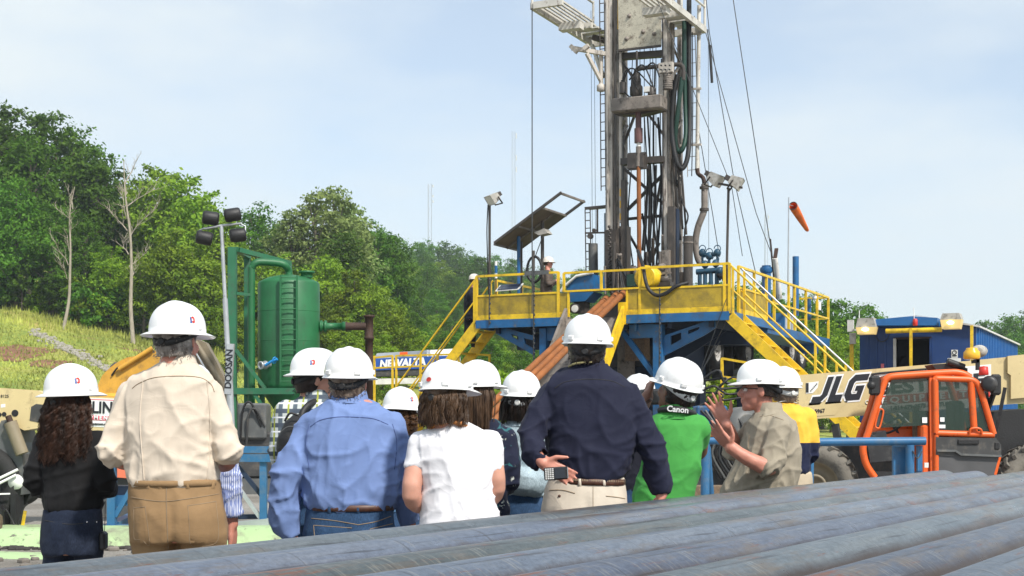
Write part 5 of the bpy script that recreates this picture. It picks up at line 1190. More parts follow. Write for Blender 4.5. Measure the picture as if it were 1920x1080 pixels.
MB().beam(dg(d0 + .03, -.02, .5), dg(d0 + .03, -.02, zdo), .08, .06, up=VD).build('door_frame', M['whited'], DH); MB().beam(dg(d1 - .03, -.02, .5), dg(d1 - .03, -.02, zdo), .05, .06, up=VD).build('door_frame', M['house_blue'], DH); MB().beam(dg(d0, -.02, zdo), dg(d1, -.02, zdo), .06, .05).build('door_frame', M['brownpipe'], DH)
pt('canopy_rail', 'yellow', dg(dpx(1661, -.8), -.8, dzz(1661, 621, -.8)), dg(dpx(1766, -.8), -.8, dzz(1766, 618, -.8)), .07, 10, DH)
for (x, y) in ((1708, 615), (1822, 610)): pb('yellow_post', 'yellow', dg(dpx(x, -.85), -.85, 0), dg(dpx(x, -.85), -.85, dzz(x, y, -.85)), .075, .075, up=VD, parent=DH)
pb('yellow_post', 'yellow', dg(dpx(1597, -.4), -.4, 0), dg(dpx(1597, -.4), -.4, dzz(1597, 640, -.4)), .10, .10, up=VD, parent=DH)
for (y0, y1, x, mt) in ((600, 622, 1595, 'whited'), (624, 645, 1599, 'greylamp')): MB().box((dg(dpx(x, -.5), -.5, (dzz(x, y0, -.5) + dzz(x, y1, -.5)) / 2)), (.17, .12, dzz(x, y0, -.5) - dzz(x, y1, -.5)), RM).build('junction_box', M[mt], DH)
for (x0, x1, yt, ym, yb) in ((1605, 1642, 597, 614, 627), (1763, 1803, 588, 600, 617)):
    a, b = dpx(x0, -.9), dpx(x1, -.9); zt, zm, zb = dzz(x0, yt, -.9), dzz(x0, ym, -.9), dzz(x0, yb, -.9)
    lo_ = MB().prism([dg(a + .06, -.95, zt), dg(b - .06, -.95, zt), dg(b, -.95, zm), dg(a, -.95, zm)], VD * .45).build('canopy_lamp', M['greylamp'], DH)
    MB().prism([dg(a, -.95, zm), dg(b, -.95, zm), dg(b - .05, -.95, zb), dg(a + .05, -.95, zb)], VD * .4).build('lamp_glass', M['lit'], lo_)
    MB().ell(dg((a + b) / 2, -.99, (zm * 1.3 + zb * .7) / 2), (.10, .05, .05)).build('bulb', M['bulb'], lo_)
MB().lathe(dg(dpx(1716, -.75), -.75, dzz(1716, 611, -.75)), [(.05, 0), (.07, .02), (.07, .16), (.04, .2)], 12).build('red_beacon', M['red'], DH); pt('aerial', 'white', dg(dpx(1714, -.7), -.7, dzz(1714, 598, -.7)), dg(dpx(1713, -.7), -.7, dzz(1713, 577, -.7)), .012, 5, DH); pt('aerial', 'white', dg(dpx(1611, -.6), -.6, dzz(1611, 598, -.6)), dg(dpx(1611, -.6), -.6, dzz(1611, 582, -.6)), .012, 5, DH)
def dsign(x0, y0, x1, y1, mat, nm): return MB().prism([dg(dpx(x0), -.015, dzz(x0, y1)), dg(dpx(x1), -.015, dzz(x1, y1)), dg(dpx(x1), -.015, dzz(x1, y0)), dg(dpx(x0), -.015, dzz(x0, y0))], -VD * .01).build(nm, M[mat], DH)
s_ = dsign(1784, 656, 1796, 671, 'white', 'warning_sign'); MB().tube(arc(dg(dpx(1790), -.03, dzz(1790, 661)), .055, 0, 360, -UD, ZD, 12), .012, 5).build('sign_ring', M['ink'], s_); MB().box(dg(dpx(1790), -.03, dzz(1790, 667)), (.12, .01, .035), RM).build('sign_bar', M['ink'], s_)
dsign(1777, 671.5, 1802, 679, 'white', 'notice_plate'); dsign(1652, 682, 1660, 690, 'pink', 'notice_plate')
MB().tube(spline([dg(dpx(1640), -.06, dzz(1640, 627)), dg(dpx(1650), -.06, dzz(1650, 640)), dg(dpx(1662), -.06, dzz(1662, 638)), dg(dpx(1670), -.06, dzz(1670, 622))], 5), .012, 5).build('lamp_cable', M['cable'], DH)

# ================================================================== telehandler with orange cab
CY = 20.3
TH = thing('telehandler', 'tan telehandler with an orange tubular cab and dark glass beside the pipes', 'telehandler', PG(1700, CY + .6))
BMY = 1.35
cp = lambda x, y, d=0: P(x, y, CY) + Vector((0, d, 0))
def bq(x, y, d=0):     # pixel on the boom's near face
    return P(x, y, CY + BMY) + Vector((0, d, 0))
boom = MB().prism([bq(1478, 705), bq(1491, 704), bq(1758, 682), bq(1985, 660), bq(1985, 752), bq(1861, 760), bq(1628, 778.5), bq(1521, 786), bq(1478, 776)], (0, .5, 0)).build('boom', M['tan'], TH)
MB().prism([bq(1887, 668, -.06), bq(1985, 658, -.06), bq(1985, 740, -.06), bq(1893, 748, -.06), bq(1893, 704, -.06), bq(1887, 700, -.06)], (0, .055, 0)).build('boom_collar', M['tan'], boom)
MB().beam(bq(1478, 779, .1), bq(1861, 755, .1), .12, .04).build('boom_lip', M['charcoal'], boom)
MB().prism([bq(1491, 756, -.006), bq(1590, 752, -.006), bq(1565, 778, -.006), bq(1495, 783, -.006)], (0, .005, 0)).build('boom_patch', M['tan'], boom)
up_ = (0.0, 0, 1); bx_ = (bq(1758, 690) - bq(1491, 712)).normalized()
JL = dict(J=[(0, .26), (0, 0), (.52, 0), (.80, .28), (.80, 1), (.48, 1), (.48, .34), (.40, .26)], L=[(.92, 0), (1.66, 0), (1.66, .27), (1.24, .27), (1.24, 1), (.92, 1)],
          G=[(1.76, .22), (1.98, 0), (2.72, 0), (2.72, .56), (2.26, .56), (2.26, .36), (2.42, .36), (2.42, .25), (2.16, .25), (2.08, .33), (2.08, .67), (2.16, .75), (2.78, .75), (2.78, 1), (1.98, 1), (1.76, .78)])
for L_, poly in JL.items():
    for nm, gr, dz, mt in (('boom_logo_edge', .07, -.006, 'inkw'), ('boom_logo', 0, -.010, 'ink')):
        cx_ = sum(q[0] for q in poly) / len(poly); out = []
        n_ = len(poly); area = sum(poly[i][0] * poly[(i + 1) % n_][1] - poly[(i + 1) % n_][0] * poly[i][1] for i in range(n_))
        for i in range(n_):
            p0, p1, p2 = Vector(poly[i - 1]), Vector(poly[i]), Vector(poly[(i + 1) % n_]); e1 = (p1 - p0).normalized(); e2 = (p2 - p1).normalized(); sg_ = 1 if area > 0 else -1
            n1 = Vector((e1.y, -e1.x)) * sg_; n2 = Vector((e2.y, -e2.x)) * sg_; d_ = n1 + n2; d_ = d_ / max(.35, d_.dot(n1)); out.append(p1 + d_ * gr)
        pts3 = [bq(1519, 757, dz) + bx_ * ((x * .80 + y * .42) * .345) + Vector((0, 0, y * .385)) for x, y in out]
        from mathutils.geometry import tessellate_polygon
        tr_ = tessellate_polygon([[Vector((x, y, 0)) for x, y in out]])
        mm = MB(); mm.add(pts3, [tuple(t3) for t3 in tr_]); mm.build(nm, M[mt], boom)
MB().tube(arc(bq(1626, 754, -.008), .028, 0, 360, (1, 0, 0), (0, 0, 1), 12), .006, 4).build('trade_mark', M['inkw'], boom)
text('unit_number', '5967', .085, bq(1537, 771, -.009), bx_, up_, M['ink'], boom, bold=.002, fit=.155)
gp = MB().prism([bq(1511, 718, -.006), bq(1535, 715, -.006), bq(1533, 727, -.006), bq(1524, 737, -.006), bq(1511, 738, -.006)], (0, .005, 0)).build('angle_gauge', M['white'], boom)
MB().box(bq(1513.5, 727, -.008), (.04, .006, .145)).build('gauge_bar', M['ink'], gp)
for k in range(6): MB().box(bq(1531 - 2.2 * k, 720 + 2.6 * k, -.008), (.016, .006, .016)).build('gauge_dot', M['ink'], gp)
sb = MB().prism([bq(1632, 702, -.006), bq(1858, 683, -.006), bq(1858, 762, -.006), bq(1632, 777, -.006)], (0, .004, 0)).build('name_board', M['white'], boom)
text('sign_text', 'BEST LINE', .27, bq(1745, 721, -.012), bx_, up_, M['ink'], sb, bold=.010, fit=1.66)
MB().prism([bq(1634, 744, -.010), bq(1856, 728.5, -.010), bq(1856, 744, -.010), bq(1634, 760, -.010)], (0, .003, 0)).build('sign_band', M['red'], sb)
text('sign_text', 'EQUIPMENT', .13, bq(1732, 745.5, -.016), bx_, up_, M['inkw'], sb, bold=.004, space=1.5, fit=1.30)
text('sign_text', '1-814-679-2578 - BESTLINE', .085, bq(1728, 761, -.012), bx_, up_, M['ink'], sb, bold=.003, sx=1.0)
MB().tube(spline([bq(1636, 745, -.02), bq(1636, 706, -.02), bq(1639, 701, -.02), bq(1700, 695, -.02), bq(1756, 690, -.02)], 6), .016, 6).build('hydraulic_line', M['black'], boom)
# chassis
MB().box(cp(1750, 880, 1.5), (3.6, 1.2, .75), None, .05).build('chassis', M['charcoal'], TH)
MB().box(cp(1560, 850, 1.6), (1.1, .8, .35), None, .05).build('front_frame', M['charcoal'], TH)
MB().beam(bq(1570, 795, .15), cp(1620, 850, 1.5), .12, .10).build('lift_link', M['charcoal'], TH)
MB().prism([cp(1868, 772, .6), cp(1985, 764, .6), cp(1985, 925, .6), cp(1868, 925, .6)], (0, 1.6, 0)).build('engine_cover', M['black'], TH)
MB().beam(cp(1905, 725, .45), cp(1880, 850, .45), .03, .05).build('grab_rail', M['blackp'], TH)
wheel(cp(1541, 913, .45), .60, .44, (-.25, -.97, 0), M['tyre'], M['rim'], TH, lug=22); wheel(cp(1541, 913, 2.2), .60, .44, (0, -1, 0), M['tyre'], M['rim'], TH); wheel(cp(1960, 913, .3), .60, .44, (0, -1, 0), M['tyre'], M['rim'], TH, lug=22); wheel(cp(1960, 913, 2.2), .60, .44, (0, -1, 0), M['tyre'], M['rim'], TH)
# cab
Z5 = lambda x, y, d=0: cp(1480 + x / 2.7, 560 + y / 2.7, d)
cab = MB().tube(spline([Z5(432, 905), Z5(395, 850), Z5(378, 800), Z5(374, 745), Z5(398, 680), Z5(440, 545), Z5(478, 430), Z5(497, 402), Z5(530, 392), Z5(640, 384), Z5(800, 374), Z5(850, 374), Z5(890, 384), Z5(915, 400)], 4), .050, 10).build('cab', M['orange'], TH)
CD = .95
MB().tube(spline([Z5(470, 860, CD), Z5(430, 740, CD), Z5(490, 560, CD), Z5(522, 435, CD), Z5(545, 405, CD), Z5(620, 395, CD), Z5(840, 382, CD), Z5(900, 395, CD), Z5(960, 560, CD), Z5(1000, 700, CD)], 4), .05, 8).build('far_pillar', M['orange'], cab)
MB().prism([Z5(520, 396, .05), Z5(860, 376, .05), Z5(850, 378, CD), Z5(545, 402, CD)], (0, 0, .05)).build('cab_roof', M['orange'], cab)
MB().beam(Z5(716, 400, .0), Z5(722, 880, .0), .058, .07, up=(0, 1, 0)).build('centre_pillar', M['orange'], cab)
MB().beam(Z5(425, 890, .1), Z5(720, 890, .1), .12, .08).build('sill', M['black'], cab)
door = MB().tube(spline([Z5(737, 680, -.05), Z5(735, 560, -.05), Z5(733, 430, -.05), Z5(735, 410, -.05), Z5(748, 405, -.05), Z5(860, 408, -.05), Z5(915, 412, -.05), Z5(945, 432, -.05), Z5(965, 475, -.05), Z5(1000, 590, -.05), Z5(1028, 686, -.05)], 4), .045, 10).build('door', M['orange'], cab)
MB().tube([Z5(733, 680, -.05), Z5(1030, 690, -.05)], .045, 8).build('door_bar', M['orange'], door); MB().tube([Z5(914, 415, -.04), Z5(932, 680, -.04)], .05, 8).build('door_bar', M['orange'], door); MB().tube([Z5(738, 690, -.05), Z5(738, 880, -.05)], .04, 8).build('door_bar', M['orange'], door); MB().tube([Z5(1055, 800, -.02), Z5(1032, 890, -.02)], .045, 8).build('door_bar', M['orange'], door)
lo2 = MB().prism([Z5(733, 700, -.09), Z5(1036, 706, -.09), Z5(1062, 740, -.09), Z5(1062, 790, -.09), Z5(1040, 800, -.09), Z5(930, 795, -.09), Z5(800, 795, -.09), Z5(733, 790, -.09)], (0, .09, 0)).build('door_upper_panel', M['charcoal'], door)
MB().prism([Z5(742, 792, -.07), Z5(1052, 800, -.07), Z5(1025, 900, -.07), Z5(742, 900, -.07)], (0, .07, 0)).build('door_lower_panel', pm('door_grey_plastic', (.075, .075, .078), .6, var=.2), door)
MB().beam(Z5(735, 768, -.11), Z5(830, 770, -.11), .03, .03).build('door_ridge', M['grey'], door); MB().beam(Z5(830, 770, -.11), Z5(860, 790, -.11), .03, .03).build('door_ridge', M['grey'], door); MB().beam(Z5(860, 788, -.11), Z5(1060, 796, -.11), .03, .03).build('door_ridge', M['grey'], door); MB().box(Z5(895, 725, -.10), (.3, .03, .07), None, .01).build('door_handle', M['black'], door); MB().box(Z5(1040, 745, -.095), (.07, .02, .1), None, .01).build('door_latch', M['black'], door)
MB().tube(spline([Z5(900, 682, -.1), Z5(905, 660, -.12), Z5(930, 655, -.12), Z5(955, 662, -.12), Z5(962, 684, -.1)], 4), .018, 6).build('grab_handle', M['orange'], door)
MB().prism([Z5(745, 415, -.04), Z5(905, 418, -.04), Z5(950, 445, -.04), Z5(1015, 680, -.04), Z5(745, 672, -.04)], (0, .006, 0)).build('door_pane', M['glass'], door)
MB().prism([Z5(520, 410, .02), Z5(705, 402, .02), Z5(708, 640, .02), Z5(440, 655, .02), Z5(470, 540, .02)], (0, .006, 0)).build('side_pane', M['glass'], cab)
MB().box(Z5(768, 612, -.06), (.06, .004, .06)).build('window_decal', M['inkw'], door); MB().box(Z5(762, 647, -.06), (.12, .004, .05)).build('window_decal', M['white'], door); MB().box(Z5(685, 615, 0), (.07, .004, .08)).build('window_decal', M['inkw'], cab)
MB().tube([Z5(505, 650, .5), Z5(705, 640, .5)], .04, 8).build('dash_bar', M['orange'], cab); MB().box(Z5(600, 690, .6), (.75, .3, .25), None, .05).build('dash', M['orange'], cab); MB().box(Z5(690, 770, .2), (.12, .4, .75), None, .03).build('cab_inner_panel', M['orange'], cab); MB().box(Z5(665, 640, .25), (.07, .1, .55)).build('lever_post', M['wood'], cab)
MB().tube(arc(Z5(570, 640, .45), .19, 0, 360, (.75, .3, .6), (-.2, 1, .1), 20), .018, 6).build('steering_wheel', M['black'], cab); MB().tube([Z5(570, 640, .45), Z5(620, 720, .5)], .03, 6).build('steering_column', M['black'], cab)
MB().box(Z5(820, 720, .5), (.5, .5, .18), None, .06).build('seat', M['black'], cab); MB().box(Z5(900, 620, .55), (.15, .5, .6), None, .05).build('seat_back', M['black'], cab)
MB().prism([Z5(395, 715, .02), Z5(430, 680, .02), Z5(490, 668, .02), Z5(505, 740, .02), Z5(545, 760, .02), Z5(520, 820, .02), Z5(410, 830, .02)], (0, .3, 0)).build('front_fender', M['blackp'], cab)
MB().tube(spline([Z5(440, 655, -.03), Z5(432, 640, -.03), Z5(452, 565, -.03), Z5(468, 562, -.03), Z5(472, 580, -.03), Z5(455, 650, -.03), Z5(440, 655, -.03)], 4), .014, 6).build('mirror_frame', M['orange'], cab)
MB().prism([Z5(436, 648, -.02), Z5(454, 572, -.02), Z5(468, 576, -.02), Z5(452, 648, -.02)], (0, .02, 0)).build('mirror_glass', M['charcoal'], cab)
MB().box(Z5(430, 440, -.02), (.16, .1, .28), None, .03).build('work_lamp', M['black'], cab); MB().ell(Z5(412, 440, -.04), (.065, .06, .065)).build('work_lamp', M['black'], cab)
MB().lathe(Z5(1000, 432, -.1), [(.08, -.08), (.115, -.06), (.115, .05), (.08, .08), (.03, .08)], 18, (-.3, -1, 0)).build('rear_lamp', M['blackp'], cab); MB().box(Z5(1042, 436, -.02), (.15, .08, .30), None, .03).build('rear_mirror', M['black'], cab)
MB().beam(Z5(985, 470, .05), Z5(1020, 700, .15), .10, .14).build('rear_post', M['black'], cab); MB().beam(Z5(1040, 480, .05), Z5(1000, 640, .2), .05, .06).build('rear_post', M['black'], cab)
MB().prism([Z5(745, 330, .2), Z5(850, 322, .2), Z5(925, 350, .2), Z5(925, 378, .2), Z5(770, 366, .2)], (0, .4, 0)).build('roof_bracket', M['black'], cab); MB().tube([Z5(820, 315, .18), Z5(905, 345, .18)], .05, 8).build('roof_lamp', M['black'], cab)
MB().beam(Z5(965, 360, .1), Z5(965, 300, .1), .05, up=(0, 1, 0)).build('beacon_post', M['black'], cab); MB().beam(Z5(935, 318, .1), Z5(970, 314, .1), .05).build('beacon_base', M['black'], cab); MB().lathe(Z5(935, 305, .1), [(.10, 0), (.12, .02), (.115, .10), (.08, .14), (.08, .16), (0, .17)], 16).build('beacon', M['amber'], cab); MB().ell(Z5(985, 262, .2), (.12, .1, .09)).build('roof_lamp', M['greylamp'], cab); MB().lathe(Z5(978, 388, -.05), [(.06, 0), (.07, .01), (.06, .12), (0, .13)], 12).build('tail_lamp', M['red'], cab)

# ================================================================== casing stack in the foreground
def pipe_mat(i):
    rr = random.Random(40 + i)
    m, n, l, b = new_mat('mill_scale_%d' % i)
    k = (1.0, 1.18, .86, 1.22, .95, 1.12, .84, 1.15, 1.0)[i]; tb = (-.018, .008, -.03, .0, .012, -.02, .006, -.008, .0)[i]
    base = ramp(n, l, nnoise(n, l, 1.0, 7, rough=.68, sc3=(9, .45, 9)).outputs['Fac'], [(.30, (.085 * k, .104 * k, (.138 + tb) * k)), (.52, (.115 * k, .138 * k, (.176 + tb) * k)), (.72, (.165 * k, .182 * k, (.208 + tb) * k))]).outputs[0]
    mot = ramp(n, l, nnoise(n, l, 60, 6, rough=.75, sc3=(1, .6, 1)).outputs['Fac'], [(.32, .75), (.68, 1.28)]).outputs[0]; c = mixc(n, l, 1.0, base, mot, 'MULTIPLY')
    oc = ramp(n, l, nnoise(n, l, 2.6 + rr.random(), 9, rough=.72, sc3=(2.2, .35, 2.2)).outputs['Fac'], [(.51, 0.), (.62, .7)]).outputs[0]; c = mixc(n, l, oc, c, (.175, .140, .105))
    ru = ramp(n, l, nnoise(n, l, 3.0, 9, rough=.75, sc3=(3.2, .35, 3.2)).outputs['Fac'], [(.57, 0.), (.62, .9)]).outputs[0]; c = mixc(n, l, ru, c, (.20, .075, .04))
    s1 = ramp(n, l, nnoise(n, l, 1.0, 2, rough=.5, sc3=(10, 70, 10)).outputs['Fac'], [(.58, 0.), (.64, 1.)]).outputs[0]
    pat = ramp(n, l, nnoise(n, l, 2.1, 4, rough=.7).outputs['Fac'], [(.52, 0.), (.66, .40)]).outputs[0]; c = mixc(n, l, mixc(n, l, 1.0, s1, pat, 'MULTIPLY'), c, (.38, .36, .31))
    s2 = ramp(n, l, nnoise(n, l, 1.0, 3, rough=.5, sc3=(80, 2.0, 80)).outputs['Fac'], [(.62, 0.), (.70, .7)]).outputs[0]; c = mixc(n, l, s2, c, (.04, .042, .05))
    s3 = ramp(n, l, nnoise(n, l, 1.0, 3, rough=.5, sc3=(60, 3.0, 60)).outputs['Fac'], [(.62, 0.), (.70, .35)]).outputs[0]; c = mixc(n, l, s3, c, (.30, .30, .30))
    sc_ = ramp(n, l, nnoise(n, l, 4.2, 8, rough=.75, sc3=(1.4, .7, 1.4)).outputs['Fac'], [(.57, 0.), (.68, .4)]).outputs[0]; c = mixc(n, l, sc_, c, (.27, .28, .29))
    rg = ramp(n, l, nnoise(n, l, 1.0, 1, sc3=(.5, 26, .5)).outputs['Fac'], [(.64, 0.), (.67, .5)]).outputs[0]; c = mixc(n, l, rg, c, (.06, .06, .066))
    tcz = n.new('ShaderNodeTexCoord'); sz = n.new('ShaderNodeSeparateXYZ'); l.new(tcz.outputs['Object'], sz.inputs[0])   # rusty grime band that also paints in the groove shade between pipes
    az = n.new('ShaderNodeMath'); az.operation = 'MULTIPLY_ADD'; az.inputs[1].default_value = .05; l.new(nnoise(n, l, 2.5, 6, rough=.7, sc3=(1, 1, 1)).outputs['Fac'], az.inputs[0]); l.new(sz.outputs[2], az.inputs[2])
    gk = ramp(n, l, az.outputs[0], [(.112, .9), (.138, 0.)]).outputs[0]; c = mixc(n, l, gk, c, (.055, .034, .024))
    l.new(c, b.inputs['Base Color']); b.inputs['Metallic'].default_value = .5
    q = ramp(n, l, nnoise(n, l, 14, 5, sc3=(1, .4, 1)).outputs['Fac'], [(.3, .26), (.7, .40)]).outputs[0]; l.new(q, b.inputs['Roughness'])
    bp = n.new('ShaderNodeBump'); bp.inputs['Strength'].default_value = .15; bp.inputs['Distance'].default_value = .003; l.new(nnoise(n, l, 90, 5, rough=.7).outputs['Fac'], bp.inputs['Height']); l.new(bp.outputs[0], b.inputs['Normal'])
    return m
PR, PTOP, TAN = .1365, .96, .596
PD = Vector((TAN, 1, 0)).normalized(); pang = math.atan2(TAN, 1)
ordn = ('farthest', 'second farthest', 'third farthest', 'fourth farthest', 'fifth', 'sixth', 'seventh', 'eighth', 'nearest')
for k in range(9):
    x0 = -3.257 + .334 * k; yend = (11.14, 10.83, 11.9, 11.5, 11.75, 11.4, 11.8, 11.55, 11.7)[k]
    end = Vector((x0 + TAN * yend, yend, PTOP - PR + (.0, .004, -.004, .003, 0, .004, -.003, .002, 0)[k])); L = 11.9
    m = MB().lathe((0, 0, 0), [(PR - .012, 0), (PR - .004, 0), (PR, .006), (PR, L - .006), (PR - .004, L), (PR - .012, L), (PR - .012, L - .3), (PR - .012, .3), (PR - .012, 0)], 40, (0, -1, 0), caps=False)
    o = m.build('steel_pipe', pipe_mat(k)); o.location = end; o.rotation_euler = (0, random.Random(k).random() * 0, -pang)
    tag(o, ('farthest steel pipe of the foreground stack, nearest the people' if k == 0 else 'nearest steel pipe of the foreground stack, at the bottom right corner' if k == 8 else '%s steel pipe of the foreground stack, counted from the people' % ('second', 'third', 'fourth', 'fifth', 'sixth', 'seventh', 'eighth')[k - 1]), 'pipe', 'steel pipes stacked in the foreground')
for j, yy in enumerate((3.0, 6.8, 10.3)):
    t_ = thing('timber_sleeper', ('near', 'middle', 'far')[j] + ' timber trestle under the foreground steel pipes', 'timber', (-1.8 + TAN * yy, yy, 0), 'trestles under the pipes')
    nrm = Vector((1, -TAN, 0)).normalized(); c0 = Vector((-1.92 + TAN * yy, yy, 0))
    MB().beam(c0 - nrm * 1.35 + ZD * .59, c0 + nrm * 1.35 + ZD * .59, .2, .165).build('top_beam', M['wood'], t_)
    for q in (-1.1, 0, 1.1): MB().box(c0 + nrm * q + ZD * .25, (.2, .2, .5), Matrix.Rotation(-pang, 3, 'Z')).build('block', M['wood'], t_)

# ================================================================== morning haze over the site
hz = MB().box((0, 330, 34), (1700, 940, 72)).build('haze', None); m, n, l, b = new_mat('thin_haze'); n.remove(b)
pv = n.new('ShaderNodeVolumePrincipled'); pv.inputs['Color'].default_value = (.82, .90, 1, 1); pv.inputs['Density'].default_value = .00042; pv.inputs['Anisotropy'].default_value = .2; l.new(pv.outputs[0], n['Material Output'].inputs['Volume']); hz.data.materials.append(m)
tag(hz, 'thin pale morning haze over the whole site', 'haze', kind='stuff')

# ================================================================== people
def skin_mat(name, col, red=.25):
    m, n, l, b = new_mat(name)
    t = nnoise(n, l, 9, 5); c = ramp(n, l, t.outputs['Fac'], [(.3, [col[0] * .82, col[1] * .72, col[2] * .70]), (.7, [min(1, col[0] * 1.1), col[1] * 1.05, col[2] * 1.05])]).outputs[0]
    l.new(c, b.inputs['Base Color']); b.inputs['Roughness'].default_value = .5
    b.inputs['Subsurface Weight'].default_value = .12; b.inputs['Subsurface Radius'].default_value = (.02, .008, .004); b.inputs['Subsurface Scale'].default_value = .3
    bp = n.new('ShaderNodeBump'); bp.inputs['Strength'].default_value = .15; bp.inputs['Distance'].default_value = .004; l.new(nnoise(n, l, 220, 3).outputs['Fac'], bp.inputs['Height']); l.new(bp.outputs[0], b.inputs['Normal']); return m
def cloth_mat(name, col, pattern=None, rough=.85, weave=420, var=.10):
    m, n, l, b = new_mat(name)
    t = nnoise(n, l, 5, 5); c = ramp(n, l, t.outputs['Fac'], [(.3, [q * (1 - var) for q in col]), (.7, [min(1, q * (1 + var)) for q in col])]).outputs[0]
    tcn = n.new('ShaderNodeTexCoord'); sx = n.new('ShaderNodeSeparateXYZ'); l.new(tcn.outputs['Object'], sx.inputs[0])
    def stripe(axis, freq, thr, soft=.04, ph=0):
        mu = n.new('ShaderNodeMath'); mu.operation = 'MULTIPLY_ADD'; mu.inputs[1].default_value = freq; mu.inputs[2].default_value = ph; l.new(sx.outputs[axis], mu.inputs[0])
        fr = n.new('ShaderNodeMath'); fr.operation = 'PINGPONG'; fr.inputs[1].default_value = 1; l.new(mu.outputs[0], fr.inputs[0])
        return ramp(n, l, fr.outputs[0], [(thr - soft, 1.), (thr + soft, 0.)]).outputs[0]
    if pattern == 'plaid':
        c = mixc(n, l, stripe(0, 26, .32), c, (.10, .13, .16)); c = mixc(n, l, stripe(2, 26, .32), c, (.07, .09, .12)); c = mixc(n, l, stripe(0, 26, .12, ph=.9), c, (.30, .33, .05)); c = mixc(n, l, stripe(2, 26, .10, ph=.9), c, (.8, .82, .85))
    elif pattern == 'stripe':
        c = mixc(n, l, stripe(0, 210, .5, .1), c, (.16, .21, .46)); c = mixc(n, l, stripe(1, 210, .3, .1), c, (.22, .27, .5))
    elif pattern == 'floral':
        v = n.new('ShaderNodeTexVoronoi'); v.inputs['Scale'].default_value = 15; l.new(tcn.outputs['Object'], v.inputs['Vector']); k = ramp(n, l, v.outputs['Distance'], [(.22, 1.), (.30, 0.)]).outputs[0]
        k2 = ramp(n, l, nnoise(n, l, 26, 3, dist=2).outputs['Fac'], [(.54, 0.), (.58, 1.)]).outputs[0]; c = mixc(n, l, mixc(n, l, 1.0, k, k2, 'MULTIPLY'), c, (.65, .68, .62)); k3 = ramp(n, l, nnoise(n, l, 14, 3, dist=1.5).outputs['Fac'], [(.62, 0.), (.66, 1.)]).outputs[0]; c = mixc(n, l, k3, c, (.03, .12, .14))
    elif isinstance(pattern, tuple) and pattern[0] == 'split':   # lower colour below a height
        k = ramp(n, l, sx.outputs[2], [(0, 1.), (1, 0.)]); mr = n.new('ShaderNodeMath'); mr.operation = 'LESS_THAN'; mr.inputs[1].default_value = pattern[1]; l.new(sx.outputs[2], mr.inputs[0]); c = mixc(n, l, mr.outputs[0], c, pattern[2])
    elif pattern == 'denim':
        k = ramp(n, l, nnoise(n, l, 3.2, 6, rough=.7).outputs['Fac'], [(.48, 0.), (.75, .55)]).outputs[0]; c = mixc(n, l, k, c, [min(1, q * 2.4 + .03) for q in col])
        k = ramp(n, l, nnoise(n, l, 160, 3, sc3=(2.5, 2.5, .4)).outputs['Fac'], [(.4, .75), (.6, 1.25)]).outputs[0]; c = mixc(n, l, 1.0, c, k, 'MULTIPLY')
    l.new(c, b.inputs['Base Color']); b.inputs['Roughness'].default_value = rough; b.inputs['Specular IOR Level'].default_value = .25; b.inputs['Sheen Weight'].default_value = .03; b.inputs['Sheen Roughness'].default_value = .5
    def crease(scale, sc3, pw):      # thin raised fold lines
        h = nnoise(n, l, scale, 3, rough=.5, dist=.7, sc3=sc3); q = n.new('ShaderNodeMath'); q.operation = 'MULTIPLY_ADD'; q.inputs[1].default_value = 2; q.inputs[2].default_value = -1; l.new(h.outputs['Fac'], q.inputs[0])
        q2 = n.new('ShaderNodeMath'); q2.operation = 'ABSOLUTE'; l.new(q.outputs[0], q2.inputs[0]); q3 = n.new('ShaderNodeMath'); q3.operation = 'SUBTRACT'; q3.inputs[0].default_value = 1; l.new(q2.outputs[0], q3.inputs[1]); q4 = n.new('ShaderNodeMath'); q4.operation = 'POWER'; q4.inputs[1].default_value = pw; l.new(q3.outputs[0], q4.inputs[0]); return q4
    c1 = crease(6, (1.2, 1.2, .45), 5); c2 = crease(8, (.8, .8, 1.3), 7); sm = n.new('ShaderNodeMath'); sm.operation = 'ADD'; l.new(c1.outputs[0], sm.inputs[0]); l.new(c2.outputs[0], sm.inputs[1]); h2 = nnoise(n, l, weave, 2)
    ad = n.new('ShaderNodeMath'); ad.operation = 'MULTIPLY_ADD'; ad.inputs[1].default_value = .08; l.new(h2.outputs['Fac'], ad.inputs[0]); l.new(sm.outputs[0], ad.inputs[2])
    bp = n.new('ShaderNodeBump'); bp.inputs['Strength'].default_value = .14; bp.inputs['Distance'].default_value = .005; l.new(ad.outputs[0], bp.inputs['Height']); l.new(bp.outputs[0], b.inputs['Normal']); return m
SKIN = skin_mat('light_skin', (.60, .33, .24)); SKINR = skin_mat('ruddy_skin', (.56, .26, .19)); SKIND = skin_mat('brown_skin', (.22, .11, .07))
M['hat'] = pm('white_hat_shell', (.79, .79, .78), .28, var=.03, coat=.25, dirt=((.58, .56, .52), .60, .80, 14)); M['hat_old'] = pm('cream_hat_shell', (.68, .62, .55), .4, var=.06)
M['strap_w'] = pm('white_strap', (.62, .62, .60), .6, var=.05); M['strap_b'] = pm('black_strap', (.015, .015, .016), .6)
def hair_mat(name, a, b_):
    m, n, l, b = new_mat(name); c = ramp(n, l, nnoise(n, l, 38, 4, sc3=(1, 1, .25)).outputs['Fac'], [(.35, a), (.65, b_)]).outputs[0]; l.new(c, b.inputs['Base Color']); b.inputs['Roughness'].default_value = .38; b.inputs['Specular IOR Level'].default_value = .4; return m
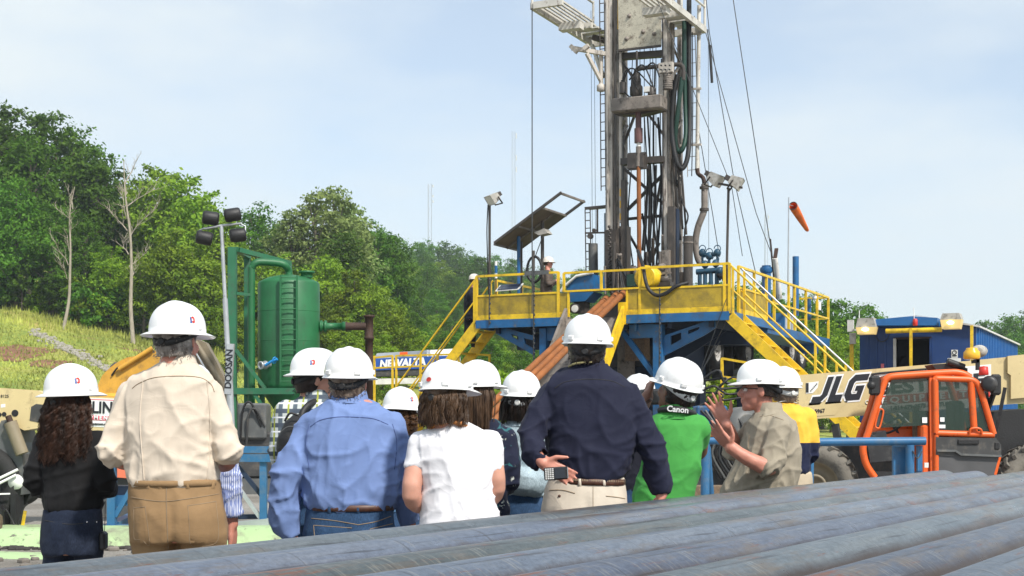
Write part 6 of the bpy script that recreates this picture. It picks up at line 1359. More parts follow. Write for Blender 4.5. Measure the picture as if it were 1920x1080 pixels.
HAIR = dict(grey=hair_mat('grey_hair', (.11, .09, .08), (.36, .33, .30)), dark=hair_mat('dark_hair', (.008, .006, .005), (.035, .022, .016)), brown=hair_mat('brown_hair', (.035, .019, .011), (.13, .075, .042)), auburn=hair_mat('auburn_hair', (.045, .02, .01), (.16, .08, .035)), greybrown=hair_mat('grey_brown_hair', (.07, .045, .035), (.22, .17, .13)))

def to_obj(me, name, mat, parent, smooth=True):
    root = parent
    while root.parent is not None: root = root.parent
    me.transform(Matrix.Translation(-Vector(root['_loc']))); me.materials.clear(); me.materials.append(mat)
    if smooth: me.polygons.foreach_set('use_smooth', [True] * len(me.polygons))
    o = bpy.data.objects.new(name, me); COL.objects.link(o); o.parent = parent; return o
def remesh(mb, vox, it=3, fac=.5):
    me = bpy.data.meshes.new('tmp'); me.from_pydata(mb.v, [], mb.f)
    bm = bmesh.new(); bm.from_mesh(me); bmesh.ops.recalc_face_normals(bm, faces=bm.faces[:]); bm.to_mesh(me); bm.free()
    o = bpy.data.objects.new('tmp', me); COL.objects.link(o)
    r = o.modifiers.new('r', 'REMESH'); r.mode = 'VOXEL'; r.voxel_size = vox; r.adaptivity = 0
    if it: s = o.modifiers.new('s', 'SMOOTH'); s.iterations = it; s.factor = fac
    bpy.context.view_layer.update()
    out = bpy.data.meshes.new_from_object(o.evaluated_get(bpy.context.evaluated_depsgraph_get()))
    bpy.data.objects.remove(o); bpy.data.meshes.remove(me); return out
def displace(me, fn):
    n = len(me.vertices); co = np.empty(n * 3); me.vertices.foreach_get('co', co); co = co.reshape(-1, 3)
    nr = np.empty(n * 3); me.vertex_normals.foreach_get('vector', nr); nr = nr.reshape(-1, 3)
    for i in range(n): co[i] += nr[i] * fn(Vector(co[i]))
    me.vertices.foreach_set('co', co.ravel()); me.update()
def folds(seed, amp, z0=None, arms=()):
    """cloth folds: stretched ridged noise, stronger towards the hem and round bent elbows"""
    s = Vector((seed * 3.1, seed * 1.7, 0))
    def rid(q, k): return max(0, 1 - abs(noise.noise(q + s)) * 1.5) ** k
    def f(p):
        w = noise.noise(p * 2.5 + s) * .8
        d = amp * (rid(Vector((p.x * 5.5 + w, p.y * 5.5, p.z * 1.7 + w)), 5) * .9 + rid(Vector((p.x * 4 + p.z * 3.2, p.y * 4 + 9, p.z * 4.5 - p.x * 3 + w)), 6) * .7 + rid(Vector((p.x * 11 - p.z * 5, p.y * 11, p.z * 7 + p.x * 4)), 6) * .35 - .55)
        if z0 is not None:
            k = math.exp(-((p.z - z0) / .09) ** 2); d += amp * 1.2 * k * (rid(Vector((p.x * 12, p.y * 12, p.z * 4)), 3) - .4)
        for q in arms:
            r = (p - q).length
            if r < .20: d += amp * 1.7 * (1 - r / .20) ** .7 * (rid(Vector((p.x * 4 + p.z * 6, p.y * 6, p.z * 11 - p.x * 5)), 4) - .35)
        return d
    return f
def loft(mb, secs, n=30, pw=2.4):
    """secs: (z, x0, x1, ry, yc)"""
    vs = []; fs = []
    for (z, xa, xb, ry, yc) in secs:
        cx, rx = (xa + xb) / 2, (xb - xa) / 2
        for j in range(n):
            a = 2 * math.pi * j / n; c, s = math.cos(a), math.sin(a)
            vs.append((cx + rx * math.copysign(abs(c) ** (2 / pw), c), yc + ry * math.copysign(abs(s) ** (2 / pw), s), z))
    for i in range(len(secs) - 1):
        for j in range(n): fs.append((i * n + j, i * n + (j + 1) % n, (i + 1) * n + (j + 1) % n, (i + 1) * n + j))
    fs.append(tuple(range(n))); fs.append(tuple(range((len(secs) - 1) * n, len(secs) * n))); mb.add(vs, fs, True)
def chain(mb, pts, rs, n=14, sub=4):
    pts = [Vector(p) for p in pts]
    if len(pts) > 2:
        P3 = spline(pts, sub); R3 = []
        for i in range(len(pts) - 1):
            for k in range(sub): R3.append(rs[i] + (rs[i + 1] - rs[i]) * k / sub)
        R3.append(rs[-1])
    else: P3, R3 = pts, rs
    mb.tube(P3, R3, n)
    for p, r in ((pts[0], rs[0]), (pts[-1], rs[-1])): mb.ell(p, (r * .99,) * 3, None, 10, 8)
def head_prims(mb, T, fine=False):
    """T maps head space (y forward, origin mid head) to world"""
    def e(c, r, rot=None):
        m3 = T.to_3x3() @ (rot or Matrix.Identity(3)); mb.ell(T @ Vector(c), r, m3, 18, 14)
    e((0, -.012, .032), (.076, .097, .086)); e((0, .022, -.03), (.066, .072, .080)); e((0, .052, -.082), (.043, .042, .034)); e((0, .074, -.101), (.022, .021, .017))
    for s in (-1, 1):
        e((s * .036, .060, -.028), (.028, .030, .028)); e((s * .078, -.004, -.004), (.010, .021, .033), Matrix.Rotation(s * .35, 3, 'Z') @ Matrix.Rotation(-.2, 3, 'X'))
    if fine:
        mb.tube([T @ Vector((0, .088, .022)), T @ Vector((0, .099, .002)), T @ Vector((0, .113, -.020)), T @ Vector((0, .105, -.031))], [.011, .0135, .0165, .012], 12); mb.ell(T @ Vector((0, .117, -.019)), (.012, .012, .011))
        for s in (-1, 1): e((s * .012, .101, -.027), (.009, .010, .008)); e((s * .03, .080, .036), (.026, .014, .010))
        e((0, .091, -.050), (.025, .013, .0075)); e((0, .0905, -.063), (.022, .013, .0085)); e((0, .083, -.057), (.024, .012, .014)); e((0, .083, -.079), (.02, .012, .008))
    else:
        mb.tube([T @ Vector((0, .085, .02)), T @ Vector((0, .115, -.022)), T @ Vector((0, .100, -.034))], [.011, .017, .012], 10); e((0, .086, -.055), (.025, .014, .012))
def hand_prims(mb, w, d, pn, th, curl=(.3, .3, .35, .4), spread=.16, thumb=.7, s=1.0):
    """w wrist, d finger direction, pn palm normal (inner side), th thumb side"""
    w, d = Vector(w), Vector(d).normalized(); pn = Vector(pn); pn = (pn - d * pn.dot(d)).normalized(); th = Vector(th); th = (th - d * th.dot(d) - pn * th.dot(pn)).normalized()
    for k in range(4):
        o = (1.5 - k) / 1.5; mb.tube([w + th * o * .016 * s, w + d * .05 * s + th * o * .027 * s, w + d * .094 * s + th * o * .031 * s], [.017 * s, .0165 * s, .0125 * s], 10); mb.ell(w + d * .094 * s + th * o * .031 * s, (.0128 * s,) * 3, None, 8, 6)
    mb.ell(w + d * .055 * s + pn * .004, (.030 * s, .030 * s, .046 * s), Matrix((th, pn * .6, d)).transposed(), 12, 10)
    for k in range(4):
        o = (1.5 - k) / 1.5; p = w + d * .092 * s + th * o * .031 * s; L = (.043, .047, .044, .035)[k] * s; dr = (d + th * o * spread).normalized(); pts = [p]; c = curl[k]
        for j in range(3):
            dr = (dr + pn * c).normalized(); p = p + dr * L * (1, .62, .5)[j]; pts.append(p)
        mb.tube(pts, [.0105 * s, .0098 * s, .009 * s, .0078 * s], 8); mb.ell(pts[-1], (.0078 * s,) * 3, None, 8, 6)
        for q in pts[1:3]: mb.ell(q, (.0096 * s,) * 3, None, 8, 6)
    p = w + d * .022 * s + th * .026 * s; a = (th * thumb + d * .75 + pn * .35).normalized(); b = (th * thumb * .5 + d + pn * .2).normalized()
    q1 = p + a * .045 * s; q2 = q1 + b * .033 * s; q3 = q2 + b * .026 * s; mb.tube([p, q1, q2, q3], [.017 * s, .0135 * s, .0115 * s, .0085 * s], 8); mb.ell(q3, (.0086 * s,) * 3, None, 8, 6)

def hard_hat(parent, T, kind, strap='b', emblem=None, mat='hat', s=1.0):
    """T: head space -> world. kind 'full' or 'cap'"""
    NA, NR = 64, 14; hb, hh = .036, .132; A, B = .113, .137
    ex = 2 / 2.35
    def dome(a, ph):
        c, sn = math.cos(ph) ** ex, math.sin(ph) ** ex; x = A * c * math.sin(a); y = B * c * math.cos(a); z = hb + hh * sn
        k = (1 - (ph / 1.571) ** 6); z2 = 0
        if kind == 'cap': z2 = .008 * math.exp(-(x / .016) ** 2) * (1 if ph > .35 else ph / .35) + .004 * math.exp(-((abs(x) - .045) / .014) ** 2) * math.sin(min(1.57, ph * 1.3)) * (y > -.2)
        else: z2 = .006 * math.exp(-(x / .022) ** 2) * min(1, ph / .5)
        nx, ny, nz = x / A, y / B, (z - hb) / hh; return Vector((x + nx * z2 * .5, y + ny * z2 * .5, z + nz * z2 * .9))
    def brim(a, t):
        """t 0 at dome foot, 1 at brim edge"""
        ca = math.cos(a)
        if kind == 'full': w = .036 + .010 * max(0, ca) ** 2; dz = -.013 - .004 * max(0, ca)
        else: w = .010 + .046 * max(0, (ca - .35) / .65) ** .8 if ca > .35 else .010; dz = -.006 - .012 * max(0, ca)
        p = dome(a, 0); d = Vector((p.x / A ** 2, p.y / B ** 2, 0)).normalized(); return p + d * w * t + Vector((0, 0, dz * t ** 1.4))
    m = MB(); vs = []; fs = []
    rows = [[brim(2 * math.pi * j / NA, t) for j in range(NA)] for t in (1, .97, .5, .15)] + [[dome(2 * math.pi * j / NA, i / NR * 1.5707) for j in range(NA)] for i in range(NR + 1)]
    for sgn in (0, 1):
        o = len(vs)
        for r_ in rows:
            for p in r_:
                q = p * s if sgn == 0 else Vector((p.x * .972, p.y * .972, p.z - .0035)) * s; vs.append(T @ q)
        for i in range(len(rows) - 1):
            for j in range(NA):
                f = (o + i * NA + j, o + i * NA + (j + 1) % NA, o + (i + 1) * NA + (j + 1) % NA, o + (i + 1) * NA + j); fs.append(f if sgn == 0 else f[::-1])
    k = len(rows) * NA
    for j in range(NA): fs.append((j, k + j, k + (j + 1) % NA, (j + 1) % NA))
    m.add(vs, fs, True)
    if kind == 'cap':
        for sg in (-1, 1):
            for a_ in (1.45, 2.5):
                p = dome(sg * a_, .10); q = Vector((p.x / A, p.y / B, 0)).normalized(); zx = Matrix((Vector((0, 0, 1)).cross(q), q, Vector((0, 0, 1)))).transposed(); m.box(T @ ((p + q * .002) * s), (.034 * s, .012 * s, .022 * s), T.to_3x3() @ zx, .004)
    else:
        for sg in (-1, 1):
            p = dome(sg * 1.6, .10); q = Vector((p.x / A, p.y / B, 0)).normalized(); zx = Matrix((Vector((0, 0, 1)).cross(q), q, Vector((0, 0, 1)))).transposed(); m.box(T @ ((p + q * .001) * s), (.026 * s, .010 * s, .018 * s), T.to_3x3() @ zx, .004)
    hat = m.build('hard_hat', M[mat], parent)
    # head band of the suspension, with nape strap and ratchet
    b = MB(); vs = []; fs = []; N = 34
    for j in range(N + 1):
        a = math.pi * (.42 + 1.16 * j / N); k_ = math.sin(math.pi * j / N); drop = .004 + .040 * k_ ** 1.5; h = .020 + .012 * k_
        for (rr, zz2) in ((1.0, hb - drop + .012), (1.035, hb - drop + .012), (1.035, hb - drop - h + .012), (1.0, hb - drop - h + .012)):
            vs.append(T @ (Vector((.089 * rr * math.sin(a), .112 * rr * math.cos(a) - .004, zz2)) * s))
    for j in range(N):
        for q in range(4): fs.append((j * 4 + q, j * 4 + (q + 1) % 4, j * 4 + 4 + (q + 1) % 4, j * 4 + 4 + q))
    b.add(vs, fs, True); st = b.build('head_band', M['strap_' + strap], hat)
    MB().lathe(T @ (Vector((0, -.118, hb - .043)) * s), [(.014, 0), (.017, .004), (.017, .010), (.012, .013)], 14, T.to_3x3() @ Vector((0, -1, 0))).build('ratchet_knob', M['strap_b' if strap == 'b' else 'strap_w'], st)
    if emblem:
        kind_e, a, ph = emblem[:3]
        def at(da, dp, off=.0018):
            p = dome(a + da, ph + dp); nrm = Vector((p.x / A ** 2, p.y / B ** 2, max(0, p.z - hb) / hh ** 2)).normalized(); return T @ ((p + nrm * off) * s)
        def quad(poly, mt, nm, off):
            mm = MB(); ps = [at(x, y, off) for x, y in poly]; c = sum(ps, Vector()) / len(ps); mm.add([c] + ps, [(0, 1 + i, 1 + (i + 1) % len(ps)) for i in range(len(ps))]); mm.build(nm, mt, hat)
        if kind_e == 'crest':
            quad([(-.10, -.02), (-.02, -.05), (.03, .02), (.03, .16), (-.06, .19), (-.11, .12)], M['red'], 'emblem_red', .0016)
            quad([(.02, -.05), (.10, -.04), (.08, .03), (.10, .14), (.05, .17), (.03, .05)], pm('emblem_blue_ink', (.05, .12, .34), .5), 'emblem_blue', .0018)
            quad([(-.03, .02), (.02, .02), (.02, .10), (-.03, .10)], M['inkw'], 'emblem_white', .0022)
        elif kind_e == 'oval': quad([(.13 * math.cos(q * .5236), .07 * math.sin(q * .5236)) for q in range(12)], M['red'], 'emblem_red', .002)
        elif kind_e == 'teal':
            quad([(-.05, .0), (.02, .0), (.06, .18), (.02, .2)], pm('teal_ink', (.02, .30, .34), .5), 'emblem_teal', .002); quad([(-.12, -.10), (.12, -.10), (.12, -.05), (-.12, -.05)], pm('pale_ink', (.35, .5, .6), .5), 'emblem_text', .002)
        elif kind_e == 'gold': quad([(-.10, -.02), (-.02, -.06), (.07, .03), (.10, .14), (.02, .18), (-.05, .08)], pm('gold_ink', (.45, .33, .08), .5), 'emblem_gold', .002)
    return hat
def hair_cap(parent, T, mat, seed, low=-.05, thick=.008, curly=.004, front=.03, s=1.0, wide=1.0):
    """close hair over the back and sides of the skull, down to 'low' """
    m = MB(); NA, NR = 60, 22; vs = []; fs = []
    for i in range(NR + 1):
        t = i / NR
        for j in range(NA):
            a = 2 * math.pi * j / NA; face = max(0, math.cos(a)); lo = low + (.16 * face ** .8 if face > .1 else 0)+ .02 * max(0, abs(math.sin(a)) - .6)
            z = .118 + (lo - .118) * t; zc = (z - .032) / .086; rad = math.sqrt(max(0, 1 - min(1, max(0, zc)) ** 2)) if zc > 0 else 1 - .10 * min(1.3, -zc) ** 2
            p = Vector((.079 * rad * math.sin(a) * wide, -.012 + .100 * rad * math.cos(a), z)); nz3 = noise.noise(p * 60 + Vector((seed, 0, 0))) + .6 * noise.noise(p * 130 + Vector((seed, 5, 0)))
            d = Vector((math.sin(a), math.cos(a), .2)); p = p + d * (thick * (1 - t ** 6 * .8) + curly * nz3); vs.append(T @ (p * s))
    for i in range(NR):
        for j in range(NA): fs.append((i * NA + j, i * NA + (j + 1) % NA, (i + 1) * NA + (j + 1) % NA, (i + 1) * NA + j))
    fs.append(tuple(range(NR * NA, NR * NA + NA))); m.add(vs, fs, True); o = m.build('hair', mat, parent)
    # loose tufts at the nape
    rd = random.Random(seed); tf = MB()
    for _ in range(110):
        a = math.pi + rd.uniform(-1.5, 1.5); z = rd.uniform(low - .005, .03); p = Vector((.083 * math.sin(a) * wide, -.012 + .105 * math.cos(a), z)); d = Vector((math.sin(a) * .3 + rd.gauss(0, .35), math.cos(a) * .3, -1 + rd.gauss(0, .3))).normalized() * rd.uniform(.005, .012)
        tf.tube([T @ (p * s), T @ ((p + d * .6 + Vector((math.sin(a), math.cos(a), 0)) * .004) * s), T @ ((p + d) * s)], [.0022, .0018, .0006], 3, caps=False)
    tf.build('hair_tufts', mat, o); return o
def long_hair(parent, T, mat, seed, bottom, n=420, wave=.0, wf=30, width=.105, back=.0, fall=None, s=1.0, r=.0026, spread=1.0):
    """strands falling from under the hat to a given length below mid head (metres)"""
    m = MB(); rd = random.Random(seed); core = MB()
    NA = 26; NR = 14; vs = []; fs = []
    for i in range(NR + 1):
        t = i / NR; z = .030 + (-bottom * .88 - .030) * t
        for j in range(NA):
            a = math.pi * (.40 + 1.20 * j / (NA - 1)); w = 1 + (spread - 1) * t; k = 1 - .25 * max(0, t - .6); p = Vector((width * .86 * w * k * math.sin(a), -.012 + .102 * math.cos(a) * (1 - .15 * t) - back * t, z)); p += Vector((math.sin(a), math.cos(a), 0)) * (.012 * noise.noise(Vector((a * 5, t * 3 + (a * 2 if wave else 0), seed))) + wave * .6 * noise.noise(Vector((a * 9, t * 14, seed)))); vs.append(T @ (p * s))
    for i in range(NR):
        for j in range(NA - 1): fs.append((i * NA + j, i * NA + j + 1, (i + 1) * NA + j + 1, (i + 1) * NA + j))
    core.add(vs, fs, True); o = core.build('hair', mat, parent)
    locks = [(math.pi + rd.uniform(-1.7, 1.7), bottom * rd.uniform(.70, 1.08), rd.random() * 6.28, rd.gauss(0, .016), rd.uniform(0, .016)) for _ in range(max(18, n // 11))]
    for _ in range(n):
        a0, L0, ph0, sx0, out0 = rd.choice(locks); a = a0 + rd.gauss(0, .05); L = L0 * rd.uniform(.9, 1.03); k = 9 if wave < .004 else 20; pts = []; ph = ph0 + rd.gauss(0, .35); sx_ = sx0 + rd.gauss(0, .004); out = out0 + rd.uniform(-.003, .004)
        for i in range(k):
            t = i / (k - 1); z = .028 + (-L - .028) * t; w = 1 + (spread - 1) * t; p = Vector((width * .86 * w * math.sin(a) * (1 - .18 * max(0, t - .5)) + sx_ * t, -.012 + .100 * math.cos(a) * (1 - .15 * t) - back * t, z)); dd = Vector((math.sin(a), math.cos(a), 0)); tt = Vector((math.cos(a), -math.sin(a), 0)); e_ = min(1, t * 4)
            p += dd * (out + wave * math.cos(t * wf + ph)) * e_ + tt * wave * 1.3 * e_ * math.sin(t * wf + ph); pts.append(T @ (p * s))
        m.tube(pts, [r * (1 - .6 * i / (k - 1)) for i in range(k)], 3, caps=False)
    m.build('hair_strands', mat, o); return o

class Person:
    def __init__(s, label, Y, cx, zfoot=0.0, group='people in white hard hats watching the rig', cat='person'):
        s.Y = Y; s.k = F / Y; s.cx = cx; s.zf = zfoot
        s.root = thing('person', label, cat, Vector(((cx - 960) / s.k, Y, zfoot)), group)
        s.body = MB(); s.seed = cx * .37
    def W(s, px, py, dy=0): return Vector(((px - 960) / s.k, s.Y + dy, CAMH + (HOR - py) / s.k))
    def head(s, px, py, yaw=0, pitch=0, roll=0, size=1.0, fine=False, neck=None):
        """px, py: middle of the head; yaw 0 looks away from the camera, positive turns to the left"""
        s.T = Matrix.Translation(s.W(px, py, 0)) @ Matrix.Rotation(R(roll), 4, 'Y') @ Matrix.Rotation(R(yaw), 4, 'Z') @ Matrix.Rotation(R(pitch), 4, 'X') @ Matrix.Scale(size, 4)
        head_prims(s.body, s.T, fine); n1 = neck or s.W(px, py + .20 * s.k, 0)
        chain(s.body, [s.T @ Vector((0, -.025, -.04)), s.T @ Vector((0, -.03, -.10)), n1], [.055 * size, .054 * size, .066 * size]); return s.T
    def shirt(s, secs, arms, mat, name='shirt', amp=.006, vox=.009, hem=None, collar=None, ry=None, it=2, body_shrink=.90, extra=None):
        """secs: (py, x0, x1, depth radius, dy). arms: dict(pts, r, sleeve) in pixels"""
        m = MB(); S = [(s.W(0, p[0]).z, (p[1] - 960) / s.k, (p[2] - 960) / s.k, p[3], s.Y + (p[4] if len(p) > 4 else 0)) for p in secs]
        S.sort(key=lambda q: q[0]); loft(m, S); loft(s.body, [(a, (b + c) / 2 - (c - b) / 2 * body_shrink, (b + c) / 2 + (c - b) / 2 * body_shrink, d * body_shrink, e) for a, b, c, d, e in S])
        el = []
        for A in arms:
            pts = [s.W(*p) for p in A['pts']]; rs = A['r']; el.append(pts[1])
            # full arm on the body
            chain(s.body, pts, [q * (.66 if A.get('sleeve', 9) > .2 else .80) if i < A.get('n', 2) else A.get('skin_r', .034) for i, q in enumerate(rs)])
            cut = A.get('sleeve', 1e9); sp = [pts[0]]; sr = [rs[0]]; acc = 0
            for i in range(len(pts) - 1):
                L = (pts[i + 1] - pts[i]).length
                if acc + L > cut:
                    t = (cut - acc) / L; sp.append(pts[i].lerp(pts[i + 1], t)); sr.append(rs[i] + (rs[i + 1] - rs[i]) * t); break
                sp.append(pts[i + 1]); sr.append(rs[i + 1]); acc += L
            if len(sp) > 2: 
                P3 = spline(sp, 5); R3 = []
                for i in range(len(sp) - 1):
                    for k in range(5): R3.append(sr[i] + (sr[i + 1] - sr[i]) * k / 5)
                R3.append(sr[-1])
            else: P3, R3 = [sp[0].lerp(sp[1], k / 4) for k in range(5)], [sr[0] + (sr[1] - sr[0]) * k / 4 for k in range(5)]
            m.tube(P3, R3, 18); m.ell(sp[0], (sr[0],) * 3)
            if A.get('roll'):
                d = (P3[-1] - P3[-2]).normalized(); m.tube([P3[-1] - d * .055, P3[-1] - d * .045, P3[-1] + d * .012, P3[-1] + d * .018], [sr[-1] * .9, sr[-1] * 1.10, sr[-1] * 1.13, sr[-1] * .95], 18)
        if extra: extra(m)
        me = remesh(m, vox, it); displace(me, folds(s.seed, amp * 1.35, hem and s.W(0, hem).z, el)); s.shirt_me = me; s.shirt_o = to_obj(me, name, mat, s.root); off = Vector(s.root['_loc'])
        s.bvh = BVHTree.FromPolygons([v.co + off for v in me.vertices], [p.vertices[:] for p in me.polygons])
        if collar:
            (px, py, rx, ry_, h, dy) = collar; c = MB(); N = 28; vs = []; fs = []
            for j in range(N + 1):
                a = 2 * math.pi * j / N; d = Vector((math.sin(a), math.cos(a), 0)); bk = .5 - .5 * math.cos(a)
                for (q, z) in ((.86, -.02), (.90, h * (.6 + .4 * bk)), (1.0, h * (.62 + .42 * bk)), (1.10, h * .25 - .01), (1.22, -.022 - .012 * (1 - bk))): vs.append(s.W(px, py, dy) + Vector((d.x * rx * q, d.y * ry_ * q, z)))
            for j in range(N):
                for q in range(4): fs.append((j * 5 + q, j * 5 + q + 1, j * 5 + 6 + q, j * 5 + 5 + q))
            c.add(vs, fs, True); c.build('collar', mat, s.shirt_o)
        return s.shirt_o
    def hit(s, px, py, bvh=None, off=.0):
        """point on the cloth seen at a pixel"""
        o = Vector((0, 0, CAMH)); w = s.W(px, py); d = (w - o).normalized(); h = (bvh or s.bvh).ray_cast(o, d)
        return (h[0] - d * off) if h[0] is not None else None
    def seam(s, pix, mat, parent, name='seam', r=.0016, bvh=None, sub=10):
        pts = []; P2 = [Vector((x, y, 0)) for x, y in pix]; Q = spline(P2, sub) if len(P2) > 2 else [P2[0].lerp(P2[1], i / 12) for i in range(13)]
        for q in Q:
            h = s.hit(q.x, q.y, bvh, .0005)
            if h: pts.append(h)
        if len(pts) > 2: return MB().tube(pts, r, 5, caps=False).build(name, mat, parent)
    def patch(s, poly, mat, parent, name, off=.005, n=8, bvh=None):
        """quad cloth patch laid on the surface: four pixel corners"""
        a, b, c, d = [Vector((x, y)) for x, y in poly]; vs = []; fs = []
        for i in range(n + 1):
            for j in range(n + 1):
                q = (a.lerp(b, j / n)).lerp(d.lerp(c, j / n), i / n); h = s.hit(q.x, q.y, bvh, off if 0 < i < n and 0 < j < n else .0005)
                if h is None: return None
                vs.append(h)
        for i in range(n):
            for j in range(n): fs.append((i * (n + 1) + j, i * (n + 1) + j + 1, (i + 1) * (n + 1) + j + 1, (i + 1) * (n + 1) + j))
        return MB().add(vs, fs, True).build(name, mat, parent)
    def pants(s, secs, mat, boots='black', amp=.005, vox=.012, knee_w=.082, name='trousers', foot_dy=.0):
        m = MB(); S = [(s.W(0, p[0]).z, (p[1] - 960) / s.k, (p[2] - 960) / s.k, p[3], s.Y + (p[4] if len(p) > 4 else 0)) for p in secs]; S.sort(key=lambda q: q[0])
        loft(m, S, pw=2.3); b = S[0]; cx, hw = (b[1] + b[2]) / 2, (b[2] - b[1]) / 2; zc = b[0]; zf = s.zf
        for sg in (-1, 1):
            h = Vector((cx + sg * hw * .50, b[4], zc)); kn = Vector((cx + sg * hw * .52, b[4] + .03, zf + (zc - zf) * .52)); an = Vector((cx + sg * hw * .55, b[4] - .01, zf + .09))
            chain(m, [h + Vector((0, 0, .06)), h, kn, an], [hw * .50, hw * .49, knee_w, .066]); chain(s.body, [h + Vector((0, .02, 0)), kn, an], [hw * .32, knee_w * .65, .042])
            f = MB(); f.ell(an + Vector((0, .06, -.045)), (.05, .135, .05), None, 14, 10); f.ell(an + Vector((0, -.01, -.01)), (.052, .058, .085), None, 14, 10); f.box(an + Vector((0, .055, -.082)), (.095, .27, .018), None, .006); f.build('boot', M[boots] if isinstance(boots, str) else boots, s.root); s.body.ell(an + Vector((0, .05, -.05)), (.036, .10, .03))
        loft(s.body, [(a, (b_ + c) / 2 - (c - b_) / 2 * .84, (b_ + c) / 2 + (c - b_) / 2 * .84, d * .70, e + .01) for a, b_, c, d, e in S])
        me = remesh(m, vox, 3); fo = folds(s.seed + 5, amp, zc); displace(me, lambda q: fo(q) - (.011 * math.exp(-((q.x - cx) / .018) ** 2) * sstep(S[-1][0] - .06, S[-1][0] - .16, q.z) if q.y < b[4] else 0)); s.pants_o = to_obj(me, name, mat, s.root); off = Vector(s.root['_loc'])
        s.pbvh = BVHTree.FromPolygons([v.co + off for v in me.vertices], [p.vertices[:] for p in me.polygons]); s.psec = S; return s.pants_o
    def belt(s, py0, py1, x0, x1, ry, mat, dy=0, name='belt', tilt=0):
        m = MB(); N = 44; vs = []; fs = []; cx, rx = ((x0 + x1) / 2 - 960) / s.k, (x1 - x0) / 2 / s.k
        for j in range(N):
            a = 2 * math.pi * j / N; c, sn = math.cos(a), math.sin(a); X = math.copysign(abs(c) ** .85, c); Yv = math.copysign(abs(sn) ** .85, sn)
            for (q, py) in ((0, py0), (.004, py0 + .5), (.004, py1 - .5), (0, py1)): vs.append((cx + (rx + q) * X, s.Y + dy + (ry + q) * Yv, s.W(0, py + tilt * X).z))
        for j in range(N):
            for q in range(3): fs.append((j * 4 + q, j * 4 + q + 1, ((j + 1) % N) * 4 + q + 1, ((j + 1) % N) * 4 + q))
        return MB().add(vs, fs, True).build(name, mat, s.pants_o)
    def finish(s, skin, vox=.010, it=3):
        return to_obj(remesh(s.body, vox, it, .5), 'body', skin, s.root)

C = dict(black=cloth_mat('black_blouse', (.008, .008, .009)), jeans_dark=cloth_mat('dark_indigo_jeans', (.010, .016, .034), 'denim'), tan=cloth_mat('cream_work_shirt', (.60, .515, .42)), khaki=cloth_mat('brown_duck_trousers', (.27, .17, .085), var=.16),
         stripe=cloth_mat('blue_striped_shirt', (.62, .66, .76), 'stripe'), plaid=cloth_mat('plaid_shirt', (.50, .54, .52), 'plaid'), blue=cloth_mat('mid_blue_shirt', (.16, .235, .46)), jeans=cloth_mat('blue_jeans', (.022, .055, .12), 'denim'), denim=cloth_mat('denim_shirt', (.10, .22, .38), 'denim'),
         white=cloth_mat('white_tee', (.76, .75, .78), var=.03), floral=cloth_mat('dark_floral_dress', (.012, .015, .035), 'floral'), pale=cloth_mat('pale_denim_jacket', (.27, .34, .38), 'denim'), navy=cloth_mat('navy_shirt', (.013, .015, .034)), stone=cloth_mat('stone_chinos', (.58, .51, .42)),
         green=cloth_mat('green_polo', (.06, .30, .06)), grey=cloth_mat('khaki_grey_shirt', (.30, .262, .20)), gold=cloth_mat('gold_polo', (.80, .47, .06)), beige=cloth_mat('beige_trousers', (.48, .40, .29)), worker=cloth_mat('brown_work_shirt', (.11, .085, .07)), navywork=cloth_mat('navy_coverall', (.012, .013, .022)))
M['thread'] = pm('dark_stitching', (.03, .03, .03), .9); M['thread_tan'] = pm('tan_stitching', (.26, .19, .12), .9); M['thread_blue'] = pm('blue_stitching', (.075, .115, .28), .9); M['leather'] = pm('brown_leather', (.075, .03, .018), .5, var=.3, vs=60); M['boot'] = pm('brown_boots', (.06, .04, .025), .7)

# ------------------------------------------------------------------ 1 woman in black blouse
p = Person('woman in a black blouse and dark jeans with long curly hair, at far left', 6.6, 134)
T = p.head(134, 751, yaw=-22, pitch=2, roll=-1)
p.shirt([(792, 118, 152, .055), (803, 104, 166, .085), (818, 84, 182, .10), (845, 78, 188, .115), (890, 82, 186, .11), (925, 84, 188, .115), (948, 84, 190, .12), (960, 92, 184, .11)],
        [dict(pts=[(86, 828), (68, 903, -.02), (96, 925, .2), (130, 915, .26)], r=[.056, .054, .046, .040]), dict(pts=[(182, 828), (197, 898, -.02), (180, 922, .18), (150, 915, .24)], r=[.056, .054, .046, .040])], C['black'], 'blouse', .007, hem=945)
p.pants([(952, 84, 189, .115), (985, 79, 191, .13), (1015, 77, 193, .135), (1040, 80, 192, .12)], C['jeans_dark'], amp=.003)
hard_hat(p.root, T, 'full', 'b', ('crest', 2.12, .30)); hair_cap(p.root, T, HAIR['dark'], 3, low=-.07, thick=.010); long_hair(p.root, T, hair_mat('curly_dark_hair', (.015, .008, .005), (.075, .032, .018)), 5, .275, n=1500, wave=.0085, wf=30, width=.112, back=.045, spread=1.0, r=.0014)
p.patch([(155, 976), (181, 975), (180, 1012), (158, 1016)], C['jeans_dark'], p.pants_o, 'back_pocket', .004, bvh=p.pbvh); p.patch([(90, 977), (118, 977), (116, 1016), (94, 1012)], C['jeans_dark'], p.pants_o, 'back_pocket', .004, bvh=p.pbvh); p.seam([(84, 976), (134, 983), (190, 975)], M['thread'], p.pants_o, 'yoke_seam', .0018, p.pbvh)
for x, y in ((163, 979), (181, 979)):
    h = p.hit(x, y, p.pbvh, .004)
    if h: MB().ell(h, (.0045, .003, .0045), None, 8, 6).build('rivet', M['chrome'], p.pants_o)
p.finish(SKIN, .011)
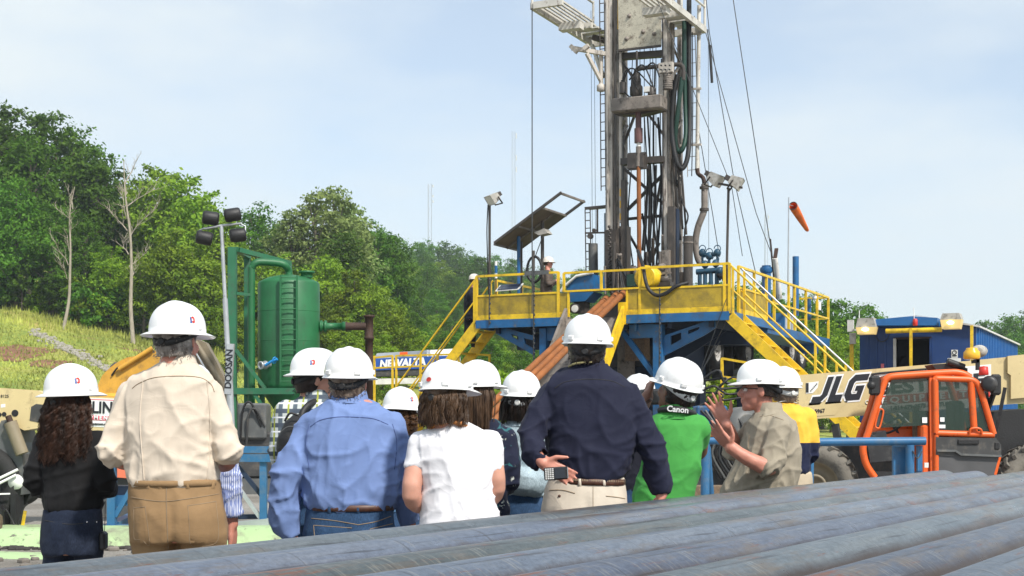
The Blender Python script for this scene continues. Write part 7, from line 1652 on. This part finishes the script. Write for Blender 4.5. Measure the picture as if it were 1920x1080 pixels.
t = thing('camera_pouch', 'small black camera pouch hanging at the hip of the black bloused woman', 'pouch', p.W(196, 1030, -.02)); MB().box(p.W(196, 1013, -.02), (.032, .06, .085), None, .01).build('case', M['blackp'], t); MB().tube([p.W(194, 1000, -.02), p.W(191, 960, -.02), p.W(195, 940, .02)], .0016, 4).build('cord', M['black'], t); MB().tube([p.W(198, 1000, -.02), p.W(197, 970, -.0), p.W(195, 940, .02)], .0016, 4).build('cord', M['black'], t)

# ------------------------------------------------------------------ 2 man in cream shirt
p = Person('tall man in a cream work shirt and brown trousers seen from behind', 6.3, 332)
T = p.head(333, 640, yaw=-20, size=1.04)
p.shirt([(676, 305, 362, .07), (686, 290, 376, .09), (698, 266, 390, .105), (714, 244, 402, .12), (750, 232, 408, .135), (810, 232, 406, .145), (860, 236, 406, .145), (892, 240, 408, .145), (912, 246, 404, .135)],
        [dict(pts=[(247, 742), (210, 842, -.04), (245, 874, .16), (300, 850, .24)], r=[.066, .060, .048, .042], sleeve=.30, roll=1), dict(pts=[(394, 742), (432, 842, -.04), (405, 874, .16), (350, 850, .24)], r=[.066, .060, .048, .042], sleeve=.30, roll=1)], C['tan'], amp=.0085, hem=895, collar=(334, 683, .075, .078, .045, 0))
p.pants([(896, 244, 410, .135), (925, 243, 414, .145), (965, 242, 424, .155), (1000, 243, 427, .15), (1016, 246, 426, .14)], C['khaki'], amp=.006)
p.seam([(248, 728), (262, 718), (290, 708), (335, 705), (375, 708), (395, 720), (402, 735)], M['thread_tan'], p.shirt_o, 'yoke_seam', .0022); p.seam([(268, 715), (262, 780), (266, 850), (270, 900)], C['tan'], p.shirt_o, 'back_pleat', .003); p.seam([(388, 715), (394, 780), (392, 850), (388, 900)], C['tan'], p.shirt_o, 'back_pleat', .003)
hard_hat(p.root, T, 'full', 'b', ('crest', 1.93, .26)); hair_cap(p.root, T, HAIR['grey'], 7, low=-.07, thick=.009, curly=.006)
bl = p.belt(899, 910, 245, 409, .142, M['strap_b'], name='waistband'); bl.data.materials[0] = C['khaki']
for x in (277, 300, 352, 400): p.patch([(x - 4, 899), (x + 4, 899), (x + 4, 917), (x - 4, 917)], C['khaki'], p.pants_o, 'belt_loop', .007, 4, p.pbvh)
for q in ([(352, 948), (405, 940), (409, 1010), (358, 1022)], [(250, 952), (272, 950), (280, 1020), (252, 1010)]):
    p.patch(q, C['khaki'], p.pants_o, 'back_pocket', .004, bvh=p.pbvh); p.seam([q[0], ((q[0][0] + q[1][0]) / 2, (q[0][1] + q[1][1]) / 2 + .5), q[1]], M['thread_tan'], p.pants_o, 'pocket_seam', .0018, p.pbvh); p.seam([q[0], ((q[0][0] + q[3][0]) / 2, (q[0][1] + q[3][1]) / 2), q[3], ((q[3][0] + q[2][0]) / 2, q[3][1] + 2), q[2], q[1]], M['thread_tan'], p.pants_o, 'pocket_seam', .0014, p.pbvh)
p.seam([(312, 912), (312, 950), (314, 1000), (316, 1040)], M['thread_tan'], p.pants_o, 'seat_seam', .0022, p.pbvh); p.seam([(246, 932), (280, 938), (312, 940), (360, 934), (410, 926)], M['thread_tan'], p.pants_o, 'yoke_seam', .0018, p.pbvh)
p.finish(SKINR, .010)

# ------------------------------------------------------------------ striped shirt, hidden behind him
p = Person('person in a blue striped shirt mostly hidden behind the cream shirted man', 7.2, 360)
T = p.head(360, 742, yaw=0, size=.95)
p.shirt([(785, 340, 380, .06), (797, 312, 404, .1), (820, 303, 412, .115), (880, 305, 410, .12), (950, 308, 412, .12), (985, 312, 408, .115)],
        [dict(pts=[(404, 812), (430, 890, .0), (434, 975, .02), (434, 985, .02)], r=[.068, .060, .050, .046], sleeve=.415, roll=1, skin_r=.030), dict(pts=[(312, 812), (300, 900, .05), (330, 930, .2)], r=[.064, .055, .045])], C['stripe'], amp=.006)
hand_prims(p.body, p.W(434, 986, .02), (.0, .1, -1), (-1, .2, 0), (0, 1, 0), (.25, .3, .35, .4)); p.pants([(975, 310, 410, .115), (1030, 308, 413, .13)], C['jeans'])
hard_hat(p.root, T, 'cap', 'w'); hair_cap(p.root, T, HAIR['brown'], 9); p.finish(SKINR, .008)

# ------------------------------------------------------------------ 3 plaid shirt man with backpack
p = Person('man in a green plaid shirt wearing a black backpack, turned to the right', 7.8, 585)
T = p.head(592, 713, yaw=-72, size=1.03)
p.shirt([(742, 565, 612, .07), (752, 548, 624, .10), (768, 530, 640, .125), (800, 523, 648, .14), (860, 524, 650, .14), (930, 530, 646, .14)],
        [dict(pts=[(540, 775, -.05), (528, 860, -.05), (560, 880, .15)], r=[.075, .062, .05]), dict(pts=[(632, 775, .1), (650, 860, .15), (630, 890, .3)], r=[.075, .062, .05])], C['plaid'], amp=.006, collar=(592, 745, .07, .075, .04, 0))
p.pants([(925, 530, 646, .13), (985, 528, 650, .145)], C['jeans']); hard_hat(p.root, T, 'full', 'b', ('crest', 1.85, .30)); hair_cap(p.root, T, HAIR['dark'], 13, low=-.07); p.finish(SKIN, .009)
t = thing('backpack', 'black backpack on the plaid shirted man', 'backpack', p.W(560, 880, -.2)); b = MB(); loft(b, [(p.W(0, 900).z, p.W(536, 0).x, p.W(612, 0).x, .06, p.Y - .2), (p.W(0, 880).z, p.W(530, 0).x, p.W(616, 0).x, .08, p.Y - .21), (p.W(0, 820).z, p.W(532, 0).x, p.W(614, 0).x, .08, p.Y - .21), (p.W(0, 792).z, p.W(544, 0).x, p.W(612, 0).x, .06, p.Y - .19), (p.W(0, 778).z, p.W(560, 0).x, p.W(606, 0).x, .03, p.Y - .17)], 24, 2.8)
me = remesh(b, .012, 2); displace(me, folds(3, .006)); to_obj(me, 'bag', pm('black_nylon', (.012, .012, .013), .6, bump=.2), t); MB().tube(spline([p.W(574, 800, -.2), p.W(576, 775, -.18), p.W(588, 758, -.13), p.W(604, 752, .0), p.W(614, 768, .12)], 5), .018, 8).build('shoulder_strap', M['strap_b'], t); MB().tube(spline([p.W(548, 790, -.26), p.W(558, 776, -.27), p.W(574, 780, -.26)], 5), .006, 6).build('grab_loop', M['strap_b'], t); MB().tube(spline([p.W(540, 812, -.285), p.W(556, 800, -.285), p.W(580, 802, -.285)], 5), .003, 5).build('zip', M['grey'], t)

# ------------------------------------------------------------------ 4 blue shirt man
p = Person('heavy set man in a blue long sleeved shirt and jeans seen from behind', 6.8, 652)
T = p.head(654, 720, yaw=-8, pitch=3, roll=1, size=1.03)
p.shirt([(744, 625, 684, .075), (754, 608, 704, .10), (766, 590, 726, .12), (784, 570, 748, .145), (835, 562, 756, .165), (890, 564, 754, .17), (925, 570, 750, .17), (945, 576, 742, .165), (958, 586, 732, .15)],
        [dict(pts=[(584, 798), (542, 892, -.06), (536, 970, -.04), (549, 1008, -.03)], r=[.072, .070, .072, .046]), dict(pts=[(736, 798), (752, 885, .02), (758, 965, .12), (764, 985, .14)], r=[.070, .060, .056, .045])], C['blue'], amp=.010, hem=938, collar=(654, 748, .085, .085, .045, 0))
p.pants([(940, 578, 738, .15), (960, 574, 738, .155), (1000, 568, 742, .17), (1040, 568, 742, .16)], C['jeans'], amp=.004)
p.seam([(582, 800), (600, 788), (630, 782), (665, 782), (700, 785), (728, 796)], M['thread_blue'], p.shirt_o, 'yoke_seam', .0022); p.seam([(580, 795), (574, 830), (580, 880)], M['thread_blue'], p.shirt_o, 'armhole_seam', .0018); p.seam([(736, 795), (744, 830), (740, 880)], M['thread_blue'], p.shirt_o, 'armhole_seam', .0018)
hard_hat(p.root, T, 'cap', 'b'); hair_cap(p.root, T, HAIR['greybrown'], 17, low=-.062); p.belt(944, 956, 578, 737, .156, M['leather'])
for x in (617, 671, 721): p.patch([(x - 4, 943), (x + 4, 943), (x + 4, 963), (x - 4, 963)], C['jeans'], p.pants_o, 'belt_loop', .010, 4, p.pbvh)
p.seam([(584, 972), (625, 976), (672, 984)], M['thread_tan'], p.pants_o, 'yoke_seam', .002, p.pbvh); p.seam([(672, 984), (705, 978), (733, 968)], M['thread_tan'], p.pants_o, 'yoke_seam', .002, p.pbvh)
for q in ([(588, 985), (660, 990), (655, 1035), (592, 1032)], [(694, 992), (736, 982), (734, 1030), (698, 1034)]): p.patch(q, C['jeans'], p.pants_o, 'back_pocket', .005, bvh=p.pbvh); p.seam([q[0], ((q[0][0] + q[1][0]) / 2, (q[0][1] + q[1][1]) / 2), q[1]], M['thread_tan'], p.pants_o, 'pocket_seam', .002, p.pbvh); p.seam([q[0], ((q[0][0] + q[3][0]) / 2, (q[0][1] + q[3][1]) / 2), q[3]], M['thread_tan'], p.pants_o, 'pocket_seam', .002, p.pbvh)
p.finish(SKINR, .010)

# ------------------------------------------------------------------ 5 curly haired woman behind
p = Person('woman with short curly brown hair and a denim shirt between two people', 8.7, 752)
T = p.head(751, 776, yaw=-12, pitch=-2, roll=2, size=.97); p.shirt([(812, 738, 772, .06), (821, 722, 792, .10), (836, 712, 806, .12), (900, 715, 802, .12), (960, 718, 800, .12)], [dict(pts=[(716, 842), (704, 920), (735, 925, .2)], r=[.066, .058, .048]), dict(pts=[(800, 838), (812, 920), (780, 925, .2)], r=[.066, .058, .048])], C['denim'], collar=(756, 818, .07, .07, .04, 0))
p.pants([(955, 718, 800, .115), (1000, 715, 803, .13)], C['jeans']); hard_hat(p.root, T, 'full', 'b', ('crest', 2.15, .3)); hair_cap(p.root, T, HAIR['auburn'], 21); long_hair(p.root, T, HAIR['auburn'], 23, .13, n=900, wave=.010, wf=22, width=.116, back=.02, spread=1.1, r=.0015); p.finish(SKIN, .011)

# ------------------------------------------------------------------ 6 white tee woman
p = Person('woman in a white T-shirt with brown hair seen from behind', 6.5, 845)
T = p.head(838, 745, yaw=-32, pitch=-3, roll=-1.5)
p.shirt([(793, 820, 878, .065), (803, 800, 898, .085), (816, 782, 920, .105), (835, 774, 932, .115), (875, 784, 930, .12), (920, 792, 926, .12), (960, 790, 936, .13), (1000, 786, 946, .14)],
        [dict(pts=[(788, 832), (773, 928, -.05), (800, 952, .12), (850, 940, .24)], r=[.062, .056, .045, .038], sleeve=.125, skin_r=.037, n=2), dict(pts=[(918, 832), (930, 915, -.0), (905, 945, .15), (870, 940, .24)], r=[.062, .056, .045, .038], sleeve=.125, skin_r=.036)], C['white'], 't_shirt', .006, hem=965)
p.pants([(975, 792, 938, .125), (1020, 790, 942, .14)], C['jeans']); hard_hat(p.root, T, 'cap', 'b', ('oval', 3.14 + .05, .22)); hair_cap(p.root, T, HAIR['brown'], 25, low=-.07, thick=.012); long_hair(p.root, T, HAIR['brown'], 27, .14, n=1200, wave=.0045, wf=9, width=.112, back=.01, spread=.98, r=.0016)
MB().tube(spline([p.W(806, 803, -.03), p.W(822, 795, -.085), p.W(845, 791, -.09), p.W(872, 797, -.07), p.W(884, 806, .0)], 6), [.010 + .004 * math.sin(k * .9) for k in range(25)], 8).build('neck_scarf', pm('orange_scarf', (.62, .24, .07), .8, var=.4, vs=30), p.root); p.finish(SKIN, .009)

# ------------------------------------------------------------------ 7 long straight hair woman
p = Person('woman with long straight brown hair and a dark floral dress', 7.7, 900)
T = p.head(897, 735, yaw=-38, pitch=2); p.shirt([(785, 884, 928, .06), (795, 868, 944, .09), (812, 858, 958, .11), (860, 862, 958, .115), (910, 868, 950, .115), (950, 862, 956, .13), (990, 858, 962, .14)], [dict(pts=[(866, 825), (858, 900), (890, 920, .2)], r=[.064, .056, .046]), dict(pts=[(948, 822), (956, 900), (930, 920, .2)], r=[.066, .056, .046])], C['floral'], 'dress', .007)
p.pants([(985, 860, 960, .13), (1030, 858, 962, .14)], C['floral'], name='dress_skirt'); hard_hat(p.root, T, 'cap', 'b'); hair_cap(p.root, T, HAIR['brown'], 31, low=-.08); long_hair(p.root, T, HAIR['brown'], 33, .23, n=1200, wave=.0015, wf=6, width=.110, back=.02, r=.0016); p.finish(SKIN, .011)

# ------------------------------------------------------------------ 8 pale jacket person
p = Person('dark haired person in a pale denim jacket next to the navy shirted man', 8.2, 978)
T = p.head(977, 750, yaw=-10, pitch=5, roll=2); p.shirt([(788, 960, 1000, .06), (798, 944, 1016, .095), (815, 930, 1030, .12), (870, 930, 1028, .125), (930, 936, 1024, .125)], [dict(pts=[(940, 825), (950, 890, -.1), (1000, 905, -.12), (1012, 900, -.05)], r=[.078, .085, .075, .055]), dict(pts=[(1020, 825), (1032, 900), (1010, 920, .2)], r=[.07, .06, .05])], C['pale'], 'jacket', .010, collar=(980, 792, .085, .08, .05, 0))
p.pants([(920, 940, 1020, .12), (960, 936, 1024, .135), (1000, 938, 1022, .13)], C['jeans']); hard_hat(p.root, T, 'cap', 'w'); hair_cap(p.root, T, HAIR['dark'], 37, low=-.07, thick=.012); long_hair(p.root, T, HAIR['dark'], 39, .13, n=700, wave=.003, wf=9, width=.110, back=.01, r=.0016); p.finish(SKIND, .011)

# ------------------------------------------------------------------ 9 navy shirt man
p = Person('tall man in a navy shirt and stone trousers holding a phone behind his back', 6.9, 1102)
T = p.head(1101, 657, yaw=-8, pitch=2, roll=1.5, size=1.03)
p.shirt([(684, 1072, 1132, .075), (694, 1054, 1148, .10), (706, 1036, 1168, .12), (724, 1020, 1186, .14), (775, 1018, 1194, .155), (830, 1022, 1196, .155), (872, 1032, 1184, .155), (894, 1034, 1174, .15), (902, 1042, 1166, .135)],
        [dict(pts=[(1034, 742), (994, 815, -.10), (1008, 856, -.18), (1020, 864, -.21)], r=[.070, .064, .056, .042], sleeve=.385, skin_r=.030), dict(pts=[(1178, 745), (1216, 828, -.03), (1236, 905, .0), (1240, 926, .0)], r=[.070, .066, .056, .044], sleeve=.52, skin_r=.032)], C['navy'], amp=.009, hem=880, collar=(1102, 690, .082, .082, .045, 0))
p.pants([(893, 1032, 1172, .135), (915, 1022, 1174, .145), (955, 1014, 1178, .155), (1000, 1018, 1176, .15)], C['stone'], amp=.0035)
p.seam([(1040, 728), (1060, 716), (1100, 711), (1145, 714), (1172, 726)], M['thread'], p.shirt_o, 'yoke_seam', .002)
hard_hat(p.root, T, 'cap', 'b'); hair_cap(p.root, T, HAIR['dark'], 41, low=-.065, thick=.011, curly=.007); bl = p.belt(896, 908, 1034, 1171, .141, M['leather'], tilt=2)
for k in range(30): 
    h = p.hit(1046 + k * 4.2, 900.5 + k * .12, p.pbvh)
    if h: MB().box(h + Vector((0, -.0065, .004)), (.008, .004, .007), Matrix.Rotation(.7, 3, 'Y')).build('belt_braid', M['thread_tan'], bl)
for x in (1087, 1133): p.patch([(x - 3.5, 893), (x + 3.5, 893), (x + 3.5, 912), (x - 3.5, 912)], C['stone'], p.pants_o, 'belt_loop', .012, 4, p.pbvh)
p.seam([(1030, 919), (1055, 919), (1078, 925)], M['thread_tan'], p.pants_o, 'pocket_slit', .0022, p.pbvh); p.seam([(1136, 930), (1155, 932), (1172, 935)], M['thread_tan'], p.pants_o, 'pocket_slit', .0022, p.pbvh); p.seam([(1112, 912), (1112, 960)], M['thread_tan'], p.pants_o, 'seat_seam', .0015, p.pbvh)
h = p.hit(1049, 930, p.pbvh, .002); MB().ell(h, (.007, .004, .007), None, 10, 8).build('pocket_button', M['leather'], p.pants_o)
MB().tube(spline([p.W(1066, 688, -.04), p.W(1075, 684, -.085), p.W(1092, 681, -.10), p.W(1110, 680, -.09), p.W(1122, 676, -.05)], 6), .006, 6).build('lanyard', pm('lanyard_cloth', (.30, .26, .12), .8, var=.6, vs=120), p.root)
# left hand, palm to the viewer, round the phone
wv = p.W(1016, 866, -.225)
hand_prims(p.body, wv, (.80, -.05, -.42), (.05, -1, -.12), (.45, -.25, .80), (.16, .18, .22, .30), .08, 1.0, .92)
chain(p.body, [p.W(1008, 858, -.20), wv], [.030, .027])
hand_prims(p.body, p.W(1243, 926, .0), (-.35, .1, -.9), (-1, .0, 0), (0, 1, 0), (.4, .4, .4, .4)); p.finish(SKINR, .0065, 2)
t = thing('phone', 'black keypad phone in the hand of the navy shirted man', 'phone', p.W(1042, 898, -.30)); px_ = Vector((.96, -.02, .06)).normalized(); pz = Vector((-.06, 0, .96)).normalized(); pn_ = px_.cross(pz).normalized(); Mx = Matrix((px_, pn_ * -1, pz)).transposed(); cph = p.W(1039, 884, -.285)
ph_ = MB().box(cph, (.112, .012, .060), Mx, .006).build('case', M['blackp'], t); MB().box(cph + pn_ * .0075 + px_ * .018, (.048, .002, .046), Mx).build('screen', pm('dim_screen', (.03, .035, .045), .15), t); MB().box(cph + px_ * .055, (.004, .0135, .05), Mx).build('rim', M['chrome'], t)
for i in range(4):
    for j in range(6): MB().box(cph + pn_ * .0072 + px_ * (-.046 + .0105 * i) + pz * (-.022 + .0088 * j), (.0078, .003, .0058), Mx).build('key', M['strap_w'], t)

# ------------------------------------------------------------------ 10 person behind, only the hat shows
p = Person('person behind the navy shirted man, only a white hard hat showing', 9.7, 1196)
T = p.head(1198, 748, yaw=5); p.shirt([(790, 1180, 1216, .06), (800, 1162, 1232, .1), (820, 1152, 1240, .12), (920, 1158, 1236, .12)], [dict(pts=[(1160, 828), (1150, 900), (1180, 910, .2)], r=[.064, .056, .046]), dict(pts=[(1232, 828), (1240, 900), (1215, 910, .2)], r=[.064, .056, .046])], C['navywork']); p.pants([(910, 1158, 1236, .12), (950, 1156, 1238, .13)], C['jeans']); hard_hat(p.root, T, 'cap', 'w'); hair_cap(p.root, T, HAIR['dark'], 43); p.finish(SKIND, .012)

# ------------------------------------------------------------------ 11 green polo man with camera
p = Person('man in a green polo shirt raising a camera, hat tilted back', 7.8, 1262)
T = p.head(1269, 733, yaw=38, pitch=14, roll=4, size=1.06)
p.shirt([(770, 1240, 1298, .07), (780, 1226, 1310, .095), (795, 1216, 1318, .12), (830, 1212, 1318, .135), (880, 1200, 1314, .14), (930, 1186, 1302, .14), (960, 1186, 1298, .135)],
        [dict(pts=[(1226, 805), (1192, 800, .10), (1215, 752, .18), (1220, 742, .19)], r=[.066, .058, .045, .036], sleeve=.15, skin_r=.036), dict(pts=[(1308, 805), (1312, 850, .18), (1270, 800, .32)], r=[.078, .068, .05], sleeve=.2)], C['green'], 'polo_shirt', .007, collar=(1268, 778, .088, .088, .055, 0))
hand_prims(p.body, p.W(1218, 748, .19), (.25, .25, .9), (.9, .3, 0), (0, 1, .2), (.5, .5, .5, .5), s=1.05); p.pants([(950, 1188, 1296, .13), (1000, 1186, 1298, .14)], C['khaki']); hard_hat(p.root, T, 'cap', 'w', ('gold', .85, .42)); hair_cap(p.root, T, HAIR['dark'], 47, low=-.07, thick=.011, curly=.006)
st_ = MB().tube(spline([p.W(1236, 770, -.02), p.W(1250, 768, -.075), p.W(1268, 768, -.10), p.W(1286, 772, -.09), p.W(1300, 776, -.03)], 6), .018, 8).build('camera_strap', M['strap_b'], p.root); text('strap_name', 'Canon', .044, p.W(1266, 768.5, -.122), (1, -.04, -.10), (0, -.1, 1), M['inkw'], st_, bold=.001, ext=.001)
MB().tube([p.W(1213, 752, .15), p.W(1216, 757, .15)], .043, 12).build('wrist_strap', M['leather'], p.root); p.finish(SKIND, .008)
t = thing('camera', 'black camera held up by the green shirted man', 'camera', p.W(1228, 745, .26)); MB().box(p.W(1232, 742, .27), (.11, .07, .09), Matrix.Rotation(R(38), 3, 'Z'), .012).build('camera_body', M['blackp'], t); MB().lathe(p.W(1228, 742, .30), [(.036, 0), (.038, .02), (.034, .07), (.03, .07)], 16, (-.6, .8, .15)).build('lens_barrel', M['black'], t)

# ------------------------------------------------------------------ 12 gesturing man in profile
p = Person('man in a khaki grey shirt facing left and gesturing with both hands', 8.8, 1425)
T = p.head(1423, 734, yaw=86, pitch=2, size=1.06, fine=True, neck=p.W(1442, 790, 0))
p.shirt([(764, 1424, 1464, .07), (775, 1412, 1476, .12), (790, 1404, 1486, .19), (812, 1397, 1494, .215), (850, 1386, 1501, .21), (885, 1370, 1499, .205), (920, 1352, 1490, .20), (950, 1348, 1482, .19)],
        [dict(pts=[(1452, 800, -.17), (1432, 872, -.26), (1396, 864, -.28), (1358, 838, -.27)], r=[.074, .068, .056, .030], sleeve=.28, roll=1, skin_r=.040, n=2), dict(pts=[(1436, 800, .17), (1392, 845, .22), (1374, 808, .12), (1366, 796, .08)], r=[.085, .076, .055, .030], sleeve=.24, roll=1, skin_r=.036, n=2)], C['grey'], amp=.009, hem=905, collar=(1443, 772, .075, .085, .055, 0))
chain(p.body, [p.W(1430, 874, -.26), p.W(1396, 862, -.28), p.W(1357, 836, -.27)], [.050, .046, .028]); chain(p.body, [p.W(1390, 842, .2), p.W(1374, 808, .12), p.W(1364, 792, .08)], [.046, .038, .027])
hand_prims(p.body, p.W(1358, 837, -.27), (-.68, -.05, .72), (.35, .62, .45), (.75, -.25, .6), (.05, .08, .10, .12), .20, 1.0, 1.02); hand_prims(p.body, p.W(1364, 792, .08), (-.50, -.05, .86), (-.10, -1, .0), (.85, -.1, .5), (.05, .04, .06, .10), .26, 1.1, 1.04)
p.pants([(930, 1360, 1480, .165), (980, 1362, 1478, .165)], C['khaki']); hard_hat(p.root, T @ Matrix.Translation((0, -.006, .014)), 'cap', 'b', ('teal', .95, .30)); hair_cap(p.root, T, HAIR['dark'], 53, low=-.035, thick=.005, curly=.002)
for s in (-1, 1):
    c = T @ Vector((s * .031, .081, .008)); MB().ell(c, (.0125,) * 3, None, 12, 10).build('eye', M['white'], p.root); MB().ell(T @ Vector((s * .031, .0905, .008)), (.0058,) * 3, None, 10, 8).build('iris', M['strap_b'], p.root); MB().tube([T @ Vector((s * .012, .095, .030)), T @ Vector((s * .032, .096, .035)), T @ Vector((s * .054, .080, .030))], [.004, .005, .003], 6).build('eyebrow', HAIR['dark'], p.root)
g_ = MB().tube([T @ Vector((.076, -.01, .012)), T @ Vector((.066, .07, .016)), T @ Vector((.045, .106, .016)), T @ Vector((0, .112, .018)), T @ Vector((-.045, .106, .016)), T @ Vector((-.066, .07, .016)), T @ Vector((-.076, -.01, .012))], .0028, 6).build('safety_glasses', M['strap_b'], p.root)
for s in (-1, 1): MB().add([T @ Vector(q) for q in ((s * .008, .1125, .016), (s * .045, .106, .016), (s * .066, .072, .016), (s * .066, .070, -.008), (s * .045, .100, -.016), (s * .014, .1105, -.012))], [(0, 1, 4, 5), (1, 2, 3, 4)]).build('lens', M['goggle'], g_)
MB().tube([T @ Vector((.022, .094, -.0565)), T @ Vector((0, .1025, -.0560)), T @ Vector((-.022, .094, -.0565))], [.0012, .0022, .0012], 6).build('mouth_line', pm('lip_line', (.16, .05, .045), .6), p.root)
p.seam([(1424, 782), (1440, 778), (1470, 788)], M['thread_tan'], p.shirt_o, 'shoulder_seam', .0018); p.patch([(1428, 775), (1452, 770), (1456, 776), (1432, 782)], C['grey'], p.shirt_o, 'epaulette', .008, 6); p.seam([(1405, 815), (1402, 845), (1400, 870)], M['thread_tan'], p.shirt_o, 'pocket_seam', .0018)
p.finish(SKINR, .0062, 2)

# ------------------------------------------------------------------ 13 gold and navy polo man
p = Person('man in a gold and navy polo shirt behind the gesturing man', 9.8, 1478)
T = p.head(1468, 736, yaw=22, size=1.04)
sp_z = p.W(0, 830).z
p.shirt([(752, 1452, 1488, .075), (760, 1440, 1500, .11), (774, 1434, 1512, .14), (800, 1432, 1518, .155), (850, 1436, 1520, .16), (884, 1440, 1518, .16), (896, 1444, 1512, .14)], [dict(pts=[(1440, 785), (1430, 850), (1455, 870, .2)], r=[.078, .066, .05]), dict(pts=[(1510, 785), (1518, 848, .02), (1500, 870, .2)], r=[.08, .07, .05])], cloth_mat('gold_and_navy_polo', (.80, .46, .055), ('split', sp_z, (.012, .016, .045))), 'polo_shirt', .006, hem=880, collar=(1470, 755, .078, .08, .045, 0))
p.pants([(884, 1440, 1520, .155), (920, 1438, 1524, .165), (950, 1440, 1522, .16)], C['beige']); hard_hat(p.root, T, 'cap', 'w'); hair_cap(p.root, T, HAIR['greybrown'], 59, low=-.07); p.finish(SKINR, .011)
MB().tube(spline([p.W(1450, 756, -.07), p.W(1470, 752, -.10), p.W(1490, 756, -.07)], 6), .004, 5).build('collar_stripe', M['strap_w'], p.shirt_o)

# ------------------------------------------------------------------ workers on the rig
wp = RV(1027, 500, 1.0)
p = Person('rig worker in a brown work shirt standing at the console on the rig floor', wp.y, 1026, 3.94, 'workers on the rig')
T = p.head(1028, 494, yaw=-95)
p.shirt([(507, 1022, 1032, .07), (511, 1018, 1036, .13), (520, 1014, 1037, .19), (540, 1013, 1036, .18), (556, 1014, 1035, .17)], [dict(pts=[(1026, 516, -.17), (1028, 534, -.24), (1046, 526, -.2)], r=[.07, .06, .045], sleeve=.45), dict(pts=[(1026, 516, .17), (1030, 534, .2), (1048, 526, .15)], r=[.07, .06, .045], sleeve=.45)], C['worker'], vox=.016); p.pants([(552, 1013, 1036, .17), (562, 1013, 1036, .17)], C['navywork'], vox=.02); hard_hat(p.root, T, 'cap', 'b', mat='hat_old'); hair_cap(p.root, T, HAIR['brown'], 61); p.finish(SKINR, .014)
wp = rig(WF + .45, .45, 0)
p = Person('worker in dark coveralls climbing the left stairs of the rig', wp.y, 960 + wp.x / wp.y * F, ZD0 - 3.72 * .45 / 3.2 - .1, 'workers on the rig')
cx = p.cx; p.head(cx + 10, 526, yaw=-80); T = p.T
p.shirt([(539, cx + 2, cx + 14, .07), (544, cx - 4, cx + 16, .13), (553, cx - 9, cx + 15, .19), (575, cx - 10, cx + 12, .19), (592, cx - 8, cx + 12, .18)], [dict(pts=[(cx + 2, 550, -.18), (cx + 0, 570, -.25), (cx + 16, 566, -.2)], r=[.075, .065, .05]), dict(pts=[(cx + 2, 550, .18), (cx + 8, 568, .25), (cx + 20, 560, .2)], r=[.075, .065, .05])], C['navywork'], vox=.016); p.pants([(588, cx - 9, cx + 12, .17), (600, cx - 9, cx + 12, .17)], C['navywork'], vox=.02); hard_hat(p.root, T, 'cap', 'b', mat='hat_old'); hair_cap(p.root, T, HAIR['dark'], 63); p.finish(SKINR, .014)
